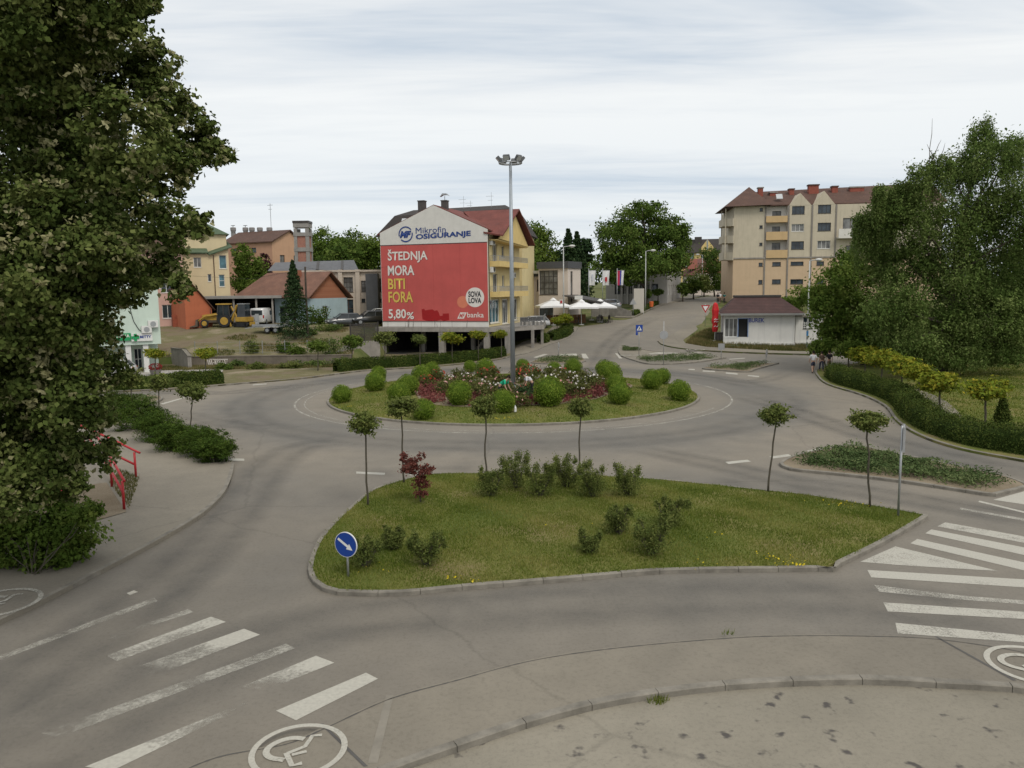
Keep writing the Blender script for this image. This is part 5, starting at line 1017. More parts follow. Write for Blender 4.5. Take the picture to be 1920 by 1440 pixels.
# ---------------- white two-storey building, dark sloping roof lights
def bld(name, label, pxl, pxr, Yl, Yr, zb, D, cat='building'):
    a = deep(pxl, 560, Yl); b = deep(pxr, 560, Yr); a.z = b.z = zb; F = Fac(a, b - a); t = thing(name, label, cat, a, F.rz); return t, F, (b - a).length
M_PALE = pm('pale_pink_render', (.50, .43, .36), .9, .08, 1, streak=.15)
wb, FW, WW = bld('office_block', 'pale two-storey block with pilasters and dark sloping glazed roof', *[c1(1300, 0)[0], c1(2010, 0)[0]], 108, 108, 3.5, 12)
top = FW.hit(*c1(1650, 462))[1]
wins = [rc(FW, c1, 1530, 500, 1592, 596), rc(FW, c1, 1650, 497, 1713, 596), rc(FW, c1, 1768, 520, 1835, 594), rc(FW, c1, 1410, 505, 1470, 596), rc(FW, c1, 1880, 505, 1940, 594)]; low = [rc(FW, c1, 1530, 648, 1597, 668), rc(FW, c1, 1770, 640, 1795, 666), rc(FW, c1, 1805, 640, 1905, 666)]; dr = rc(FW, c1, 1650, 645, 1716, 737); dr = (dr[0], .05, dr[2], dr[3])
mb = MB(); box_walls(mb, WW, 12, top, 0, wins + low + [dr]); 
for x in (1500, 1620, 1735): r_ = rc(FW, c1, x, 455, x + 28, 740); mb.box(r_[0], -.3, 0, r_[2], .0, top + .3)
mb.box(-.1, -.35, top - .001, WW + .1, 12, top + .25); mb.build('wall', M_PALE, wb)
for r_ in wins: window(wb, T_F, r_, 3, 3, FR_DK, GLC)
for r_ in low: window(wb, T_F, r_, 2, 1, FR_DK, GL)
window(wb, T_F, dr, 2, 2, FR_BR, GL, name='door', sill=False)
r_ = rc(FW, c1, 1340, 398, 1745, 455); mb = MB(); mb.prism([(r_[0] - 4, 0, top + .25), (r_[2], 0, top + .25), (r_[2] - 1.2, 3.4, r_[3] + .3), (r_[0] - 4, 3.4, r_[3] + .1)], (0, .25, .1)); mb.build('roof', pm('dark_glazed_roof', (.085, .085, .09), .4, .25, 2), wb)
for x in (1640, 1475): a = FW.hit(*c1(x, 460))[0]; mb = MB(); mb.bar((a, -.02, top + .3), (a - .6, 3.3, r_[3] + .28), .3, .12); mb.build('roof_rib', FR_DK, wb)
a = FW.hit(*c1(1855, 500))[0]; mb = MB(); mb.box(a - .8, -2.2, 0, a + .8, -.6, FW.hit(*c1(1855, 475))[1]); mb.build('stair_tower', pm('dark_grey_cladding', (.075, .078, .085), .6, .2, 1), wb)

# ---------------- low blue house with brown tiled gable roof, open shed beside it
bh, FB, WB = bld('blue_house', 'small pale blue house with brown tiled gable roof behind the spruce', c1(1190, 0)[0], c1(1425, 0)[0], 97, 94.5, 3.35, 8)
M_BLUE = pm('pale_blue_render', (.36, .47, .53), .9, .1, 1, streak=.2); ez = FB.hit(*c1(1300, 640))[1]; BD = 7.0
mb = MB(); box_walls(mb, WB, BD, ez, 0, [(.7, .05, 2.2, 2.0)], [(2.2, 1.0, 3.2, 2.0)]); mb.build('wall', M_BLUE, bh)
window(bh, T_F, (.7, .05, 2.2, 2.0), 1, 1, FR_DK, GL, name='door', sill=False); window(bh, T_R(WB), (2.2, 1.0, 3.2, 2.0), 2, 1, FR_WH, GL)
rz = FB.hit(*c1(1400, 498))[1] + .6; mb = MB(); mb.prism([(WB, .1, ez), (WB, BD - .1, ez), (WB, BD / 2, rz - .2)], (-.15, 0, 0)); mb.build('gable_wall', brickm('hollow_brick', (.30, .10, .05), (.36, .14, .07), (.25, .2, .16), 2.5), bh)
xl = FB.hit(*c1(950, 600))[0]; mb = MB(); mb.prism([(xl, -.7, ez + .25), (WB + .5, -.7, ez + .0), (WB + .5, BD / 2, rz), (xl + 1.6, BD / 2, rz)], (0, 0, .14)); mb.prism([(WB + .5, BD + .6, ez - .1), (xl, BD + .6, ez - .1), (xl + 1.6, BD / 2, rz), (WB + .5, BD / 2, rz)], (0, 0, .14)); r3 = mb.build('roof', tilem('orange_brown_tiles', (.215, .105, .07)), bh)
mb = MB(); mb.box(WB * .25, 2.2, rz - 1.2, WB * .25 + .6, 2.8, rz + .35); mb.build('chimney', pm('red_brick_chimney', (.26, .10, .06), .9, .2, 3), r3)
sh, FSH, WS = bld('open_shed', 'open vehicle shed with flat grey roof beside the blue house', c1(735, 0)[0], c1(1188, 0)[0], 95, 96, 3.3, 7)
hz = FSH.hit(*c1(900, 640))[1]; mb = MB(); mb.box(-.5, -1.2, hz, WS + 1.0, 7.5, hz + .32); mb.build('roof', pm('grey_roof_slab', (.24, .23, .215), .9, .2, 1), sh)
for x in (0.1, WS * .42, WS * .75, WS - .1): mb = MB(); mb.box(x - .1, -.9, -.1, x + .1, -.7, hz - .003); mb.build('post', M_CONC, sh)
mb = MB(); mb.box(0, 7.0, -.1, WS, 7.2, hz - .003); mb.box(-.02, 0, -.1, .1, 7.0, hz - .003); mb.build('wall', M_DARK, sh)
mb = MB()
for x in np.arange(.8, WS - .5, 1.4): mb.box(x, 6.8, hz - .55, x + .9, 6.95, hz - .45)
mb.build('roof_beam', pm('rafter_wood', (.2, .15, .1), .9, .2), sh)

# ---------------- unfinished brick tower
bt, FT, WT = bld('brick_tower', 'slim unfinished tower of concrete frame and brick infill', c1(1337, 0)[0], c1(1434, 0)[0], 126, 126, 4.2, 0)
H = FT.hit(*c1(1385, 135))[1]; zs = [FT.hit(*c1(1385, y))[1] for y in (405, 325, 298, 222, 198, 165, 133)]; WTd = WT
mb = MB()
for x in (0, WT - .5):
    for y in (0, WTd - .5): mb.box(x, y, 0, x + .5, y + .5, H - .8)
for a, b in ((zs[1], zs[2]), (zs[3], zs[4]), (zs[5], zs[6])): mb.box(-.06, -.06, a, WT + .06, WTd + .06, b)
mb.build('concrete_frame', pm('raw_concrete', (.26, .25, .235), .9, .2, 1.5), bt)
for a, b in ((0, zs[1]), (zs[2], zs[3])): mb = MB(); mb.box(.5, .12, a, WT - .5, WTd - .12, b - .003); mb.box(.12, .5, a, .498, WTd - .5, b - .004); mb.box(WT - .498, .5, a, WT - .12, WTd - .5, b - .004); mb.build('brick_infill', brickm('tower_brick', (.28, .10, .07), (.34, .14, .09), (.26, .22, .19), 2.2), bt)
mb = MB(); mb.box(-.12, -.12, H + .002, WT + .12, WTd + .12, H + .35); mb.build('roof', FR_DK, bt)

# ---------------- salmon apartment block with barrel chimneys
la, FL, WLa = bld('salmon_apartments', 'salmon apartment block with brown roof and barrel chimney pots', c1(860, 0)[0], c1(1190, 0)[0], 141, 136, 4.5, 14)
M_SALM = pm('salmon_render', (.42, .245, .165), .9, .08, 1, streak=.12); M_PEACH = pm('peach_render', (.50, .31, .20), .9, .08, 1, streak=.12)
ez = FL.hit(*c1(1100, 262))[1]; rz = FL.hit(*c1(1215, 192), 4.4)[1]; LD = 8
lw = [rc(FL, c1, 1035, 300, 1068, 332), rc(FL, c1, 1035, 400, 1068, 432), (2, ez - 2.2, 3.4, ez - .9)]
mb = MB(); wall(mb, T_F, WLa, ez, lw); wall(mb, T_B(WLa, LD), WLa, ez); wall(mb, T_L(LD), LD, ez); mb.build('wall', M_SALM, la)
rw = [(1.8, ez - 4.4, 3.0, ez - 2.2), (1.8, ez - 8.6, 3.0, ez - 6.6), (5.3, ez - 4.4, 6.4, ez - 2.2), (5.3, ez - 8.6, 6.4, ez - 6.6)]
mb = MB(); wall(mb, T_R(WLa), LD, ez, rw); mb.add([(WLa, 0, ez), (WLa, LD, ez), (WLa, LD * .55, rz - .1)], [(0, 1, 2)]); mb.build('end_wall', M_PEACH, la)
for r_ in lw: window(la, T_F, r_, 2)
for r_ in rw: window(la, T_R(WLa), r_, 2, 1, FR_BR, GLC)
mb = MB(); gable(mb, WLa, LD, ez, rz - ez, .35, .2, 'x', .55); r4 = mb.build('roof', M_ROOFB, la)
for i, x in enumerate((915, 997, 1040, 1093, 1157)):
    s_ = FL.hit(*c1(x, 190), 4.7)[0]; zc = FL.hit(*c1(x, 205))[1]; hh = FL.hit(*c1(x, 165), 4.7)[1]; mb = MB(); mb.box(s_ - .3, 4.4, zc - 1.5, s_ + .3, 5.0, hh - .9); mb.lathe([(.38, hh - .9), (.52, hh - .5), (.52, hh - .1), (.44, hh)], 12, (s_, 4.7, 0)); c_ = mb.build('chimney', pm('grey_chimney_pot', (.24, .23, .225), .8, .2, 2), r4)
    if i < 2: mb = MB(); mb.tube([(s_, 4.7, hh), (s_, 4.7, hh + .3)], .05); mb.bar((s_ - .4, 4.7, hh + .33), (s_ + .4, 4.7, hh + .33), .2, .08); mb.build('chimney_cowl', FR_DK, c_)
mb = MB(); s_ = FL.hit(*c1(1030, 150))[0]; mb.tube([(s_, 5, rz - 2), (s_, 5, rz + 5)], .05, 5); mb.bar((s_ - .6, 5, rz + 4.7), (s_ + .6, 5, rz + 4.7), .06); mb.bar((s_ - .4, 5, rz + 4), (s_ + .4, 5, rz + 4), .06); mb.build('antenna', M_STEEL, r4)

# ---------------- cream house, green sheet roofs
cb, FC, WC = bld('cream_house', 'tall cream house with green sheet roofs and blue-green windows', c1(480, 0)[0], c1(898, 0)[0], 100, 103, 3.5, 10)
M_CRM = pm('cream_render', (.60, .50, .32), .9, .06, 1, streak=.1); M_GRS = pm('green_roof_sheet', (.065, .10, .055), .7, .25, 2)
zl = FC.hit(*c1(790, 345))[1]; zr = FC.hit(*c1(898, 305))[1]; zm = FC.hit(*c1(640, 300))[1]
w1 = rc(FC, c1, 821, 350, 870, 440); w2 = rc(FC, c1, 820, 480, 858, 560); w3 = rc(FC, c1, 745, 476, 770, 526); w4 = rc(FC, c1, 650, 365, 702, 431); xs_ = FC.hit(*c1(785, 400))[0]
mb = MB(); wall(mb, T_F, WC, zl, [w1, w2, w3, w4]); mb.add([(xs_, 0, zl), (WC, 0, zl), (WC, 0, zr), ], [(0, 1, 2)]); wall(mb, T_R(WC), 9, zr); wall(mb, T_L(9), 9, zl); wall(mb, T_B(WC, 9), WC, zl); mb.build('wall', M_CRM, cb)
for r_, g_ in ((w1, GLB), (w2, GLB), (w3, GL), (w4, GLC)): window(cb, T_F, r_, 2 if r_ is w4 else 1, 2 if r_ is w2 else 1, FR_WH, g_)
mb = MB(); mb.prism([(xs_ - .6, -.4, zl - .15), (WC + .5, -.4, zr + .1), (WC + .5, 9.2, zr + 1.4), (xs_ - .6, 9.2, zl + 1.1)], (0, 0, .14)); mb.prism([(-.4, -.4, zl + .1), (xs_ - .605, -.4, zl + .1), (xs_ - .605, 9.2, zl + 2), (-.4, 9.2, zl + 2)], (0, 0, .14)); mb.build('roof', M_GRS, cb)
zu = FC.hit(*c1(830, 212), 3)[1]; xu = FC.hit(*c1(868, 240), 3)[0]; mb = MB(); mb.box(xs_ - 3.5, 3, zl, xu, 9, zu); up_ = mb.build('upper_storey', M_CRM, cb); mb = MB(); 
for p in ([(xs_ - 3.9, 2.6), (xu + .4, 2.6), (xu + .4, 9.4), (xs_ - 3.9, 9.4)],): a4 = [(x, y, zu) for x, y in p]; mid = ((xs_ - 3.5 + xu) / 2, 6, zu + 1.9); mb.add(a4 + [mid], [(0, 1, 4), (1, 2, 4), (2, 3, 4), (3, 0, 4), (3, 2, 1, 0)])
mb.build('upper_roof', M_GRS, up_)
mb = MB(); mb.tube([(xs_, -.06, .1), (xs_, -.06, zl - .1)], .06); mb.build('downpipe', FR_BR, cb)
# ---------------- orange gabled store and pink house half behind the linden
og, FO, WO = bld('orange_store', 'orange-red rendered store with sloping roof beside the digger', c1(590, 0)[0], c1(768, 0)[0], 90.0, 92.0, 3.2, 8)
zt_ = FO.hit(*c1(640, 545))[1]; zt2 = FO.hit(*c1(765, 705))[1]; mb = MB(); mb.prism([(0, 0, -.2), (WO, 0, -.2), (WO, 0, zt2), (WO * .28, 0, zt_), (0, 0, zt_ - .6)], (0, 5, 0)); mb.build('wall', pm('orange_render', (.42, .13, .065), .9, .12, 1.2, streak=.2), og)
mb = MB(); mb.prism([(WO + .3, -.3, zt2 - .25), (WO + .3, 5.2, zt2 - .25), (WO * .28, 5.2, zt_ + .02), (WO * .28, -.3, zt_ + .02)], (0, 0, .12)); mb.prism([(WO * .28, -.3, zt_ + .02), (WO * .28, 5.2, zt_ + .02), (-.3, 5.2, zt_ - .7), (-.3, -.3, zt_ - .7)], (0, 0, .12)); mb.build('roof', M_ROOFB, og)
pk_, FK, WK = bld('pink_house', 'pale pink house half hidden behind the linden leaves', c1(330, 0)[0], c1(592, 0)[0], 92, 94, 3.0, 9)
H = FK.hit(*c1(540, 320))[1]; kw_ = [(WK * .4, 1.2, WK * .4 + 1.2, 2.8), (WK * .4, 4.2, WK * .4 + 1.2, 5.8)]; mb = MB(); box_walls(mb, WK, 8, H, 0, kw_); mb.build('wall', pm('pink_render', (.52, .33, .28), .9, .08, 1, streak=.15), pk_)
for r_ in kw_: window(pk_, T_F, r_, 2, 1, FR_WH)
mb = MB(); gable(mb, WK, 8, H, 2.2, .4, .15); mb.build('roof', M_ROOFB, pk_)
mb = MB(); s_ = FK.hit(*c1(505, 820))[0]; mb.box(s_, -1.6, -.2, s_ + 3.0, -.3, 1.6); mb.build('red_container', pm('rust_red_sheet', (.27, .07, .035), .7, .25, 2), pk_)
# ---------------- pharmacy
ph, FPh, WPh = bld('pharmacy', 'mint green two-storey pharmacy with projecting upper floor', 40, c1(415, 0)[0], 65.8, 71.2, .12, 12)
M_MINT = pm('mint_render', (.50, .59, .52), .9, .06, 1, streak=.12); H = FPh.hit(*c1(300, 575))[1]; fz = FPh.hit(*c1(250, 948))[1]
mb = MB(); wall(mb, T_F, WPh, H - fz, [], .2, 0, fz); wall(mb, T_R(WPh), 10, H - fz, [], .2, 0, fz); wall(mb, T_B(WPh, 10), WPh, H); wall(mb, T_L(10), 10, H); mb.box(.005, .005, fz, WPh - .005, 2.6, fz + .2)
r1 = rc(FPh, c1, 275, 960, 330, 1100); r1 = (r1[0], .05, r1[2], r1[3] - .3); wq = [(r1[0] - 4.5, .6, r1[0] - 2.2, fz - .3), r1, (r1[0] - 8.5, .6, r1[0] - 5.5, fz - .3)]
Tb = lambda s, d, z: (s, d + 2.5, z); wall(mb, Tb, WPh, fz, wq, .2); mb.add([(WPh, 2.5, 0), (WPh, 10, 0), (WPh, 10, fz), (WPh, 2.5, fz)], [(0, 1, 2, 3)]); mb.build('wall', M_MINT, ph)
window(ph, Tb, wq[0], 3, 1, FR_WH, GL, name='shop_window'); window(ph, Tb, wq[2], 3, 1, FR_WH, GL, name='shop_window'); window(ph, Tb, r1, 2, 2, FR_WH, GL, name='door', sill=False)
mb = MB(); zr0 = FPh.hit(*c1(200, 668))[1]; mb.prism([(-.6, -.5, zr0), (WPh * .72, -.5, zr0), (WPh * .80, 1.4, H + .35), (-.6, 1.4, H + .35)], (0, .12, .12)); mb.box(-.4, 1.2, H + .003, WPh + .4, 10.4, H + .3); mb.build('roof', pm('mint_sheet_roof', (.50, .56, .53), .6, .1, 1), ph)
for px_ in (c1(342, 0)[0], c1(225, 0)[0], 170): s_ = FPh.hit(px_, 690)[0]; mb = MB(); mb.box(s_ - .22, .15, 0, s_ + .22, .6, fz - .003); mb.build('pillar', M_WHITE, ph)
M_GRN = pm('pharmacy_green', (.015, .26, .09), .5, .08, 2); r_ = rc(FPh, c1, 10, 873, 232, 922); mb = MB(); mb.box(r_[0], -.16, r_[1], r_[2], -.005, r_[3]); sg = mb.build('sign_board', M_GRN, ph); sg['label'] = 'green sign board reading APOTEKA'
text(sg, T_F, 'APOTEKA', (r_[0] + (r_[2] - r_[0]) * .36, r_[1] + .28, r_[2] - .1, r_[3] - .1), M_INK, .04, -.17)
r_ = rc(FPh, c1, 234, 870, 375, 922); mb = MB(); mb.box(r_[0], -.18, r_[1], r_[2], -.005, r_[3]); sg = mb.build('sign_board', M_WHITE, ph); sg['label'] = 'white sign board with green cross'
cx_ = r_[0] + (r_[2] - r_[0]) * .19; cz_ = (r_[1] + r_[3]) / 2; hw = (r_[3] - r_[1]) * .46; mb = MB(); mb.box(cx_ - hw, -.25, cz_ - hw * .36, cx_ + hw, -.19, cz_ + hw * .36); mb.box(cx_ - hw * .36, -.253, cz_ + hw * .36, cx_ + hw * .36, -.193, cz_ + hw); mb.box(cx_ - hw * .36, -.253, cz_ - hw, cx_ + hw * .36, -.193, cz_ - hw * .36); mb.build('green_cross', M_GRN, sg)
text(sg, T_F, 'BETTY', (cx_ + hw * 1.15, cz_ - hw * .3, r_[2] - .1, cz_ + hw * .45), M_INKB, .05, -.19)
for px_, py_ in ((378, 808), (335, 845)):
    s_, z_ = FPh.hit(*c1(px_, py_)); mb = MB(); mb.box(s_ - .42, -.34, z_ - .32, s_ + .42, -.01, z_ + .32); ac = mb.build('air_conditioner', M_WHITE, ph, bevel=.03); mb = MB(); mb.tube([(s_, -.342, z_), (s_, -.355, z_)], .24, 14); mb.build('fan_grille', M_STEEL, ac)
mb = MB(); pts = [FPh.hit(*c1(*p)) for p in ((225, 580), (222, 640), (230, 720), (250, 790), (285, 845), (320, 870))]; mb.tube([(p[0], -.05, p[1]) for p in pts], .03, 5); mb.build('cable', M_BLACK, ph)
# ---------------- café building
cf, FF, WF = bld('cafe_building', 'white modern two-storey café building with dark fascia and large gridded window', c3p(240, 0)[0], c3p(503, 0)[0], 108, 106, 2.7, 10)
M_OFFW = pm('offwhite_render', (.58, .51, .45), .9, .06, 1, streak=.1); M_FASC = pm('anthracite_fascia', (.075, .078, .085), .6, .12, 1)
zt1 = FF.hit(*c3p(400, 592))[1]; zt2 = FF.hit(*c3p(400, 530))[1]; bw_ = rc(FF, c3p, 246, 610, 412, 828); lw_ = rc(FF, c3p, 244, 915, 372, 1014); lw_ = (lw_[0], .1, lw_[2], lw_[3]); rd = (7, .1, 9, 2.4)
mb = MB(); box_walls(mb, WF, 4.4, zt1, 0, [bw_, lw_], [(.9, 2.6, 1.7, zt1 - .4)]); mb.build('wall', M_OFFW, cf)
mb = MB(); mb.box(-.15, -.25, zt1 + .003, WF + .15, 4.5, zt2); mb.build('fascia', M_FASC, cf)
window(cf, T_F, bw_, 4, 4, FR_DK, GLC, bw=.09); window(cf, T_F, lw_, 3, 1, FR_DK, GL, name='shop_window'); window(cf, T_R(WF), (.9, 2.6, 1.7, zt1 - .4), 1, 4, FR_DK, GLC)
xl = FF.hit(*c3p(60, 700))[0]; z3 = FF.hit(*c3p(170, 665))[1]; z4 = FF.hit(*c3p(170, 615))[1]; wq = [rc(FF, c3p, 200, 690, 220, 795)]; wq.append((xl + 2.5, .1, -.8, 2.5))
Tl = lambda s, d, z: (s, d + .8, z); mb = MB(); wall(mb, Tl, -xl - .004, z3, wq, .2, xl); mb.box(xl, 1.1, 0, -.005, 8, z3); mb.build('wing_wall', M_OFFW, cf); window(cf, Tl, wq[0], 1, 1, FR_BR, GL); window(cf, Tl, wq[1], 3, 1, FR_DK, GL, name='shop_window')
mb = MB(); mb.box(xl - .1, .6, z3 + .003, -.16, 8, z4); mb.build('wing_fascia', M_FASC, cf)
for x in (180, 215): s_, z_ = FF.hit(*c3p(x, 625)); mb = MB(); mb.box(s_ - .3, .25, z_ - .2, s_ + .3, .58, z_ + .2); mb.build('air_conditioner', M_WHITE, cf)
mb = MB(); a = FF.hit(*c3p(505, 840)); mb.prism([(WF + .1, -2, a[1]), (WF + 5.5, -2, a[1] - .9), (WF + 5.5, 3, a[1] - .9), (WF + .1, 3, a[1])], (0, 0, .15)); mb.build('awning', FR_DK, cf)
mb = MB(); r_ = rc(FF, c3p, 628, 835, 690, 868); mb.box(r_[0], -2.4, r_[1], r_[2], -2.1, r_[3]); mb.build('sign_board', M_WHITE, cf)
# ---------------- grey town building with the long street side
gb, FG, WG = bld('grey_town_hall', 'grey public building behind the big tree, its long side facing the street', c3p(845, 0)[0], c3p(1395, 0)[0], 135, 132, 4.4, 20)
M_GREY = pm('grey_render', (.33, .315, .295), .9, .1, .8, streak=.25); H = FG.hit(*c3p(1390, 535))[1]; gw = []
xs_ = np.linspace(1.5, WG - 3, 7)
for z in (1.6, 5.0, 8.4):
    for x in xs_:
        if z + 1.7 < H: gw.append((x, z, x + 1.5, z + 1.7))
GD = 26; sw_ = [(y, z, y + 1.6, z + 1.7) for z in (1.4, 4.8, 8.0) if z + 1.8 < H for y in (2, 6, 10, 14, 18, 22)]
mb = MB(); box_walls(mb, WG, GD, H, 0, gw, sw_); 
for x in xs_[:-1] + (xs_[1] - xs_[0]) * .5 + .75: mb.box(x - .15, -.25, 0, x + .15, -.0, H)
mb.build('wall', M_GREY, gb)
for i, r_ in enumerate(gw): window(gb, T_F, r_, 2, 1, FR_WH if i % 3 else FR_DK, [GL, GLC][i % 2], sill=False)
for i, r_ in enumerate(sw_): window(gb, T_R(WG), r_, 2, 2, FR_WH, [GL, GLC][i % 2], sill=False)
mb = MB(); mb.box(-.3, -.4, H + .003, WG + .3, GD + .3, H + .35); mb.build('roof', pm('roof_felt', (.16, .155, .15), .9, .2), gb)
# ---------------- houses further up the street
hs, FH, WH = bld('red_roof_house', 'white house with a red roof up the street', c3p(1532, 0)[0], c3p(1640, 0)[0], 176, 172, 5.2, 9)
H = max(3.0, FH.hit(*c3p(1580, 640))[1]); mb = MB(); box_walls(mb, WH, 9, H, 0, [(.6, 1, 1.9, 2.4)], [(2, 1, 3.5, 2.4), (5.6, 1, 7.1, 2.4)]); mb.build('wall', M_OFFW, hs)
window(hs, T_F, (.6, 1, 1.9, 2.4), 2)
window(hs, T_R(WH), (2, 1, 3.5, 2.4), 2); rh = FH.hit(*c3p(1580, 505))[1] - H; mb = MB(); gable(mb, WH, 9, H, rh, .6, .2); mb.build('roof', tilem('faded_red_tiles', (.22, .09, .07)), hs); mb = MB(); mb.prism([(WH - .01, .1, H), (WH - .01, 8.9, H), (WH - .01, 4.5, H + rh - .15)], (-.2, 0, 0)); mb.build('gable_wall', pm('brick_red_render', (.33, .13, .10), .9, .1), hs); window(hs, T_R(WH), (5.6, 1, 7.1, 2.4), 2); window(hs, lambda s, d, z: (WH + .2 - d, s, z), (3.6, H + .5, 5.4, H + 1.8), 2, 1, FR_WH, GL)
z_ = H + 1.0; mb = MB(); mb.box(WH * .3, -.9, z_, WH * .75, 1.5, z_ + 2.2); dm = mb.build('dormer', pm('brick_red_render', (.33, .13, .10), .9, .1), hs); window(dm, lambda s, d, z: (s, d - 1.1, z), (WH * .36, z_ + .5, WH * .5, z_ + 1.8), 2, 1, FR_WH, GL); window(dm, lambda s, d, z: (s, d - 1.1, z), (WH * .55, z_ + .5, WH * .7, z_ + 1.8), 2, 1, FR_WH, GL)
yb, FY, WY = bld('yellow_block', 'yellow block with dark roof and dormer far up the street', c3p(1480, 0)[0], c3p(1960, 0)[0], 232, 228, 5.8, 12)
H = FY.hit(*c3p(1750, 440))[1]; rz = FY.hit(*c3p(1800, 322))[1]; yw = [rc(FY, c3p, 1536, 402, 1558, 500), rc(FY, c3p, 1598, 420, 1640, 510), rc(FY, c3p, 1700, 470, 1730, 520), rc(FY, c3p, 1780, 470, 1810, 520), rc(FY, c3p, 1860, 470, 1890, 520)]
yw = [(a, b, c, min(d, H - .3)) for a, b, c, d in yw]; mb = MB(); box_walls(mb, WY, 12, H, 0, yw); mb.build('wall', M_YEL, yb)
for r_ in yw: window(yb, T_F, r_, 2, 3, FR_WH, GLB)
mb = MB(); gable(mb, WY, 12, H, rz - H, .6, .2); r5 = mb.build('roof', M_ROOFD, yb)
a, b, c, d = rc(FY, c3p, 1705, 380, 1812, 445); mb = MB(); mb.prism([(a, -.5, H), (c, -.5, H), (c, -.5, b + (d - b) * .7), ((a + c) / 2, -.5, d + 1.5), (a, -.5, b + (d - b) * .7)], (0, 4, 0)); dm = mb.build('dormer', M_YEL, yb); window(dm, lambda s, d_, z: (s, d_ - .72, z), (a + 1.8, H + .4, c - 1.8, H + 3.2), 2, 1, FR_WH, GLB)
mb = MB(); s_ = FY.hit(*c3p(1670, 320))[0]; mb.box(s_ - 1, 4, rz - 2, s_ + 1, 6, rz + .8); mb.build('chimney', FR_DK, r5)

# ---------------- five-storey apartment block
ap, FA, WA = bld('apartment_block', 'five-storey beige and orange apartment block with red tiled roof and gabled bays', c4p(372, 0)[0], 1760, 132, 128, 4.45, 15)
M_BEI = pm('grey_beige_render', (.50, .445, .345), .92, .10, .7, streak=.35); M_APR = pm('apricot_render', (.53, .395, .265), .92, .07, .8, streak=.15); M_APW = pm('stucco_white', (.62, .60, .56), .9, .06, 1); M_OCH = pm('ochre_balcony', (.52, .37, .20), .9, .1, 1, streak=.2)
zmid = FA.hit(*c4p(600, 655))[1]; ztow = FA.hit(*c4p(500, 268))[1]; zeav = FA.hit(*c4p(700, 268))[1]; AD = 14
xt = FA.hit(*c4p(617, 500))[0]; xb0 = FA.hit(*c4p(622, 500))[0]; xb1 = FA.hit(*c4p(785, 500))[0]; xg2 = FA.hit(*c4p(962, 500))[0]; xg3 = FA.hit(*c4p(1140, 500))[0]
def RA(x0, y0, x1, y1): return rc(FA, c4p, x0, y0, x1, y1)
tw = [RA(578, 280, 602, 305), RA(576, 410, 600, 434), RA(575, 540, 598, 563)]; bays = [RA(820, 265, 915, 326), RA(816, 400, 910, 455), RA(814, 530, 909, 590), RA(1015, 256, 1113, 320), RA(1013, 390, 1112, 452), RA(1010, 525, 1108, 585)]
lows = [RA(570, 690, 600, 718), RA(568, 820, 598, 852), RA(672, 685, 736, 716), RA(670, 815, 735, 850), RA(810, 682, 906, 711), RA(808, 814, 904, 851), RA(1004, 814, 1060, 851), RA(1004, 680, 1060, 711), RA(1180, 680, 1270, 711), RA(1180, 814, 1270, 851)]
dbal = [RA(682, 298, 750, 345), RA(680, 415, 740, 510), RA(678, 538, 742, 640)]
rwin = [(xg3 + 1.2, ztow - 4.0, xg3 + 3.6, ztow - 2.2), (xg3 + 4.6, ztow - 4.0, xg3 + 7, ztow - 2.2), (xg3 + 1.8, ztow - 9.6, xg3 + 3.6, ztow - 6.6), (xg3 + 8, ztow - 4.0, xg3 + 10.4, ztow - 2.2), (xg3 + 7.8, ztow - 9.2, xg3 + 10, ztow - 7.2)]
mb = MB(); wall(mb, T_F, WA, zmid, lows); wall(mb, T_R(WA), AD, zmid); wall(mb, T_L(AD), AD, zmid); mb.build('lower_wall', M_APR, ap)
mb = MB(); wall(mb, T_F, xt, ztow - zmid, tw, .2, 0, zmid + .004); 
Tr = lambda s, d, z: (s, d + 1.1, z)
wall(mb, T_F, xg3 - xb1, ztow - zmid, bays, .2, xb1, zmid + .004); wall(mb, T_F, WA - xg3, ztow - zmid, rwin, .2, xg3, zmid + .004)
wall(mb, T_R(WA), AD, ztow - zmid, (), .2, 0, zmid + .004); wall(mb, T_L(AD), AD, ztow - zmid, (), .2, 0, zmid + .004)
for xa, xb, ya in ((xb1, xg2, 168), (xg2, xg3, 156)):
    zp = FA.hit(*c4p(870, ya))[1]; mb.add([(xa + .1, -.02, ztow), (xb - .1, -.02, ztow), ((xa + xb) / 2, -.02, zp)], [(0, 1, 2)]); mb.add([(xa + .1, -.02, ztow), ((xa + xb) / 2, -.02, zp), ((xa + xb) / 2, 5, zp)], [(0, 2, 1)]); mb.add([(xb - .1, -.02, ztow), ((xa + xb) / 2, 5, zp), ((xa + xb) / 2, -.02, zp)], [(0, 2, 1)])
mb.build('upper_wall', M_BEI, ap)
mb = MB(); wall(mb, Tr, xb1 - xt, ztow - zmid, dbal, .2, xt, zmid + .004); mb.add([(xt, 0, zmid), (xt, 1.1, zmid), (xt, 1.1, ztow), (xt, 0, ztow)], [(3, 2, 1, 0)]); mb.add([(xb1, 0, zmid), (xb1, 1.1, zmid), (xb1, 1.1, ztow), (xb1, 0, ztow)], [(0, 1, 2, 3)]); mb.build('recess_wall', M_APW, ap)
for i, r_ in enumerate(tw): window(ap, T_F, r_, 1, 1)
for i, r_ in enumerate(bays): window(ap, T_F, r_, 3, 1, FR_WH if i in (1, 5) else FR_DK, GLC if i in (1, 5) else GL)
for r_ in lows: window(ap, T_F, r_, 3 if r_[2] - r_[0] > 3 else 2 if r_[2] - r_[0] > 1 else 1)
for r_ in dbal: window(ap, Tr, r_, 2, 1, FR_DK, GLC, name='balcony_door', sill=False)
for r_ in rwin: window(ap, T_F, r_, 2, 1, FR_BR, GLC)
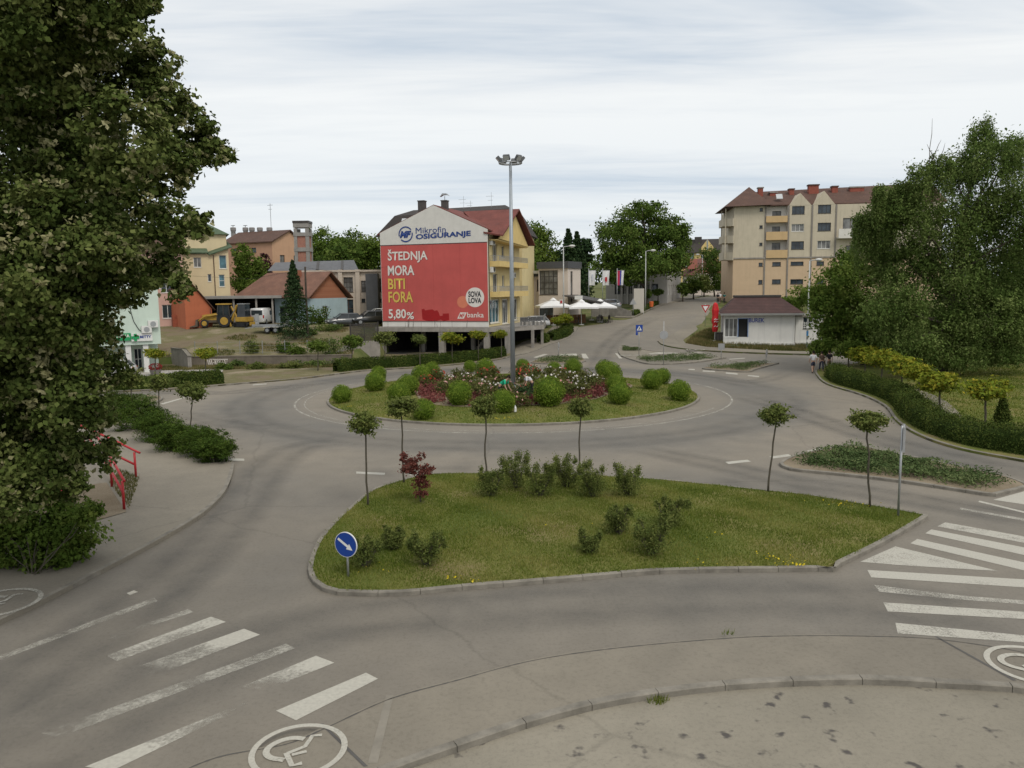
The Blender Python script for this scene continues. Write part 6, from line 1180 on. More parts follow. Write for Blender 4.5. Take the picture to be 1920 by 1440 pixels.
for y0, y1 in ((340, 388), (458, 520), (595, 655)):
    r_ = RA(624, y0, 784, y1); mb = MB(); mb.box(r_[0], -.25, r_[1], r_[2], -.1, r_[3]); mb.box(r_[0], -.095, r_[1], r_[2], 1.0, r_[1] + .18); mb.build('balcony', M_OCH, ap)
for y0, y1 in ((355, 412), (483, 540), (610, 668)):
    zb_, zt_ = FA.hit(*c4p(340, y1))[1], FA.hit(*c4p(340, y0))[1]; mb = MB(); hx = FA.hit(*c4p(308, y1))[0]
    mb.prism([(hx, 1.2, zb_), (hx + 1.4, -.3, zb_ - .1), (-.004, -.3, zb_ - .1), (-.004, 6, zb_), (hx, 6, zb_)], (0, 0, zt_ - zb_)); mb.build('balcony', M_BEI, ap)
mb = MB(); mb.box(hx + .2, .6, zmid, hx + .35, .75, ztow - .2); mb.box(hx + .2, 5.4, zmid, hx + .35, 5.55, ztow - .2); mb.build('balcony_post', M_BEI, ap)
r_ = RA(1140, 440, 1200, 510); mb = MB(); mb.box(xg3 + .3, -1.2, r_[1], xg3 + 4.5, -1.05, r_[3]); mb.box(xg3 + .3, -1.045, r_[1], xg3 + 4.5, -.004, r_[1] + .2); mb.build('balcony', M_APW, ap)
for x in (613, 785, 960, 1138): s_ = FA.hit(*c4p(x, 700))[0]; mb = MB(); mb.box(s_ - .12, -.1, 0, s_ + .12, -.004, ztow); mb.build('downpipe', pm('grey_pipe', (.22, .20, .18), .8, .15), ap)
mb = MB(); mb.box(-.05, -.12, zmid - .12, xg3, -.004, zmid + .1); mb.build('string_course', M_CONC, ap)
# roofs: pyramid over the corner tower, long tiled roof behind
zap = FA.hit(*c4p(498, 122), 5.5)[1] - .9; xa = FA.hit(*c4p(498, 122), 5.5)[0]; mb = MB(); l_, r2_ = FA.hit(*c4p(312, 270))[0], FA.hit(*c4p(662, 262))[0]
mb.add([(l_, -1, ztow - .05), (r2_, -1, ztow + .1), (r2_, 12, ztow + .1), (l_, 12, ztow - .05), (xa, 5.5, zap + .9)], [(0, 1, 4), (1, 2, 4), (2, 3, 4), (3, 0, 4), (3, 2, 1, 0)]); mb.build('tower_roof', M_ROOFB, ap)
zrg = FA.hit(*c4p(900, 124), 7)[1]; mb = MB(); mb.prism([(xt + .5, .12, ztow + .02), (WA + .6, .12, ztow + .02), (WA + .6, 7, zrg), (xt - 2.5, 7, zrg - .8)], (0, 0, .16)); mb.prism([(WA + .6, 14.5, ztow), (xt - 2.5, 14.5, ztow), (xt - 2.5, 7, zrg - .8), (WA + .6, 7, zrg)], (0, 0, .16)); rfa = mb.build('roof', M_ROOFB, ap)
for x, y0, y1, w_ in ((587, 125, 180, 34), (683, 160, 212, 52), (820, 135, 210, 34), (985, 104, 160, 72), (1145, 115, 190, 40), (1310, 120, 180, 100)):
    s_, z_ = FA.hit(*c4p(x, y0), 4.5); h_ = pxm((y1 - y0) / 4, 132); ww = pxm(w_ / 8, 132); mb = MB(); z_ -= .45; mb.box(s_ - ww, 4.5, z_ - h_ - 1.5, s_ + ww, 5.6, z_ + .3); ch = mb.build('chimney', pm('brick_chimney', (.25, .075, .052), .9, .2, 2), rfa); mb = MB(); mb.box(s_ - ww - .12, 4.4, z_ + .3, s_ + ww + .12, 5.7, z_ + .5); mb.build('chimney_cap', M_CONC if x in (683, 587, 1310) else M_ROOFB, ch)
for x, y in ((740, 208),): s_, z_ = FA.hit(*c4p(x, y)); mb = MB(); mb.obox((s_, 1.6, z_ + .45), (.5, 0, 0), (0, .4, .42), (0, -.06, .06)); mb.build('skylight', pm('skylight_glass', (.45, .47, .48), .2, .1), rfa)

# ---------------- snack kiosk BUREK and annexe
ki, FKi, WKi = bld('snack_kiosk', 'white snack kiosk with brown roof and blue BUREK lettering', c4p(312, 0)[0], c4p(848, 0)[0], 87.5, 86.0, .95, 6)
M_KW = pm('whitewash', (.60, .59, .56), .9, .06, 1.2, streak=.3); H = FKi.hit(*c4p(600, 1075))[1]; door = rc(FKi, c4p, 418, 1112, 487, 1248); ro = rc(FKi, c4p, 316, 1108, 412, 1248)
mb = MB(); box_walls(mb, WKi, 5.5, H, 0, [door, ro], [], [(1, .8, 4.4, H - .3)]); mb.box(.01, -.35, -.6, WKi, 5.5, -.004); mb.build('wall', M_KW, ki)
window(ki, T_F, ro, 3, 1, FR_WH, GLC, name='shop_window'); window(ki, T_L(5.5), (1, .8, 4.4, H - .3), 3, 1, FR_WH, GLC, name='shop_window')
mb = MB(); tbox(mb, T_F, door[0] + .01, .19, door[1] + .01, door[2] - .01, .2, door[3] - .01); d_ = mb.build('door', M_DARK, ki); mb = MB(); tbox(mb, T_F, door[0] - .08, -.03, door[1], door[0], .05, door[3]); tbox(mb, T_F, door[2], -.03, door[1], door[2] + .08, .05, door[3]); tbox(mb, T_F, door[0] - .08, -.03, door[3], door[2] + .08, .05, door[3] + .08); mb.build('door_frame', pm('blue_frame', (.16, .24, .42), .5, .1), d_)
text(ki, T_F, 'BUREK', rc(FKi, c4p, 497, 1106, 613, 1138), pm('blue_lettering', (.02, .05, .30), .5, .1), .02, -.02)
zr = FKi.hit(*c4p(580, 992))[1] + .6; xl, xr = FKi.hit(*c4p(285, 1065))[0], FKi.hit(*c4p(905, 1060))[0]; a4 = [(xl, -.7, H + .1), (xr, -.7, H + .1), (xr, 6.2, H + .1), (xl, 6.2, H + .1)]; tx0, tx1 = FKi.hit(*c4p(400, 1000))[0], FKi.hit(*c4p(748, 1000))[0]; b4 = [(tx0, 2.0, zr), (tx1, 2.0, zr), (tx1, 3.5, zr), (tx0, 3.5, zr)]
mb = MB(); mb.hexa(a4, b4); rfk = mb.build('roof', tilem('dark_red_sheet', (.078, .036, .032), 2.0), ki); mb = MB(); mb.box(xl - .03, -.75, H - .12, xr + .03, 6.25, H + .096); mb.build('gutter', pm('zinc_gutter', (.22, .22, .21), .6, .15), rfk); mb = MB(); mb.box(tx0 - .1, 1.9, zr + .002, tx1 + .1, 3.6, zr + .22); mb.build('ridge_cap', FR_DK, rfk)
mb = MB(); mb.box(-.9, -1.4, -.42, FKi.hit(*c4p(420, 1290))[0], -.353, -.2); mb.build('green_step', pm('green_step', (.10, .22, .15), .8, .2), ki)
an, FAn, WAn = bld('kiosk_annexe', 'small white annexe with barred window right of the kiosk', c4p(853, 0)[0], c4p(1058, 0)[0], 86.6, 86.6, .95, 4)
H2 = FAn.hit(*c4p(950, 1092))[1]; w1 = rc(FAn, c4p, 905, 1100, 975, 1185); mb = MB(); box_walls(mb, WAn, 4, H2, 0, [w1]); mb.box(0.01, -.2, -.6, WAn, 4, -.004); mb.build('wall', M_KW, an); window(an, T_F, w1, 2, 2, FR_DK, GL); mb = MB()
for i in range(5): x = w1[0] + (w1[2] - w1[0]) * (i + .5) / 5; mb.bar((x, -.02, w1[1]), (x, -.02, w1[1] + (w1[3] - w1[1]) * .6), .05)
for j in range(3): z = w1[1] + (w1[3] - w1[1]) * .6 * (j + .5) / 3; mb.bar((w1[0], -.05, z), (w1[2], -.05, z), .05)
mb.build('window_bars', M_WHITE, an); mb = MB(); mb.box(-.1, -.3, H2 + .003, WAn + .2, 4.2, H2 + .16); mb.build('roof', M_CONC, an)

# ---------------- walls and fences of the dirt lot
a = at(343, 690); rwl = thing('retaining_wall', 'stained concrete retaining wall below the dirt lot with white scrawl', 'wall', (a.x, 75.7, 0), 0)
wl = -15.4 - a.x; mb = MB(); mb.box(0, -.02, -.1, wl, .3, 1.0); mb.box(-.02, -.06, 1.002, wl, .34, 1.1); mb.build('wall', pm('stained_concrete', (.17, .145, .115), .95, .35, .8, .3, 20, streak=.6), rwl)
FR_ = Fac((a.x, 75.68, 0), (1, 0)); r_ = FR_.rect(389, 671, 428, 686)
mb = MB(); random.seed(5)
for i in range(11):
    x = r_[0] + (r_[2] - r_[0]) * i / 11; w_ = (r_[2] - r_[0]) / 14
    for seg in random.sample([((0, 0), (0, 1)), ((0, 1), (1, 1)), ((1, 1), (1, 0)), ((0, .5), (1, .5)), ((0, 0), (1, 0)), ((0, 1), (1, 0))], 4):
        p, q = seg; mb.bar((x + p[0] * w_, -.03, r_[1] + p[1] * (r_[3] - r_[1]) * .8), (x + q[0] * w_, -.03, r_[1] + q[1] * (r_[3] - r_[1]) * .8), .012, .07)
mb.build('graffiti', M_INK, rwl)
b0 = deep(c1(430, 0)[0], 690, 72.5); rw2 = thing('ramp_wall', 'grey concrete side wall sloping down beside the pharmacy', 'wall', (b0.x - .5, 73.6, 0.1), 0); mb = MB(); mb.prism([(0, 2.5, -.1), (2.6, 0, -.1), (2.6, 0, 1.15), (1.8, .8, 1.75), (0, 2.5, 1.75)], (.25, .25, 0)); mb.build('wall', M_CONC, rw2); mb = MB(); mb.prism([(0, 2.45, 1.752), (1.8, .75, 1.752), (2.62, -.05, 1.155), (2.95, .2, 1.155), (2.1, 1.05, 1.752), (.3, 2.75, 1.752)], (0, 0, .08)); mb.build('coping', M_KERB, rw2)
# concrete ramp wall and dark mesh fence left of the garage
a = deep(627, 660, 77.0); b = deep(704, 660, 80.5); dv = (b - a); dv.z = 0; gw_ = thing('garage_ramp_wall', 'concrete wall running up to the left end of the garage', 'wall', (a.x, a.y, 0), math.atan2(dv.y, dv.x)); Lg = dv.length + .6; mb = MB(); mb.prism([(0, 0, -.1), (Lg, 0, -.1), (Lg, 0, 2.1), (Lg * .35, 0, 2.1), (0, 0, 1.0)], (0, .25, 0)); mb.build('wall', M_CONC, gw_)
mf = thing('mesh_fence', 'dark mesh fence panel on the wall beside the garage', 'fence', (a.x, a.y, 0), math.atan2(dv.y, dv.x)); mb = MB()
for i in range(3): x = Lg * (.36 + .31 * i); mb.box(x - .04, .05, 2.1, x + .04, .13, 4.0); 
mb.build('post', FR_DK, mf); mb = MB()
for i in range(36): x = Lg * (.36 + .62 * i / 35); mb.box(x - .02, .08, 2.12, x + .02, .11, 3.9)
for i in range(12): z = 2.15 + i * .15; mb.box(Lg * .36, .07, z, Lg * .98, .09, z + .05)
mb.build('mesh_panel', FR_DK, mf)
# wire fence with slim posts on the lot's edge
wf = thing('wire_fence', 'thin wire fence on slim posts along the dirt lot edge', 'fence', (-31, 77.2, 1.1), 0)
for i in range(8): x = i * 2.2; mb = MB(); mb.tube([(x, 0, -.3), (x, 0, 1.35)], .035, 6); mb.build('post', M_STEEL, wf)
mb = MB()
for z in (.15, .5, .85, 1.2): mb.tube([(i * 2.2, 0, z + random.uniform(-.03, .03)) for i in range(8)], .008, 4)
mb.build('wire', M_STEEL, wf)
# terrace wall and steps by the café
a = at(1100, 610); tz = thing('terrace_fence', 'brown timber fence panels around the café terrace', 'fence', (*at(1025, 607).to_2d(), ztf(*at(1025, 607).to_2d())), 0)
q0 = at(1026, 609); q1 = at(1100, 607)
M_TIM = pm('brown_timber', (.19, .10, .05), .85, .25, 4); dv = q1 - q0; Lf = math.hypot(dv.x, dv.y); tz.rotation_euler.z = math.atan2(dv.y, dv.x); n_ = 9
for i in range(n_): x = Lf * i / n_; z_ = dv.z * i / n_; mb = MB(); mb.box(x + .02, 0, z_ - .2, x + Lf / n_ - .02, .08, z_ + 1.1); mb.build('panel', M_TIM, tz)
gr = thing('terrace_retaining_wall', 'grey stone retaining wall beside the café terrace steps', 'wall', (0, 0, 0), 0); p0 = at(1112, 597); p1 = deep(1143, 590, p0.y + 1.0); p2 = at(1187, 597); 
mb = MB(); mb.prism([(p0.x, p0.y + 2, p0.z - .3), (p1.x, p0.y + 2, p0.z - .3), (p1.x, p0.y + 2, p0.z + 2.0), (p0.x, p0.y + 2, p0.z + 1.7)], (0, .4, 0)); mb.build('wall', pm('grey_stone', (.22, .205, .18), .9, .3, 2, streak=.3), gr); mb = MB(); mb.prism([(p1.x, p0.y + 2, p0.z - .3), (p2.x, p2.y + 1.0, p2.z - .3), (p2.x, p2.y + 1.0, p2.z + .9), (p1.x, p0.y + 2, p0.z + 2.0)], (-.1, .4, 0)); mb.build('wall', pm('grey_stone', (.22, .205, .18), .9, .3, 2, streak=.3), gr)
# ============================================================ BACKGROUND TREES
def bgtree(name, label, lobes, Y, base, mat, n, size, depth=2.0, r0=.3, group='background trees', **k):
    b = at(*base) if len(base) == 2 else Vector(base); bx = deep(base[0], base[1], Y) if len(base) == 2 else b; b = Vector((bx.x, Y, ztf(bx.x, Y)))
    return tree(name, label, pxlobes(lobes, Y, depth), b, mat, n, size, r0, group=group, **k)
bgtree('broadleaf_tree', 'big broad green tree with forked trunk behind the flagpoles', [(1205, 430, 58, 45), (1165, 455, 42, 38), (1245, 455, 48, 40), (1280, 450, 22, 30), (1140, 440, 22, 32), (1200, 490, 62, 35), (1155, 505, 35, 30), (1250, 490, 45, 32), (1225, 400, 30, 22), (1205, 395, 24, 18), (1265, 430, 26, 24), (1135, 480, 20, 26), (1275, 485, 20, 22), (1180, 520, 30, 18)], 124, (1207, 575), G_DEEP, 34000, .40, 3.5, .5, clumps=26, sig=.2)
bgtree('broadleaf_tree', 'rounded green tree right of the poster building roof', [(1000, 450, 30, 34), (1022, 462, 28, 32), (990, 480, 30, 30), (1030, 490, 28, 26), (1010, 500, 40, 28)], 150, (1010, 560), G_MID, 9000, .5, 3, .4)
def conifer(name, label, base, top, w, n, size, mat=None, group='dark conifers'):
    b = Vector(base); H = (Vector(top) - b).z; t = thing(name, label, 'tree', b, 0, group); mb = MB(); mb.tube([(0, 0, -.2), (0, 0, H * .5), (0, 0, H * .96)], [H * .018, H * .012, H * .003], 7); 
    f = RNG.random(n) ** .75; tier = np.floor(f * 22) / 22 + .015; z = H * (.06 + .94 * (tier * .8 + f * .2)); rmax = w * (1 - (z / H)) ** .85 + .05; a = RNG.uniform(0, 6.283, n); br = RNG.integers(0, 9, n) * .698 + tier * 37; a = br + RNG.normal(0, .22, n)
    r_ = rmax * np.sqrt(RNG.random(n)) * (1 + .22 * np.sin(br * 3 + tier * 50)); P = np.stack([np.cos(a) * r_, np.sin(a) * r_, z - r_ * .28 + RNG.normal(0, .08, n)], 1)
    for i in range(60):
        q = P[RNG.integers(0, n)]; mb.tube([(0, 0, q[2] + .25 * math.hypot(q[0], q[1])), tuple(q)], [H * .004, .006], 4, False)
    mb.build('trunk', M_BARK, t); u = np.stack([np.cos(a), np.sin(a), np.full(n, .4)], 1); V, Fc = leafV(P, size, u, .6, .4, .3, droop=.5); link('crown', np_mesh('crown', V, Fc, mat or G_CONIF, np.clip(RNG.normal(.5, .25, n), 0, 1)), t); return t
def gpt(px, py, Y): p = deep(px, py, Y); return (p.x, Y, ztf(p.x, Y))
for px, ty, w, Y, lb in ((1066, 428, 3.6, 138, 'tall dark conifer, left of the pair behind the café'), (1082, 433, 3.4, 144, 'tall dark conifer, right of the pair behind the café'), (1048, 470, 3.5, 150, 'shorter conifer behind the café roof')):
    b = gpt(px, 560, Y); conifer('tall_conifer', lb, b, deep(px, ty, Y), w, 7000, .55)
bgtree('pine_tree', 'slim pine with open top between the conifers and the big tree', [(1098, 455, 11, 9), (1103, 466, 9, 8), (1092, 470, 9, 7), (1100, 482, 12, 8)], 150, (1099, 560), G_CONIF, 2500, .4, 1, .25)
b = deep(555, 640, 83.5); b.z = ztf(b.x, 83.5); conifer('spruce_tree', 'single dark green spruce on the dirt lot', b, deep(555, 487, 83.5), 2.0, 16000, .2, G_CONIF, None)
bgtree('broadleaf_tree', 'green tree between the cream house and the salmon flats', [(465, 500, 28, 34), (455, 475, 18, 18), (480, 520, 22, 26), (450, 525, 20, 30), (470, 545, 26, 22)], 112, (463, 600), G_MID, 9000, .34, 2, .3)
bgtree('plum_tree', 'purple-leaved tree beside the salmon flats', [(494, 487, 10, 12), (502, 500, 9, 10), (498, 512, 12, 9)], 118, (498, 580), leafm('plum_leaves', (.03, .012, .016), (.06, .022, .028), (.10, .045, .045), .2), 1800, .3, 1, .15)
for i, (px, py, rx, ry, Y, m_) in enumerate(((610, 455, 34, 26, 165, G_MID), (660, 462, 34, 28, 160, G_DEEP), (700, 468, 28, 28, 155, G_MID), (570, 470, 28, 26, 170, G_DEEP), (640, 480, 38, 22, 150, G_DEEP))):
    bgtree('broadleaf_tree', f'green tree behind the pale office block, {["at the centre left", "with the highest dark crown", "nearest the poster wall", "farthest left beside the brick tower", "lowest and in front"][i]}', [(px, py, rx, ry), (px - rx * .5, py + 12, rx * .7, ry * .8), (px + rx * .5, py + 10, rx * .7, ry * .8), (px, py + 28, rx, ry)], Y, (px, 565), m_, 6500, .5, 3, .35)
for i, (L_, Y, base, m_, n, lb) in enumerate((([(1340, 490, 24, 26), (1325, 510, 22, 24), (1350, 515, 18, 30), (1330, 478, 16, 16), (1335, 530, 26, 16)], 162, (1340, 560), G_DEEP, 7000, 'dark tree at the top of the street before the yellow block'), ([(1295, 530, 14, 14), (1308, 535, 12, 12), (1300, 543, 14, 8)], 150, (1300, 560), G_MID, 2500, 'bright green bushy tree beside the climbing street'), ([(1318, 528, 12, 14), (1325, 540, 10, 9)], 160, (1320, 556), G_OLIVE, 1800, 'olive bushy tree beside the climbing street'), ([(1278, 540, 9, 10), (1284, 546, 8, 7)], 140, (1280, 562), G_DEEP, 1400, 'small dark tree at the corner of the grey building'), ([(1234, 548, 9, 6)], 128, (1234, 562), G_DEEP, 900, 'small flat-topped tree before the grey building'), ([(1214, 550, 8, 8)], 122, (1214, 572), G_DEEP, 900, 'small round tree beside the orange bin'))):
    bgtree('street_tree', lb, L_, Y, base, m_, n, .34, 1.0, .16)
# trees to the right: the birch group
bgtree('broadleaf_tree', 'bright green maple at the left of the birch group', [(1575, 540, 48, 46), (1590, 500, 40, 40), (1555, 585, 40, 40), (1600, 590, 55, 50), (1545, 560, 30, 28), (1580, 625, 48, 34), (1620, 540, 55, 55), (1640, 610, 50, 45), (1610, 640, 40, 28)], 70, (1620, 695), G_MID, 26000, .26, 2.5, .3, group='trees right of the kiosk', clumps=30)
BL = [(1690, 368, 30, 34), (1722, 335, 26, 36), (1760, 320, 30, 46), (1838, 262, 34, 46), (1862, 310, 55, 60), (1904, 290, 30, 48), (1800, 320, 34, 50), (1662, 372, 22, 30), (1648, 362, 14, 22), (1650, 410, 36, 42), (1700, 400, 55, 55), (1780, 420, 70, 60), (1860, 400, 70, 70), (1640, 460, 50, 50), (1700, 490, 70, 60), (1790, 510, 80, 70), (1880, 500, 70, 80), (1620, 420, 26, 30), (1680, 580, 70, 60), (1770, 600, 85, 60), (1860, 590, 75, 70), (1700, 640, 60, 45), (1790, 660, 70, 40), (1880, 650, 60, 45), (1960, 400, 80, 90), (1960, 560, 80, 90)]
bl = pxlobes(BL, 61, 2.6, .84); bb = at(1770, 712); bb = Vector((deep(1765, 700, 61).x, 61, .1))
bi = tree('weeping_birch', 'tall drooping birch with pale limbs, largest tree on the right', bl, bb, G_BIRCH, 105000, .22, .34, M_BARK, clumps=34, sig=.2, limbs=20, twigs=3, top=deep(1825, 330, 61), asp=.5, shell=(.2, 1.0))
# hanging twigs of the birch
cs = np.array([list(Vector(c) - bb) for c, r in bl]); rs = np.array([r for c, r in bl]); ns = 3700; i = RNG.integers(0, len(bl), ns); u = unit(ns); st = cs[i] + u * rs[i] * RNG.uniform(.7, 1.05, ns)[:, None]; ln = RNG.uniform(.7, 2.4, ns); k = 26; t_ = RNG.random((ns, k)); P = st[:, None, :] + np.stack([RNG.normal(0, .08, (ns, k)), RNG.normal(0, .08, (ns, k)), -t_ * ln[:, None]], -1); P = P.reshape(-1, 3); P = P[P[:, 2] > .6]
V, Fc = leafV(P, .15, None, 0, .5, 0, droop=.8); link('hanging_twigs', np_mesh('hanging_twigs', V, Fc, G_BIRCH, np.clip(np.repeat(RNG.uniform(.2, .9, ns), k)[:len(P)] + RNG.normal(0, .12, len(P)), 0, 1)), bi)
mb = MB()
for a_, b_ in (((1745, 340), (1748, 222)), ((1748, 300), (1765, 262)), ((1752, 300), (1738, 270)), ((1758, 320), (1772, 268))):
    p = deep(*a_, 59.5) - bb; q = deep(*b_, 59.5) - bb; mb.tube(jit_path(p, q, 4, .03), [.035, .03, .025, .02, .008], 5)
mb.build('bare_limb', M_TWIG, bi)
# park bushes, dwarf conifer
b = at(1878, 803, .1); conifer('dwarf_conifer', 'small dark dwarf conifer beside the nearest golden tree', b, b + Vector((0, 0, pxm(62, b.y))), pxm(19, b.y), 5000, .12, G_HEDGE, None)
bgtree('park_tree', 'dark tree deeper in the park, right of the birch', [(1900, 560, 60, 60), (1960, 500, 80, 90), (1920, 630, 50, 40)], 78, (1930, 680), G_DEEP, 9000, .34, 2, .35, group='trees right of the kiosk')
bgtree('park_tree', 'dark low tree behind the birch trunk', [(1700, 640, 70, 45), (1780, 650, 70, 45), (1840, 660, 60, 40), (1650, 660, 40, 30)], 72, (1745, 700), G_DEEP, 14000, .3, 2, .3, group='trees right of the kiosk')
for i, (px, py, rx, ry, Y) in enumerate(((1478, 566, 26, 14, 112), (1505, 555, 26, 20, 108), (1530, 560, 24, 22, 104))):
    b = gpt(px, py, Y); shrub('slope_shrub', f'{["left", "middle", "right"][i]} of the green shrubs on the slope below the apartment block', b, pxlobes([(px, py, rx, ry), (px + 8, py + 8, rx * .8, ry * .8)], Y, .5), G_MID, 2200, .3, group='shrubs below the apartment block')
# weeds and shrubs of the dirt lot
for i, (px, py, rx, ry, Y, m_, lb) in enumerate(((470, 656, 15, 13, 77.5, G_OLIVE, 'small bush above the retaining wall, left of the spruce'), (532, 655, 13, 12, 77.6, G_DEEP, 'small dark bush above the retaining wall, nearest the spruce'), (556, 668, 16, 10, 76.8, G_MID, 'low green bush at the right end of the retaining wall'), (445, 697, 14, 8, 74.6, G_WEED, 'weed clump at the foot of the retaining wall, centre'), (610, 672, 32, 18, 76.6, G_WEED, 'large weedy mound of green left of the garage'), (645, 690, 22, 10, 75.0, G_WEED, 'weeds at the corner of the hedge and garage'), (580, 688, 30, 8, 74.6, G_WEED, 'strip of weeds before the mound'), (420, 716, 14, 8, 72.4, G_DEEP, 'dark low bush by the kerb, left of three'), (485, 709, 16, 8, 72.6, G_OLIVE, 'low bush by the kerb, middle of three'), (545, 702, 20, 8, 73, G_OLIVE, 'low bush by the kerb, right of three'), (615, 609, 24, 8, 88, G_WEED, 'long grass tuft beside the parked cars'), (575, 617, 22, 7, 86, G_WEED, 'weeds behind the spruce trunk'))):
    g = gpt(px, py, Y); b = Vector((g[0], g[1], g[2] + .05)); rw_, rh_ = pxm(rx, Y), pxm(ry, Y); shrub('weed_bush', lb, b, [(b + Vector((0, 0, rh_ * .8)), (rw_, rw_ * .7, rh_)), (b + Vector((rw_ * .4, 0, rh_ * .6)), (rw_ * .6, rw_ * .5, rh_ * .8))], m_, 1300, .16, 'bush', 'bushes and weeds of the dirt lot', 6)
for i, (px, Y, L_) in enumerate(((585, 93, 'left'), (605, 93.5, 'right'))):
    b = gpt(px, 590, Y); shrub('yard_shrub', f'{L_} of two dark shrubs beside the blue house', b, [(Vector(b) + Vector((0, 0, 1)), (1.0, .8, 1.0))], G_DEEP, 900, .2, group='shrubs beside the blue house')
# tall grass round the kiosk and on the lot slope
grass('kiosk_grass', world([(1285, 646), (1325, 653), (1460, 660), (1545, 661), (1545, 650), (1390, 648), (1345, 640), (1335, 618), (1320, 622), (1300, 632)]), 16000, .35, leafm('dry_grass', (.06, .08, .02), (.13, .12, .045), (.24, .19, .09), .2), .13, w=.03)
grass('street_grass', world([(1330, 605), (1345, 592), (1365, 570), (1400, 565), (1380, 600), (1345, 618)]), 9000, .4, _mc['dry_grass'], .13, w=.035)
grass('lot_grass', [(-38, 71.5), (-14, 73.5), (-13.6, 76), (-34, 75.6)], 16000, .22, _mc['dry_grass'], .1, w=.03)
grass('lot_grass', [(-34, 76.4), (-15.6, 76.4), (-15.6, 92), (-30, 86)], 9000, .22, _mc['dry_grass'], .03, w=.03, keep=lambda X, Y: np.sin(X * .7) * np.sin(Y * .9 + X * .3) > .2)
grass('park_grass', smooth(world([(1700, 745), (1790, 790), (1925, 815), (2060, 840), (2060, 700), (1900, 690), (1760, 700)]), 3), 26000, .10, M_BL, .1, w=.03)
# wooded skyline: one far mass on each side
def wood(name, label, x0, x1, Y, hgt, n, seed):
    rng = np.random.default_rng(seed); nt_ = max(6, int((x1 - x0) / 9)); P = []; va = []
    for j in range(nt_):
        x = x0 + (x1 - x0) * (j + rng.random()) / nt_; y = Y + rng.uniform(-14, 14); r = rng.uniform(4, 7); h = hgt * rng.uniform(.7, 1.1); m = n // nt_; u = unit(m); q = u * np.array([r, r, h * .48]) * rng.uniform(.6, 1.05, m)[:, None]; q[:, 2] += h * .52; P.append(q + np.array([x, y, ztf(x, y)])); va.append(np.clip(rng.normal(rng.uniform(.25, .6), .2, m), 0, 1))
    P = np.concatenate(P); V, Fc = leafV(P, 1.0, None, 0, .7, .3); stuff(tag(link(name, np_mesh(name, V, Fc, G_DEEP, np.concatenate(va))), label, 'wood'))
wood('distant_wood', 'far wooded skyline left of the poster building', -190, -10, 215, 14, 26000, 1); wood('distant_wood', 'far wooded skyline behind the kiosk and apartment block', 60, 300, 260, 16, 22000, 2); wood('distant_wood', 'far wooded skyline at the head of the street', -10, 70, 300, 13, 9000, 3)
# ============================================================ STREET FURNITURE
def gz(p): return ztf(p[0], p[1])
def place(px, py, dz=0.0): p = at(px, py, dz); return Vector((p.x, p.y, gz(p) + dz))
# floodlight mast
bz = .12 + islz(CX, CY); mst = thing('floodlight_mast', 'tall galvanised floodlight mast rising from the roundabout roses', 'mast', (CX, CY, bz)); tz_ = deep(958, 305, CY).z - bz
mb = MB(); mb.tube([(0, 0, -.1), (0, 0, tz_ * .5), (0, 0, tz_)], [.17, .14, .095], 14); mb.tube([(0, 0, -.05), (0, 0, .12)], .34, 14); mb.build('pole', pm('mast_grey', (.30, .33, .36), .5, .1, 2, metal=.4), mst, smooth=True)
mb = MB(); mb.tube([(.75 * math.cos(a), .75 * math.sin(a), tz_ - .05) for a in np.linspace(0, 6.2832, 17)], .035, 6)
for k in range(4): a = k * math.pi / 2; mb.tube([(0, 0, tz_ - .1), (.75 * math.cos(a), .75 * math.sin(a), tz_ - .05)], .035, 6)
mb.build('lamp_ring', M_STEEL, mst)
for k in range(6):
    a = k * math.pi / 3 + .2; c = Vector((.78 * math.cos(a), .78 * math.sin(a), tz_ + .22)); o_ = Vector((math.cos(a), math.sin(a), 0)); s_ = Vector((-math.sin(a), math.cos(a), 0)); f_ = (o_ * .75 + Vector((0, 0, -.66))); w_ = f_.cross(s_)
    mb = MB(); mb.obox(c, s_ * .22, w_ * .19, f_ * .09); mb.bar(c - Vector((0, 0, .27)), c - f_ * .05, .05); h = mb.build('floodlight', pm('lamp_housing', (.10, .105, .11), .5, .1), mst, bevel=.02); mb = MB(); mb.obox(c + f_ * .095, s_ * .19, w_ * .16, f_ * .004); mb.build('lamp_glass', pm('lamp_glass', (.55, .57, .58), .15, .05), h)
def lamp(base, topy, px, side, label, Y=None, sticker=False):
    b = place(*base) if Y is None else Vector((deep(base[0], base[1], Y).x, Y, gz((deep(base[0], base[1], Y).x, Y)))); t = thing('street_lamp', label, 'street lamp', b, 0, 'street lamps'); H = deep(px, topy, b.y).z - b.z; mb = MB(); mb.tube([(0, 0, -.1), (0, 0, H)], [.1, .055], 10); mb.tube([(0, 0, H - .02), (side * .35, 0, H + .06), (side * .8, 0, H + .1)], [.05, .045, .04], 8); mb.build('pole', pm('lamp_post_grey', (.42, .43, .42), .5, .1, 2), t, smooth=True)
    mb = MB(); mb.lathe([(.05, -.12), (.3, -.08), (.36, .0), (.28, .1), (.08, .15)], 14, (side * 1.05, 0, H + .1), 1.15, .8); h = mb.build('lamp_head', pm('lamp_head_white', (.56, .56, .54), .4, .05), t, smooth=True); mb = MB(); mb.lathe([(.02, -.2), (.2, -.17), (.25, -.1)], 12, (side * 1.05, 0, H + .1)); mb.build('lamp_glass', pm('lamp_glass', (.55, .57, .58), .15, .05), h)
    if sticker:
        for z, c_, hh in ((1.6, M_INKB, .5), (2.4, M_WHITE, .25), (.9, M_WHITE, .3)): mb = MB(); mb.tube([(0, 0, z), (0, 0, z + hh)], .107, 12, False); mb.build('poster_sticker', c_ if c_ is M_WHITE else pm('blue_sticker', (.05, .2, .42), .6, .1), t)
    return t
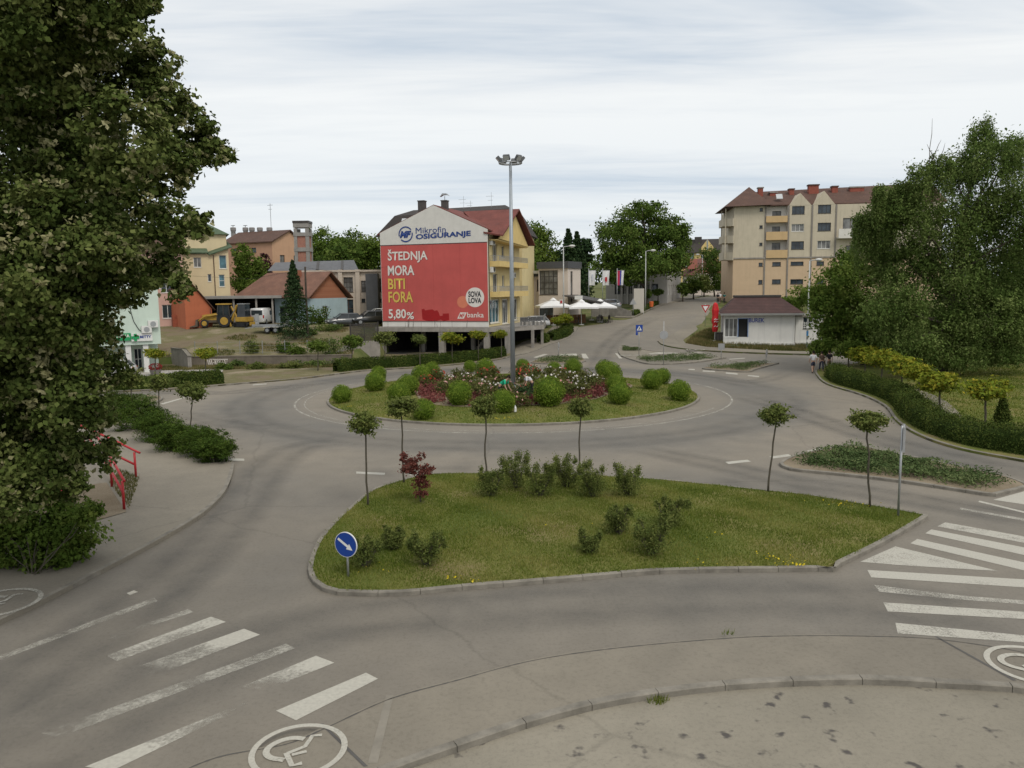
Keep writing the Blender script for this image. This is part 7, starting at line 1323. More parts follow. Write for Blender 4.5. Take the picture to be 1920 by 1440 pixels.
l1 = lamp((1057, 616), 463, 1057, 1, 'street lamp beside the café terrace and street hedge', 97); mb = MB(); mb.box(-.5, -.04, 3.2, -.1, .04, 3.75); bd = mb.build('small_board', M_WHITE, l1); mb = MB(); mb.box(-.42, -.05, 3.3, -.18, -.042, 3.65); mb.build('red_emblem', M_RED, bd)
lamp((1210, 583), 471, 1210, 1, 'street lamp halfway up the street before the big tree', 116); lamp((1513, 652), 489, 1513, .9, 'street lamp with stickers right of the kiosk', 84, True); lamp((1316, 548), 478, 1316, -1, 'thin distant street lamp near the yellow block', 170)
up = thing('utility_pole', 'weathered wooden pole beside the spruce', 'pole', gpt(577, 637, 84.2)); mb = MB(); H = deep(577, 500, 84.2).z - gpt(577, 637, 84.2)[2]; mb.tube([(0, 0, -.2), (.05, 0, H)], [.14, .09], 9); mb.build('pole', M_BARK, up); mb = MB(); mb.tube([(.05, 0, H - .1), (4, 2, H - .7), (9, 5, H + .2)], .015, 4); mb.tube([(.05, 0, H - .2), (-6, 1, H - 1.2), (-16, 6, H - .6)], .015, 4); mb.build('wire', M_BLACK, up)
# ---- signs
M_SBLUE = pm('sign_blue', (.010, .050, .27), .4, .06, 3); M_SWHT = pm('sign_white', (.70, .70, .70), .4, .04, 3); M_SBACK = pm('sign_back_grey', (.34, .345, .35), .5, .08, 3, metal=.3)
def post(t, H, r=.03, m=None): mb = MB(); mb.tube([(0, 0, -.15), (0, 0, H)], r, 10); return mb.build('post', m or M_STEEL, t, smooth=True)
b = at(653, 1080, .15); b.z = .1 + nearZ(b.x, b.y); ks = thing('keep_right_sign', 'round blue keep-right sign with white arrow on the traffic island', 'road sign', b, R(-22)); ctr = deep(650.5, 1020, b.y); zc = ctr.z - b.z; rd = pxm(25, b.y); post(ks, zc + .1)
yy = -.06; mb = MB(); mb.add([(rd * math.cos(a) * s, yy + d, zc + rd * math.sin(a) * s) for d, s in ((0, 1), (.03, 1)) for a in np.linspace(0, 2 * math.pi, 40, endpoint=False)], [tuple(range(40))[::-1], tuple(range(40, 80))] + [(i, (i + 1) % 40, 40 + (i + 1) % 40, 40 + i) for i in range(40)]); pl = mb.build('sign_plate', M_SWHT, ks)
mb = MB(); mb.add([(rd * .955 * math.cos(a), yy - .004, zc + rd * .955 * math.sin(a)) for a in np.linspace(0, 2 * math.pi, 40, endpoint=False)], [tuple(range(40))]); mb.build('sign_face', M_SBLUE, pl)
an_ = R(-33); ar = [(-.80, -.10), (.22, -.10), (.22, -.27), (.74, 0), (.22, .27), (.22, .10), (-.80, .10)]; mb = MB(); mb.add([(rd * (x * math.cos(an_) - y * math.sin(an_)), yy - .009, zc + rd * (x * math.sin(an_) + y * math.cos(an_))) for x, y in ar], [tuple(range(7))]); mb.build('arrow', M_SWHT, pl)
b = at(1684, 966, .15); b.z = .1 + nearZ(b.x, b.y); t = thing('road_sign_back', 'grey boxy road sign seen from behind on the traffic island', 'road sign', b, R(65)); H = deep(1684, 798, b.y).z - b.z; post(t, H, .035); mb = MB(); h_ = pxm(46, b.y); mb.box(-.32, -.07, H - h_, .32, -.04, H - .02); mb.box(-.34, -.09, H - h_ - .02, -.31, -.02, H); mb.box(.31, -.09, H - h_ - .02, .34, -.02, H); mb.build('sign_plate', M_SBACK, t)
b = place(1198, 668, .12); t = thing('pedestrian_crossing_sign', 'square blue pedestrian crossing sign with white triangle', 'road sign', b, R(2)); H = deep(1197, 609, b.y).z - b.z; post(t, H); s_ = pxm(6.4, b.y); zc = deep(1197, 615.5, b.y).z - b.z; mb = MB(); mb.box(-s_, -.06, zc - s_, s_, -.035, zc + s_); pl = mb.build('sign_plate', M_SBLUE, t); mb = MB(); mb.add([(-s_ * .75, -.066, zc - s_ * .62), (s_ * .75, -.066, zc - s_ * .62), (0, -.066, zc + s_ * .75)], [(0, 1, 2)]); tr = mb.build('white_triangle', M_SWHT, pl); mb = MB(); mb.tube([(0, -.07, zc + s_ * .22), (0, -.072, zc + s_ * .22)], s_ * .12, 8); mb.add([(-s_ * .1, -.072, zc + s_ * .1), (s_ * .12, -.072, zc + s_ * .1), (s_ * .3, -.072, zc - s_ * .5), (s_ * .12, -.072, zc - s_ * .5), (0, -.072, zc - s_ * .15), (-s_ * .2, -.072, zc - s_ * .5), (-s_ * .36, -.072, zc - s_ * .5)], [tuple(range(7))[::-1]]); mb.build('walking_figure', M_INKK, tr); mb = MB(); mb.box(-s_ * 1.0, -.05, zc - s_ * 2.0, -s_ * .4, -.03, zc - s_ * 1.1); mb.build('small_plate', M_SBLUE, t)
def signback(base, top, shape, label, r_px, cy, dz=.12, rz=0, face=None, Y=None):
    b = place(*base, dz) if Y is None else Vector((deep(*base, Y).x, Y, gz((deep(*base, Y).x, Y)))); t = thing('road_sign_back', label, 'road sign', b, rz); H = deep(base[0], top, b.y).z - b.z; post(t, H); zc = deep(base[0], cy, b.y).z - b.z; r_ = pxm(r_px, b.y); mb = MB()
    n = {'round': 20, 'tri': 3, 'square': 4}[shape]; a0 = {'round': 0, 'tri': R(-90) if face else R(90), 'square': R(45)}[shape]; rr = r_ * (1.2 if n < 5 else 1)
    p = [(rr * math.cos(a0 + k * 2 * math.pi / n), -.06, zc + rr * math.sin(a0 + k * 2 * math.pi / n)) for k in range(n)]; mb.prism(p, (0, .03, 0)); pl = mb.build('sign_plate', M_RED if face else M_SBACK, t)
    if face: mb = MB(); mb.add([(x * .62, -.066, zc + (z - zc) * .62) for x, y, z in p], [tuple(range(n))]); mb.build('sign_face', M_SWHT, pl)
    return t
signback((1244, 682), 602, 'round', 'round sign on a tall grey post, seen from behind on the crossing island', 8, 628)
signback((1352, 672), 644, 'square', 'square sign seen from behind at the right tip of the crossing island', 7, 650, .12)
signback((1436, 683), 656, 'round', 'round sign seen edge-on on the island nearest the kiosk', 7.5, 662, .12, R(60))
signback((1047, 669), 643, 'round', 'small round sign seen edge-on on the island below the deck', 5, 647, .12, R(70))
signback((1187, 593), 562, 'tri', 'grey warning triangle seen from behind at the left of the climbing street', 6.5, 567, .12)
signback((1322, 612), 570, 'tri', 'red and white yield sign at the right of the climbing street', 8, 577, .12, 0, True)
signback((1486, 643), 603, 'square', 'narrow grey sign seen from behind before the kiosk', 6, 608, .15)
# ---- red railings on the left pavement
def railing(label, posts, rails, r=.045):
    p0 = place(*posts[0][0], .12); t = thing('red_railing', label, 'railing', p0, 0, 'red railings of the left ramp')
    for (bx, by), ty in posts: b = place(bx, by, .12); H = deep(bx, ty, b.y).z; mb = MB(); mb.tube([b - p0 - Vector((0, 0, .05)), Vector((b.x, b.y, H)) - p0], r, 8); mb.build('post', M_RED, t, smooth=True)
    for pts in rails:
        mb = MB(); mb.tube([deep(x, y, Y) - p0 for x, y, Y in pts], r, 8); mb.build('rail', M_RED, t, smooth=True)
Yp = lambda x, y: place(x, y, .12).y
ya = Yp(233, 955); yb_ = Yp(210, 912); yc = Yp(255, 894)
railing('red tubular railing nearest the road on the left pavement', [((233, 955), 902), ((210, 912), 862)], [[(233, 902, ya), (210, 862, yb_), (192, 834, yb_ + 1.6), (170, 800, yb_ + 3.4)], [(231, 924, ya), (209, 884, yb_), (190, 856, yb_ + 1.6), (168, 822, yb_ + 3.4)]])
railing('red tubular railing farther back, below the junipers', [((255, 894), 848)], [[(262, 849, yc - .1), (255, 846, yc), (217, 827, yc + .4), (190, 815, yc + .6), (150, 797, yc + 1)], [(253, 871, yc), (214, 852, yc + .4), (188, 841, yc + .6), (148, 824, yc + 1)]])
yd = Yp(135, 950); railing('short piece of red railing showing under the linden leaves', [((135, 950), 908)], [[(136, 909, yd), (120, 904, yd + .3), (90, 896, yd + .8)], [(134, 925, yd), (90, 914, yd + .8)]])
lw2 = world([(200, 905), (237, 960), (150, 985), (90, 1000), (60, 960), (120, 915)], .12); struct(drape('planting_bed', lw2, M_SOIL, .13, 1.2)); grass('bed_grass', world([(205, 905), (242, 955), (262, 895), (225, 880)], .12), 2500, .12, _mc['dry_grass'], .12, w=.015)
# ---- parasols
def parasol(px, py, w, Y, label, col=None):
    b = deep(px, py, Y); b.z = gz(b); t = thing('cafe_parasol', label, 'parasol', b, random.uniform(-.2, .2), 'white café parasols'); top = deep(px, py, Y).z - b.z; r_ = pxm(w / 2, Y) * 1.05; mb = MB(); mb.tube([(0, 0, 0), (0, 0, top)], .035, 8); mb.lathe([(.35, 0), (.35, .08), (.08, .12)], 12); mb.build('pole', M_WHITE, t)
    mb = MB(); c = [(r_, r_), (-r_, r_), (-r_, -r_), (r_, -r_)]; zr = top - r_ * .42; ps = []
    for i in range(4): a, d = c[i], c[(i + 1) % 4]; ps += [(a[0], a[1], zr), ((a[0] + d[0]) / 2 * .96, (a[1] + d[1]) / 2 * .96, zr + .05)]
    n = 8; ps2 = [(x, y, z - .22) for x, y, z in ps]; mb.add(ps + [(0, 0, top)] + ps2, [(i, (i + 1) % n, n) for i in range(n)] + [(i, n + 1 + i, n + 1 + (i + 1) % n, (i + 1) % n) for i in range(n)]); mb.build('canopy', M_SWHT, t); mb = MB(); mb.lathe([(.5, -.12), (.1, .18)], 8, (0, 0, top)); mb.build('vent_cap', M_SWHT, t)
parasol(1037, 561, 56, 101, 'white café parasol farthest left, beside the street lamp'); parasol(1090, 564, 52, 101, 'white café parasol in front, second from the left'); parasol(1109, 563, 46, 105, 'white café parasol behind the front two'); parasol(1125, 563, 52, 103, 'white café parasol farthest right')
b = place(1340, 640, .15); t = thing('closed_parasol', 'tall closed red parasol beside the kiosk', 'parasol', b); H = deep(1340, 568, b.y).z - b.z; zl = deep(1340, 622, b.y).z - b.z; mb = MB(); mb.tube([(0, 0, 0), (0, 0, H)], .035, 8); mb.lathe([(.3, 0), (.3, .1), (.06, .16)], 12); mb.build('pole', M_WHITE, t)
mb = MB(); n = 14; prof = [(.07, H + .05), (.22, H - .15), (.33, H - (H - zl) * .25), (.28, H - (H - zl) * .45), (.34, H - (H - zl) * .62), (.24, H - (H - zl) * .75), (.3, H - (H - zl) * .9), (.22, zl)]; V = []
for r_, z in prof:
    for k in range(n): a = 2 * math.pi * k / n; q = r_ * (1 + .18 * (k % 2) + random.uniform(-.06, .06)); V.append((q * math.cos(a), q * math.sin(a), z))
mb.add(V, [(i * n + k, i * n + (k + 1) % n, (i + 1) * n + (k + 1) % n, (i + 1) * n + k) for i in range(len(prof) - 1) for k in range(n)]); cn_ = mb.build('canopy', pm('parasol_red', (.50, .018, .022), .7, .15, 3), t)
mb = MB()
for z in (.58, .66, .82): zz_ = H - (H - zl) * z; mb.tube([(-.22, -.42, zz_), (-.05, -.44, zz_ + .12), (.08, -.44, zz_ - .02), (.24, -.41, zz_ + .1)], .035, 5)
mb.build('white_print', M_SWHT, cn_)
t = thing('cafe_bin', 'low dark crate beside the closed parasol', 'crate', place(1352, 640, .15)); mb = MB(); mb.box(-.6, -.35, 0, .7, .35, .95); mb.box(-.64, -.39, .95, .74, .39, 1.02); mb.build('body', FR_DK, t, bevel=.03); mb = MB(); [mb.box(-.55 + k * .3, -.37, .12, -.35 + k * .3, -.352, .85) for k in range(4)]; mb.build('slat', pm('crate_slat', (.09, .08, .07), .8, .2), t)
# ---- flags
for i, (px, lb) in enumerate(((1104, 'plain white flag on a pole, leftmost of three'), (1130, 'white flag with a red emblem, middle of three'), (1157, 'flag of red, blue and white stripes, rightmost of three'))):
    Y = 119 - i; x = deep(px, 560, Y).x; b = Vector((x, Y, gz((x, Y)))); t = thing('flagpole', lb, 'flag', b, 0, 'three flagpoles'); H = deep(px, 507, Y).z - b.z; zb_ = deep(px, 535, Y).z - b.z; post(t, H + .3, .05); mb = MB(); w_ = pxm(13, Y); mb.bar((0, 0, H), (w_, 0, H), .05); mb.build('arm', M_STEEL, t)
    k = 8; V = []; rows = 8
    for r_ in range(rows + 1):
        for j in range(k + 1): s_ = j / k; V.append((.06 + (w_ - .06) * s_ * (1 - .18 * r_ / rows), .16 * math.sin(s_ * 7 + r_ * .5) * (r_ / rows), H - (H - zb_) * r_ / rows))
    mb = MB()
    for r_ in range(rows):
        for j in range(k): mb.k = (0 if i < 2 else (0 if j < 3 else 1 if j < 5 else 2)); mb.add([V[r_ * (k + 1) + j], V[r_ * (k + 1) + j + 1], V[(r_ + 1) * (k + 1) + j + 1], V[(r_ + 1) * (k + 1) + j]], [(0, 1, 2, 3)])
    fc = mb.build('cloth', [M_SWHT] if i < 2 else [pm('flag_red', (.42, .03, .07), .8, .1), pm('flag_blue', (.04, .06, .30), .8, .1), M_SWHT], t)
    if i == 1: mb = MB(); cz_ = (H + zb_) / 2 - .3; mb.prism([(w_ * .3, -.22, cz_ + .4), (w_ * .62, -.22, cz_ + .4), (w_ * .62, -.22, cz_ - .1), (w_ * .46, -.22, cz_ - .45), (w_ * .3, -.22, cz_ - .1)], (0, .02, 0)); mb.build('emblem', M_RED, fc)
    if i == 0: mb = MB(); cz_ = (H + zb_) / 2; mb.prism([(w_ * .4, -.2, cz_ + .5), (w_ * .62, -.2, cz_ + .5), (w_ * .62, -.2, cz_ - .3), (w_ * .5, -.2, cz_ - .55), (w_ * .4, -.2, cz_ - .3)], (0, .02, 0)); mb.build('emblem', pm('faint_emblem', (.52, .54, .60), .8, .05), fc)
t = thing('notice_panel', 'tall pale panel board at the left of the street', 'board', (deep(1198, 565, 112).x, 112, gz((deep(1198, 565, 112).x, 112)))); mb = MB(); w_ = pxm(9.5, 112); mb.box(-w_, 0, .2, w_, .1, deep(1198, 541, 112).z - t.location.z); pl = mb.build('panel', pm('panel_beige', (.46, .43, .38), .8, .06), t); mb = MB(); mb.box(-w_, .02, -.1, -w_ + .1, .08, .2); mb.box(w_ - .1, .02, -.1, w_, .08, .2); mb.build('leg', M_STEEL, t)
t = thing('litter_bin', 'small orange litter bin beside the street', 'bin', (deep(1221, 562, 118).x, 118, gz((deep(1221, 562, 118).x, 118)))); mb = MB(); mb.tube([(0, 0, -.1), (0, 0, 1.3)], .04); mb.build('post', M_STEEL, t); mb = MB(); mb.lathe([(.26, .5), (.32, 1.25), (.28, 1.3)], 12, (0, -.2, 0)); mb.build('bin', pm('bin_orange', (.55, .12, .03), .6, .1), t)
t = thing('planter', 'red flower planter at the pharmacy entrance', 'planter', place(292, 703, .12)); mb = MB(); mb.lathe([(.35, 0), (.5, .45), (.45, .45)], 14); mb.build('pot', M_CONC, t); P = unit(260) * np.array([.55, .45, .3]) + np.array([0, 0, .7]); V, Fc = leafV(P, .13, None, 0, .7, .3); link('flowers', np_mesh('flowers', V, Fc, leafm('planter_flowers', (.2, .02, .03), (.4, .04, .05), (.5, .1, .08), .2), RNG.random(260)), t)
# chairs and tables of the terrace and deck
def chair(loc, rz, label, group, m_):
    t = thing('terrace_chair', label, 'chair', loc, rz, group); mb = MB(); mb.box(-.22, -.22, .42, .22, .22, .47); mb.build('seat', m_, t); mb = MB(); mb.box(-.22, .19, .5, .22, .23, .9); mb.build('backrest', m_, t)
    for sx, sy in ((-1, -1), (1, -1), (-1, 1), (1, 1)): mb = MB(); mb.box(sx * .2 - .02, sy * .2 - .02, 0, sx * .2 + .02, sy * .2 + .02, .418 if sy < 0 else .9); mb.build('leg', m_, t)
M_CH = pm('dark_chair', (.05, .045, .042), .6, .2); dz_ = A.z - .03
for i in range(5): P = deep(980 + i * 8, 609, 88.0 + i * .2); chair((P.x, P.y, dz_), R(160), f'dark chair on the deck of the poster building, {ORD[i]} from the left', 'chairs on the deck', M_CH)
for i, (px, Y) in enumerate(((1082, 102), (1088, 103.5), (1122, 102), (1126, 103.5), (1131, 102.2), (1140, 102), (1145, 103))): x = deep(px, 600, Y).x; chair((x, Y, gz((x, Y)) + .02), random.uniform(0, 6), f'dark café terrace chair under the parasols, {ORD[i]} from the left', 'café terrace chairs', M_CH)
for i, (px, Y) in enumerate(((1085, 102.7), (1129, 103))): x = deep(px, 600, Y).x; t = thing('cafe_table', f'{["left", "right"][i]} café table under the parasols', 'table', (x, Y, gz((x, Y)))); mb = MB(); mb.lathe([(.42, .72), (.42, .76)], 16); mb.build('table_top', M_TIM, t); mb = MB(); mb.lathe([(.28, 0), (.04, .05), (.04, .718)], 10); mb.build('leg', M_STEEL, t)
# ============================================================ VEHICLES
def loft(mb, secs):
    n = len(secs[0]); b = [q for s in secs for q in s]; fs = [(i * n + k, (i + 1) * n + k, (i + 1) * n + (k + 1) % n, i * n + (k + 1) % n) for i in range(len(secs) - 1) for k in range(n)]
    return mb.add(b, fs + [tuple(range(n)), tuple(range((len(secs) - 1) * n, len(secs) * n))[::-1]])
def carpaint(name, col):
    if name in _mc: return _mc[name]
    m = pm(name, col, .28, .06, 2, spec=.5); b = m.node_tree.nodes['Principled BSDF']; b.inputs['Coat Weight'].default_value = .6; b.inputs['Coat Roughness'].default_value = .08; return m
M_CGL = glassm('car_glass', (.02, .025, .03), .05); M_RIM = pm('wheel_rim', (.30, .31, .32), .4, .1, 4, metal=.5); M_LIGHT = pm('headlight_lens', (.55, .57, .58), .12, .05); M_TAIL = pm('tail_light', (.35, .01, .01), .25, .1)
def wheel(t, x, y, r, w=.2, rim=None):
    mb = MB(); s_ = 1 if y > 0 else -1; mb.tube([(x, y - w / 2, r), (x, y + w / 2, r)], r, 18); wl = mb.build('wheel', M_BLACK, t); mb = MB(); mb.tube([(x, y + s_ * w * .42, r), (x, y + s_ * (w * .5 + .012), r)], r * .64, 14); mb.build('rim', rim or M_RIM, wl)
def car(loc, rz, label, col, cname, L_=4.25, H=1.47, W=1.76, boxy=0.0, group='parked cars'):
    t = thing('parked_car', label, 'car', loc, rz, group); pt = carpaint(cname, col); k = L_ / 4.25; hw = W / 2; hs = H / 1.47; mb = MB(); secs = []
    for x, w, zt_, zb in ((-2.12, .80, .80, .42), (-2.03, .93, .93, .28), (-1.4, 1.0, .97, .22), (0, 1.0, .95, .20), (.85, 1.0, .94, .20), (1.55, .97, .86, .22), (1.95, .90, .74, .28), (2.12, .78, .62, .40)):
        w *= hw; zt_ *= hs; h = [(0, zb), (w * .86, zb), (w, zb + .14), (w * 1.0, .55 * hs), (w * .96, zt_ - .05), (w * .82, zt_), (0, zt_ + .03)]; secs.append([(x * k, y, z) for y, z in h] + [(x * k, -y, z) for y, z in h[-2:0:-1]])
    loft(mb, secs); mb.build('body', pt, t, smooth=True, bevel=0)
    zb, zt_ = .93 * hs, H; b0, b1, t0, t1 = -1.95 + .1 * boxy, 1.02, -1.5 - .3 * boxy, .28; wb_, wt = hw * .90, hw * .68; mb = MB()
    mb.hexa([(b0 * k, -wb_, zb), (b1 * k, -wb_, zb), (b1 * k, wb_, zb), (b0 * k, wb_, zb)], [(t0 * k, -wt, zt_ - .04), (t1 * k, -wt, zt_ - .04), (t1 * k, wt, zt_ - .04), (t0 * k, wt, zt_ - .04)]); gh = mb.build('windows', M_CGL, t)
    mb = MB(); mb.hexa([((t0 - .04) * k, -wt - .02, zt_ - .05), ((t1 + .06) * k, -wt - .02, zt_ - .05), ((t1 + .06) * k, wt + .02, zt_ - .05), ((t0 - .04) * k, wt + .02, zt_ - .05)], [(t0 * k + .1, -wt * .85, zt_ + .015), (t1 * k - .12, -wt * .85, zt_ + .015), (t1 * k - .12, wt * .85, zt_ + .015), (t0 * k + .1, wt * .85, zt_ + .015)]); rf_ = mb.build('roof', pt, t, smooth=False)
    for sy in (-1, 1):
        mb = MB(); 
        for xb, xt_ in ((b0, t0), (b1, t1), (-.35, -.45)): mb.bar((xb * k, sy * wb_, zb - .02), (xt_ * k, sy * wt, zt_ - .03), .07)
        mb.build('pillar', pt, t); mb = MB(); mb.obox((1.0 * k, sy * (hw + .06), zb + .08), (.06, 0, 0), (0, .09, 0), (0, 0, .06)); mb.build('mirror', pt, t)
        for xx in (-1.32 * k, 1.32 * k): wheel(t, xx, sy * (hw - .1), .31, .2)
        mb = MB(); mb.obox((2.02 * k, sy * hw * .66, .66 * hs), (.07, -sy * .05, 0), (0, .2, 0), (0, 0, .07)); mb.build('headlight', M_LIGHT, t); mb = MB(); mb.obox((-2.06 * k, sy * hw * .72, .78 * hs), (.04, 0, 0), (0, .14, 0), (0, 0, .1)); mb.build('tail_light', M_TAIL, t)
    mb = MB(); mb.box(2.12 * k, -.5, .40, 2.15 * k, .5, .56); mb.build('grille', M_BLACK, t); mb = MB(); mb.box(2.152 * k, -.26, .42, 2.165 * k, .26, .53); mb.build('number_plate', M_SWHT, t); mb = MB(); mb.box(-2.15 * k, -.26, .62, -2.125 * k, .26, .73); mb.build('number_plate', M_SWHT, t); return t
def lot(px, Y): x = deep(px, 600, Y).x; return Vector((x, Y, ztf(x, Y) + .03))
car(lot(645, 91), R(205), 'dark grey hatchback parked on the lot left of the poster wall', (.045, .05, .055), 'car_grey', 4.1)
car(lot(694, 92), R(208), 'black estate car parked closest to the poster wall', (.012, .013, .016), 'car_black', 4.6, 1.55)
car(lot(708, 100), R(200), 'white car mostly hidden behind the black car', (.55, .55, .55), 'car_white', 4.0)
car(lot(998, 99), R(190), 'silver car parked behind the deck railing', (.42, .43, .44), 'car_silver', 4.3)
car(lot(1138, 121), R(165), 'silver car parked by the flagpoles', (.30, .32, .35), 'car_bluegrey', 4.3)
b = place(188, 712, .13); car(Vector((b.x, b.y + 1.5, .14)), R(190), 'white car outside the pharmacy, seen through the linden', (.55, .56, .56), 'car_white', 4.2)
def van(loc, rz, label):
    t = thing('parked_van', label, 'van', loc, rz); pt = carpaint('car_white', (.55, .55, .55)); mb = MB(); secs = []
    for x, w, zt_, zb in ((-2.2, .92, 1.86, .35), (-2.1, .98, 1.92, .26), (.9, 1.0, 1.95, .22), (1.3, .98, 1.55, .22), (1.65, .97, 1.12, .22), (2.1, .92, .98, .28), (2.25, .84, .8, .4)):
        w *= .86; h = [(0, zb), (w * .9, zb), (w, zb + .15), (w, min(.95, zt_ * .8)), (w * .93 if zt_ > 1.3 else w * .97, zt_ - .1), (w * .8, zt_), (0, zt_ + .02)]; secs.append([(x, y, z) for y, z in h] + [(x, -y, z) for y, z in h[-2:0:-1]])
    loft(mb, secs); mb.build('body', pt, t, smooth=True); mb = MB(); mb.hexa([(1.62, -.7, 1.16), (1.66, -.7, 1.16), (1.66, .7, 1.16), (1.62, .7, 1.16)], [(.98, -.62, 1.86), (1.02, -.62, 1.88), (1.02, .62, 1.88), (.98, .62, 1.86)]); mb.build('windscreen', M_CGL, t); mb = MB(); mb.box(-2.23, -.62, 1.15, -2.19, .62, 1.7); mb.build('rear_window', M_CGL, t)
    for sy in (-1, 1):
        mb = MB(); mb.box(.25, sy * .845 - .02, 1.1, 1.1, sy * .845 + .02, 1.62); mb.build('side_window', M_CGL, t); mb = MB(); mb.box(-2.24, sy * .76 - .06, .8, -2.19, sy * .76 + .06, 1.15); mb.build('tail_light', M_TAIL, t); mb = MB(); mb.obox((2.14, sy * .62, .75), (.06, 0, 0), (0, .16, 0), (0, 0, .1)); mb.build('headlight', M_LIGHT, t)
        for x in (-1.35, 1.4): wheel(t, x, sy * .76, .32, .2)
    return t
van(lot(492, 94.5), R(92), 'white delivery van backed half into the open shed')
M_CAT = pm('machine_yellow', (.38, .235, .04), .6, .3, 2); M_MUD = pm('muddy_steel', (.10, .08, .06), .8, .35, 3)
def digger(loc, rz):
    t = thing('backhoe_loader', 'yellow backhoe loader with its mud-brown front bucket towards the left', 'digger', loc, rz); mb = MB(); mb.hexa([(.2, -.45, .75), (2.1, -.42, .75), (2.1, .42, .75), (.2, .45, .75)], [(.2, -.45, 1.75), (2.0, -.4, 1.5), (2.0, .4, 1.5), (.2, .45, 1.75)]); mb.build('bonnet', M_CAT, t, bevel=.06); mb = MB(); mb.box(-1.5, -.5, .55, 2.0, .5, .85); mb.build('chassis', M_MUD, t)
    mb = MB(); mb.hexa([(-1.35, -.65, .85), (.2, -.65, .85), (.2, .65, .85), (-1.35, .65, .85)], [(-1.25, -.62, 2.75), (.0, -.62, 2.75), (.0, .62, 2.75), (-1.25, .62, 2.75)]); cb_ = mb.build('cab', M_CGL, t); mb = MB(); mb.box(-1.45, -.75, 2.752, .25, .75, 2.9); mb.build('cab_roof', M_CAT, cb_)
    mb = MB()
    for x0_, x1_ in ((-1.38, -1.28), (.2, .02), (-.6, -.6)):
        for sy in (-1, 1): mb.bar((x0_, sy * .66, .85), (x1_, sy * .63, 2.75), .09)
    mb.build('cab_post', FR_DK, cb_)
    for sy in (-1, 1):
        wheel(t, -.75, sy * .9, .75, .42, M_CAT); wheel(t, 1.65, sy * .82, .48, .32, M_CAT); mb = MB(); mb.tube([(.1, sy * .62, 1.55), (1.6, sy * .7, 1.35), (2.6, sy * .7, .65)], [.1, .12, .09], 6); mb.build('loader_arm', M_CAT, t); mb = MB(); mb.bar((-1.3, sy * .8, .8), (-1.5, sy * .95, .05), .16); mb.build('stabiliser', M_CAT, t)
    mb = MB(); mb.prism([(2.45, -1.15, .1), (3.35, -1.15, .02), (3.4, -1.15, .1), (2.7, -1.15, .3), (2.62, -1.15, .95), (2.4, -1.15, 1.0)], (0, 2.3, 0)); mb.build('front_bucket', M_MUD, t)
    mb = MB(); mb.tube([(-1.5, 0, .7), (-2.1, 0, 2.6), (-2.35, 0, 2.7)], [.2, .15, .12], 6); mb.build('boom', M_CAT, t); mb = MB(); mb.tube([(-2.25, 0, 2.75), (-2.7, 0, 1.3), (-2.75, 0, .9)], [.14, .12, .1], 6); mb.build('dipper', M_CAT, t); mb = MB(); mb.prism([(-2.9, -.35, .9), (-2.55, -.35, .85), (-2.4, -.35, .35), (-2.9, -.35, .25), (-3.15, -.35, .55)], (0, .7, 0)); mb.build('rear_bucket', M_MUD, t); mb = MB(); mb.tube([(-1.35, .15, 1.2), (-1.9, .15, 2.1)], .06, 6); mb.build('hydraulic_ram', M_STEEL, t); mb = MB(); mb.tube([(1.0, .3, 1.6), (1.0, .3, 2.3)], .05, 6); mb.build('exhaust', FR_DK, t)
digger(lot(412, 91.5), R(188)); bpy.data.objects['backhoe_loader'].scale = (.92, .92, .92)
t = thing('mini_excavator', 'compact excavator with dark cab between the digger and the van', 'excavator', lot(457, 91.5), R(165))
for sy in (-1, 1): mb = MB(); mb.tube([(-.75, sy * .6 - .15, .25), (-.75, sy * .6 + .15, .25)], .25, 12); mb.tube([(.75, sy * .6 - .15, .25), (.75, sy * .6 + .15, .25)], .25, 12); mb.box(-.75, sy * .6 - .15, 0, .75, sy * .6 + .15, .5); mb.build('track', M_BLACK, t)
mb = MB(); mb.box(-.9, -.7, .55, .7, .7, 1.1); mb.build('upper_body', M_CAT, t, bevel=.06); mb = MB(); mb.hexa([(-.5, -.65, 1.1), (.6, -.65, 1.1), (.6, .4, 1.1), (-.5, .4, 1.1)], [(-.45, -.6, 2.55), (.45, -.6, 2.55), (.45, .35, 2.55), (-.45, .35, 2.55)]); cbm = mb.build('cab', M_CGL, t); mb = MB(); mb.box(-.5, -.66, 2.552, .52, .42, 2.64); mb.build('cab_roof', M_STEEL, cbm); mb = MB(); mb.tube([(.7, .1, .9), (1.5, .1, 2.3), (2.1, .1, 1.9)], [.14, .12, .1], 6); mb.build('boom', M_CAT, t); mb = MB(); mb.tube([(2.1, .1, 1.95), (2.3, .1, .7)], [.1, .08], 6); mb.build('dipper', M_CAT, t); mb = MB(); mb.prism([(2.15, -.2, .7), (2.5, -.2, .65), (2.45, -.2, .2), (2.1, -.2, .3)], (0, .6, 0)); mb.build('bucket', M_MUD, t); mb = MB(); mb.box(-1.3, -.7, .15, -1.2, .7, .55); mb.build('dozer_blade', M_CAT, t)
t = thing('flatbed_trailer', 'grey flatbed trailer with raised ramps before the white van', 'trailer', lot(512, 87.5), R(3)); mb = MB(); mb.box(-2.1, -.9, .62, 2.1, .9, .74); mb.box(-2.1, -.94, .74, 2.1, -.86, .95); mb.build('bed', M_STEEL, t); mb = MB(); mb.bar((-2.1, 0, .6), (-3.1, 0, .5), .1); mb.build('drawbar', M_STEEL, t)
for x in (-1.5, 1.8): mb = MB(); mb.box(x - .2, -.95, .96, x + .2, -.88, 2.1); mb.box(x - .12, -.97, 1.3, x + .12, -.955, 1.4); mb.build('ramp', M_SBACK, t)
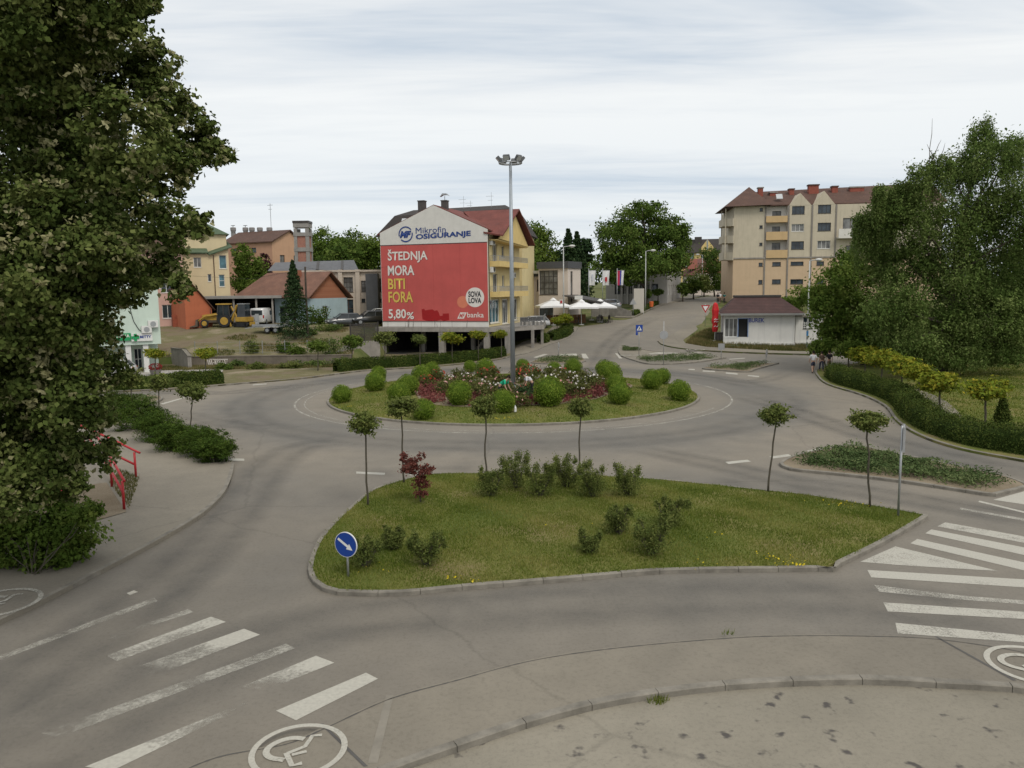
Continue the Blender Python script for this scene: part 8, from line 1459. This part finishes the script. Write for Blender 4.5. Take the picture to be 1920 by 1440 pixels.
for x in (-.45, .45):
    for sy in (-1, 1): wheel(t, x, sy * .98, .3, .18); mb = MB(); mb.box(x - .4, sy * 1.0 - .12, .62, x + .4, sy * 1.0 + .12, .66); mb.build('mudguard', M_WHITE, t)

# ============================================================ PEOPLE
def skinned(name, verts, edges, radii, mat, parent, root=0, sub=1):
    me = bpy.data.meshes.new(name); me.from_pydata([tuple(v) for v in verts], edges, []); me.materials.append(mat); o = link(name, me, parent); m = o.modifiers.new('Skin', 'SKIN'); m.use_smooth_shade = True
    if not me.skin_vertices: 
        bpy.context.view_layer.update()
    for i, r_ in enumerate(radii): 
        d = me.skin_vertices[0].data[i]; d.radius = (r_, r_) if not hasattr(r_, '__len__') else r_; d.use_root = (i == root)
    if sub: s_ = o.modifiers.new('Subsurf', 'SUBSURF'); s_.levels = sub; s_.render_levels = sub
    return o
M_SKIN = pm('skin', (.40, .25, .18), .6, .08, 6); M_HAIR = pm('dark_hair', (.03, .022, .016), .7, .2, 20); M_SHOE = pm('shoe', (.05, .05, .05), .7, .1)
BASEJ = dict(pelvis=(0, 0, .95), spine=(0, 0, 1.15), chest=(0, 0, 1.36), neck=(0, 0, 1.5), head=(0, -.01, 1.60), crown=(0, 0, 1.72), shL=(.18, 0, 1.42), elL=(.24, .03, 1.13), wrL=(.25, -.06, .88), shR=(-.18, 0, 1.42), elR=(-.24, .03, 1.13), wrR=(-.25, -.06, .88), hpL=(.09, 0, .90), knL=(.10, -.02, .49), anL=(.10, .03, .08), hpR=(-.09, 0, .90), knR=(-.10, -.02, .49), anR=(-.10, .03, .08))
def bend(J, ang, pts, piv):
    p = Vector(J[piv]); rot = Matrix.Rotation(ang, 3, 'X')
    for k in pts: J[k] = tuple(p + rot @ (Vector(J[k]) - p))
def person(loc, rz, label, shirt, legs, h=1.74, lean=0.0, stride=0.0, shorts=False, hair=None, reach=0.0, group=None):
    t = thing('person', label, 'person', loc, rz, group); J = dict(BASEJ); up_ = ['spine', 'chest', 'neck', 'head', 'crown', 'shL', 'elL', 'wrL', 'shR', 'elR', 'wrR']
    if lean: 
        bend(J, lean, up_, 'pelvis')
        for s in 'LR': bend(J, -lean * .85 + reach, ['el' + s, 'wr' + s], 'sh' + s)
        bend(J, -lean * .25, ['head', 'crown'], 'neck')
    if stride:
        bend(J, stride, ['knL', 'anL'], 'hpL'); bend(J, -stride, ['knR', 'anR'], 'hpR'); bend(J, -stride * .8, ['elL', 'wrL'], 'shL'); bend(J, stride * .8, ['elR', 'wrR'], 'shR'); bend(J, -.25, ['anR'], 'knR')
    k = h / 1.74; J = {a: Vector(b) * k for a, b in J.items()}; zmin = min(J['anL'].z, J['anR'].z) - .08 * k
    for a in J: J[a].z -= zmin
    vs = []; ed = []; rd_ = []; ix = {}
    def V(n, p, r_): ix[n] = len(vs); vs.append(Vector(p)); rd_.append(r_ * k); return ix[n]
    for n, r_ in (('pelvis', .125), ('spine', .11), ('chest', .125), ('neck', .055), ('head', .088), ('crown', .075), ('shL', .06), ('elL', .042), ('wrL', .028), ('shR', .06), ('elR', .042), ('wrR', .028), ('hpL', .085), ('knL', .058), ('anL', .04), ('hpR', .085), ('knR', .058), ('anR', .04)): V(n, J[n], r_)
    E_ = [('pelvis', 'spine'), ('spine', 'chest'), ('chest', 'neck'), ('neck', 'head'), ('head', 'crown')] + [e for s in 'LR' for e in (('chest', 'sh' + s), ('sh' + s, 'el' + s), ('el' + s, 'wr' + s), ('pelvis', 'hp' + s), ('hp' + s, 'kn' + s), ('kn' + s, 'an' + s))]
    ed += [(ix[a], ix[b]) for a, b in E_]
    fd = (J['head'] - J['neck']).cross(J['shL'] - J['shR']).normalized() * -1
    if fd.y > 0 and not lean: fd = -fd
    for s in 'LR':
        d = (J['wr' + s] - J['el' + s]).normalized(); sd_ = Vector((1, 0, 0)) if s == 'L' else Vector((-1, 0, 0)); fw = sd_.cross(d).normalized(); pa = V('pa' + s, J['wr' + s] + d * .05 * k, .03); ed.append((ix['wr' + s], pa))
        for q in range(4): off = fw * (.024 * (q - 1.5)) * k; L_ = (.07, .08, .075, .06)[q] * k; a = V(f'f{q}{s}', J['wr' + s] + d * .09 * k + off, .0095); b = V(f'g{q}{s}', J['wr' + s] + d * .09 * k + off + d * L_ * .6 - sd_ * .012 * k, .008); c = V(f'h{q}{s}', J['wr' + s] + d * .09 * k + off + d * L_ - sd_ * .03 * k, .007); ed += [(pa, a), (a, b), (b, c)]
        a = V('th' + s, J['wr' + s] + d * .05 * k + fw * -.05 * k, .0105); b = V('ti' + s, J['wr' + s] + d * .09 * k + fw * -.062 * k - sd_ * .01, .008); ed += [(pa, a), (a, b)]
        toe = Vector((0, -.16 * k, -.045 * k)); a = V('to' + s, J['an' + s] + toe, .035); ed.append((ix['an' + s], a))
    body = skinned('body', vs, ed, rd_, M_SKIN, t, ix['pelvis'])
    hc = (J['head'] + J['crown']) / 2; hu = (J['crown'] - J['neck']).normalized(); nose = MB(); nose.tube([hc + fd * .07 * k + hu * .0, hc + fd * .105 * k - hu * .035 * k], [.008 * k, .016 * k], 6); nose.build('nose', M_SKIN, t)
    rt = fd.cross(hu)
    for s in (-1, 1): mb = MB(); c = hc + fd * .084 * k + rt * s * .034 * k + hu * .012 * k; mb.lathe([(.003, -.012 * k), (.012 * k, 0), (.003, .012 * k)], 8, tuple(c)); mb.build('eye', FR_DK, t); mb = MB(); c = hc + rt * s * .088 * k - hu * .005; mb.lathe([(.006, -.03 * k), (.016 * k, 0), (.006, .03 * k)], 8, tuple(c)); mb.build('ear', M_SKIN, t)
    mb = MB(); c = hc + fd * .088 * k - hu * .06 * k; mb.bar(c - rt * .024 * k, c + rt * .024 * k, .01 * k); mb.build('mouth', pm('lips', (.30, .11, .09), .6, .1), t)
    # hair: cap over crown and back of the head
    P = unit(500); P = P[(P @ np.array(hu) > .15) | (P @ np.array(fd) < -.25)]; P = P * np.array([.098, .103, .112]) * k + np.array(hc + hu * .02 * k - fd * .012 * k); Vv, Fc = leafV(P, .06, None, 0, .6); link('hair', np_mesh('hair', Vv, Fc, hair or M_HAIR), t)
    # clothes
    sv = [J['pelvis'] + Vector((0, 0, -.01)), J['spine'], J['chest'], J['neck'].lerp(J['chest'], .35)]; se = [(0, 1), (1, 2), (2, 3)]; sr = [.145, .135, .15, .085]
    for s in 'LR': a = len(sv); sv += [J['sh' + s], J['sh' + s].lerp(J['el' + s], .55), J['sh' + s].lerp(J['el' + s], .85)]; se += [(2, a), (a, a + 1), (a + 1, a + 2)]; sr += [.078, .066, .062]
    skinned('shirt', sv, se, [r_ * k for r_ in sr], shirt, t, 0)
    tv = [J['pelvis'] + Vector((0, 0, .04)), J['pelvis'] - Vector((0, 0, .02))]; te = [(0, 1)]; trr = [.14, .142]; f = .75 if shorts else 1
    for s in 'LR':
        a = len(tv); hp, kn, an2 = J['hp' + s], J['kn' + s], J['an' + s]
        if shorts: tv += [hp, hp.lerp(kn, .85)]; te += [(1, a), (a, a + 1)]; trr += [.105, .09]
        else: tv += [hp, kn, an2 + (kn - an2) * .1]; te += [(1, a), (a, a + 1), (a + 1, a + 2)]; trr += [.105, .075, .06]
    skinned('shorts' if shorts else 'trousers', tv, te, [r_ * k for r_ in trr], legs, t, 1)
    for s in 'LR': a = J['an' + s]; mb = MB(); mb.hexa([a + Vector((x * k, y * k, -.08 * k)) for x, y in ((-.045, .07), (.045, .07), (.045, -.2), (-.045, -.2))][::-1], [a + Vector((x * k, y * k, z * k)) for x, y, z in ((-.04, .06, .02), (.04, .06, .02), (.035, -.18, -.04), (-.035, -.18, -.04))][::-1]); mb.build('shoe', M_SHOE, t, bevel=.015)
    return t
C_ = lambda n, c: pm('cloth_' + n, c, .9, .12, 6)
def ip(px, py): p = at(px, py, .45); return Vector((p.x, p.y, islz(p.x, p.y) + .13))
person(ip(938, 752), R(68), 'gardener in a green shirt bending among the roses', C_('green', (.02, .42, .24)), C_('black', (.02, .02, .022)), 1.80, .95, reach=-.3, group='gardeners on the roundabout')
person(ip(998, 745), R(-80), 'gardener in a white shirt bending towards the mast', C_('white', (.58, .58, .60)), C_('black', (.02, .02, .022)), 1.76, .95, reach=-.3, hair=pm('brown_hair', (.10, .05, .03), .7, .2, 20), group='gardeners on the roundabout')
w0 = place(1524, 699, .01); person(w0, R(175), 'walker in a white shirt and dark shorts by the right hedge', C_('white', (.58, .58, .60)), C_('navy', (.03, .035, .06)), 1.82, 0, .3, True, group='walkers by the right hedge')
person(place(1540, 696, .05), R(182), 'middle walker in brown clothes by the right hedge', C_('brown', (.12, .08, .06)), C_('navy', (.03, .035, .06)), 1.62, 0, -.25, group='walkers by the right hedge')
person(place(1554, 695, .12), R(185), 'right-hand walker in dark clothes under the dark ball tree', C_('black', (.02, .02, .022)), C_('brown', (.12, .08, .06)), 1.66, 0, .2, group='walkers by the right hedge')
for px, Y, s_, l_, lb in ((1346, 128, 'black', 'black', 'person in black on the street, left of three together'), (1350, 129, 'white', 'brown', 'person in a white top on the street, middle of three together'), (1358, 127.5, 'teal', 'black', 'person in dark green on the street, right of three')): x = deep(px, 560, Y).x; person(Vector((x, Y, gz((x, Y)) + .17)), R(170 if s_ != 'white' else 10), lb, C_(s_, {'black': (.02, .02, .022), 'white': (.58, .58, .60), 'teal': (.03, .10, .09)}[s_]), C_(l_, (.02, .02, .022)), 1.75, 0, .2, group='people on the climbing street')
for px, Y, s_, lb in ((1345, 205, 'white', 'distant person in white at the top of the street'), (1351, 207, 'pink', 'distant person in pink at the top of the street')): x = deep(px, 545, Y).x; person(Vector((x, Y, gz((x, Y)) + .05)), 0, lb, C_(s_, {'white': (.58, .58, .60), 'pink': (.5, .2, .18)}[s_]), C_('navy', (.03, .035, .06)), 1.75, 0, .2, group='distant people')
p = ip(966, 768); t = thing('plastic_canister', 'small white plastic canister beside a globe bush', 'canister', p); mb = MB(); mb.lathe([(.07, 0), (.075, .04), (.075, .24), (.04, .3), (.03, .33)], 12); mb.build('bottle', M_SWHT, t); mb = MB(); mb.lathe([(.035, .332), (.035, .37)], 10); mb.build('cap', M_SWHT, t)
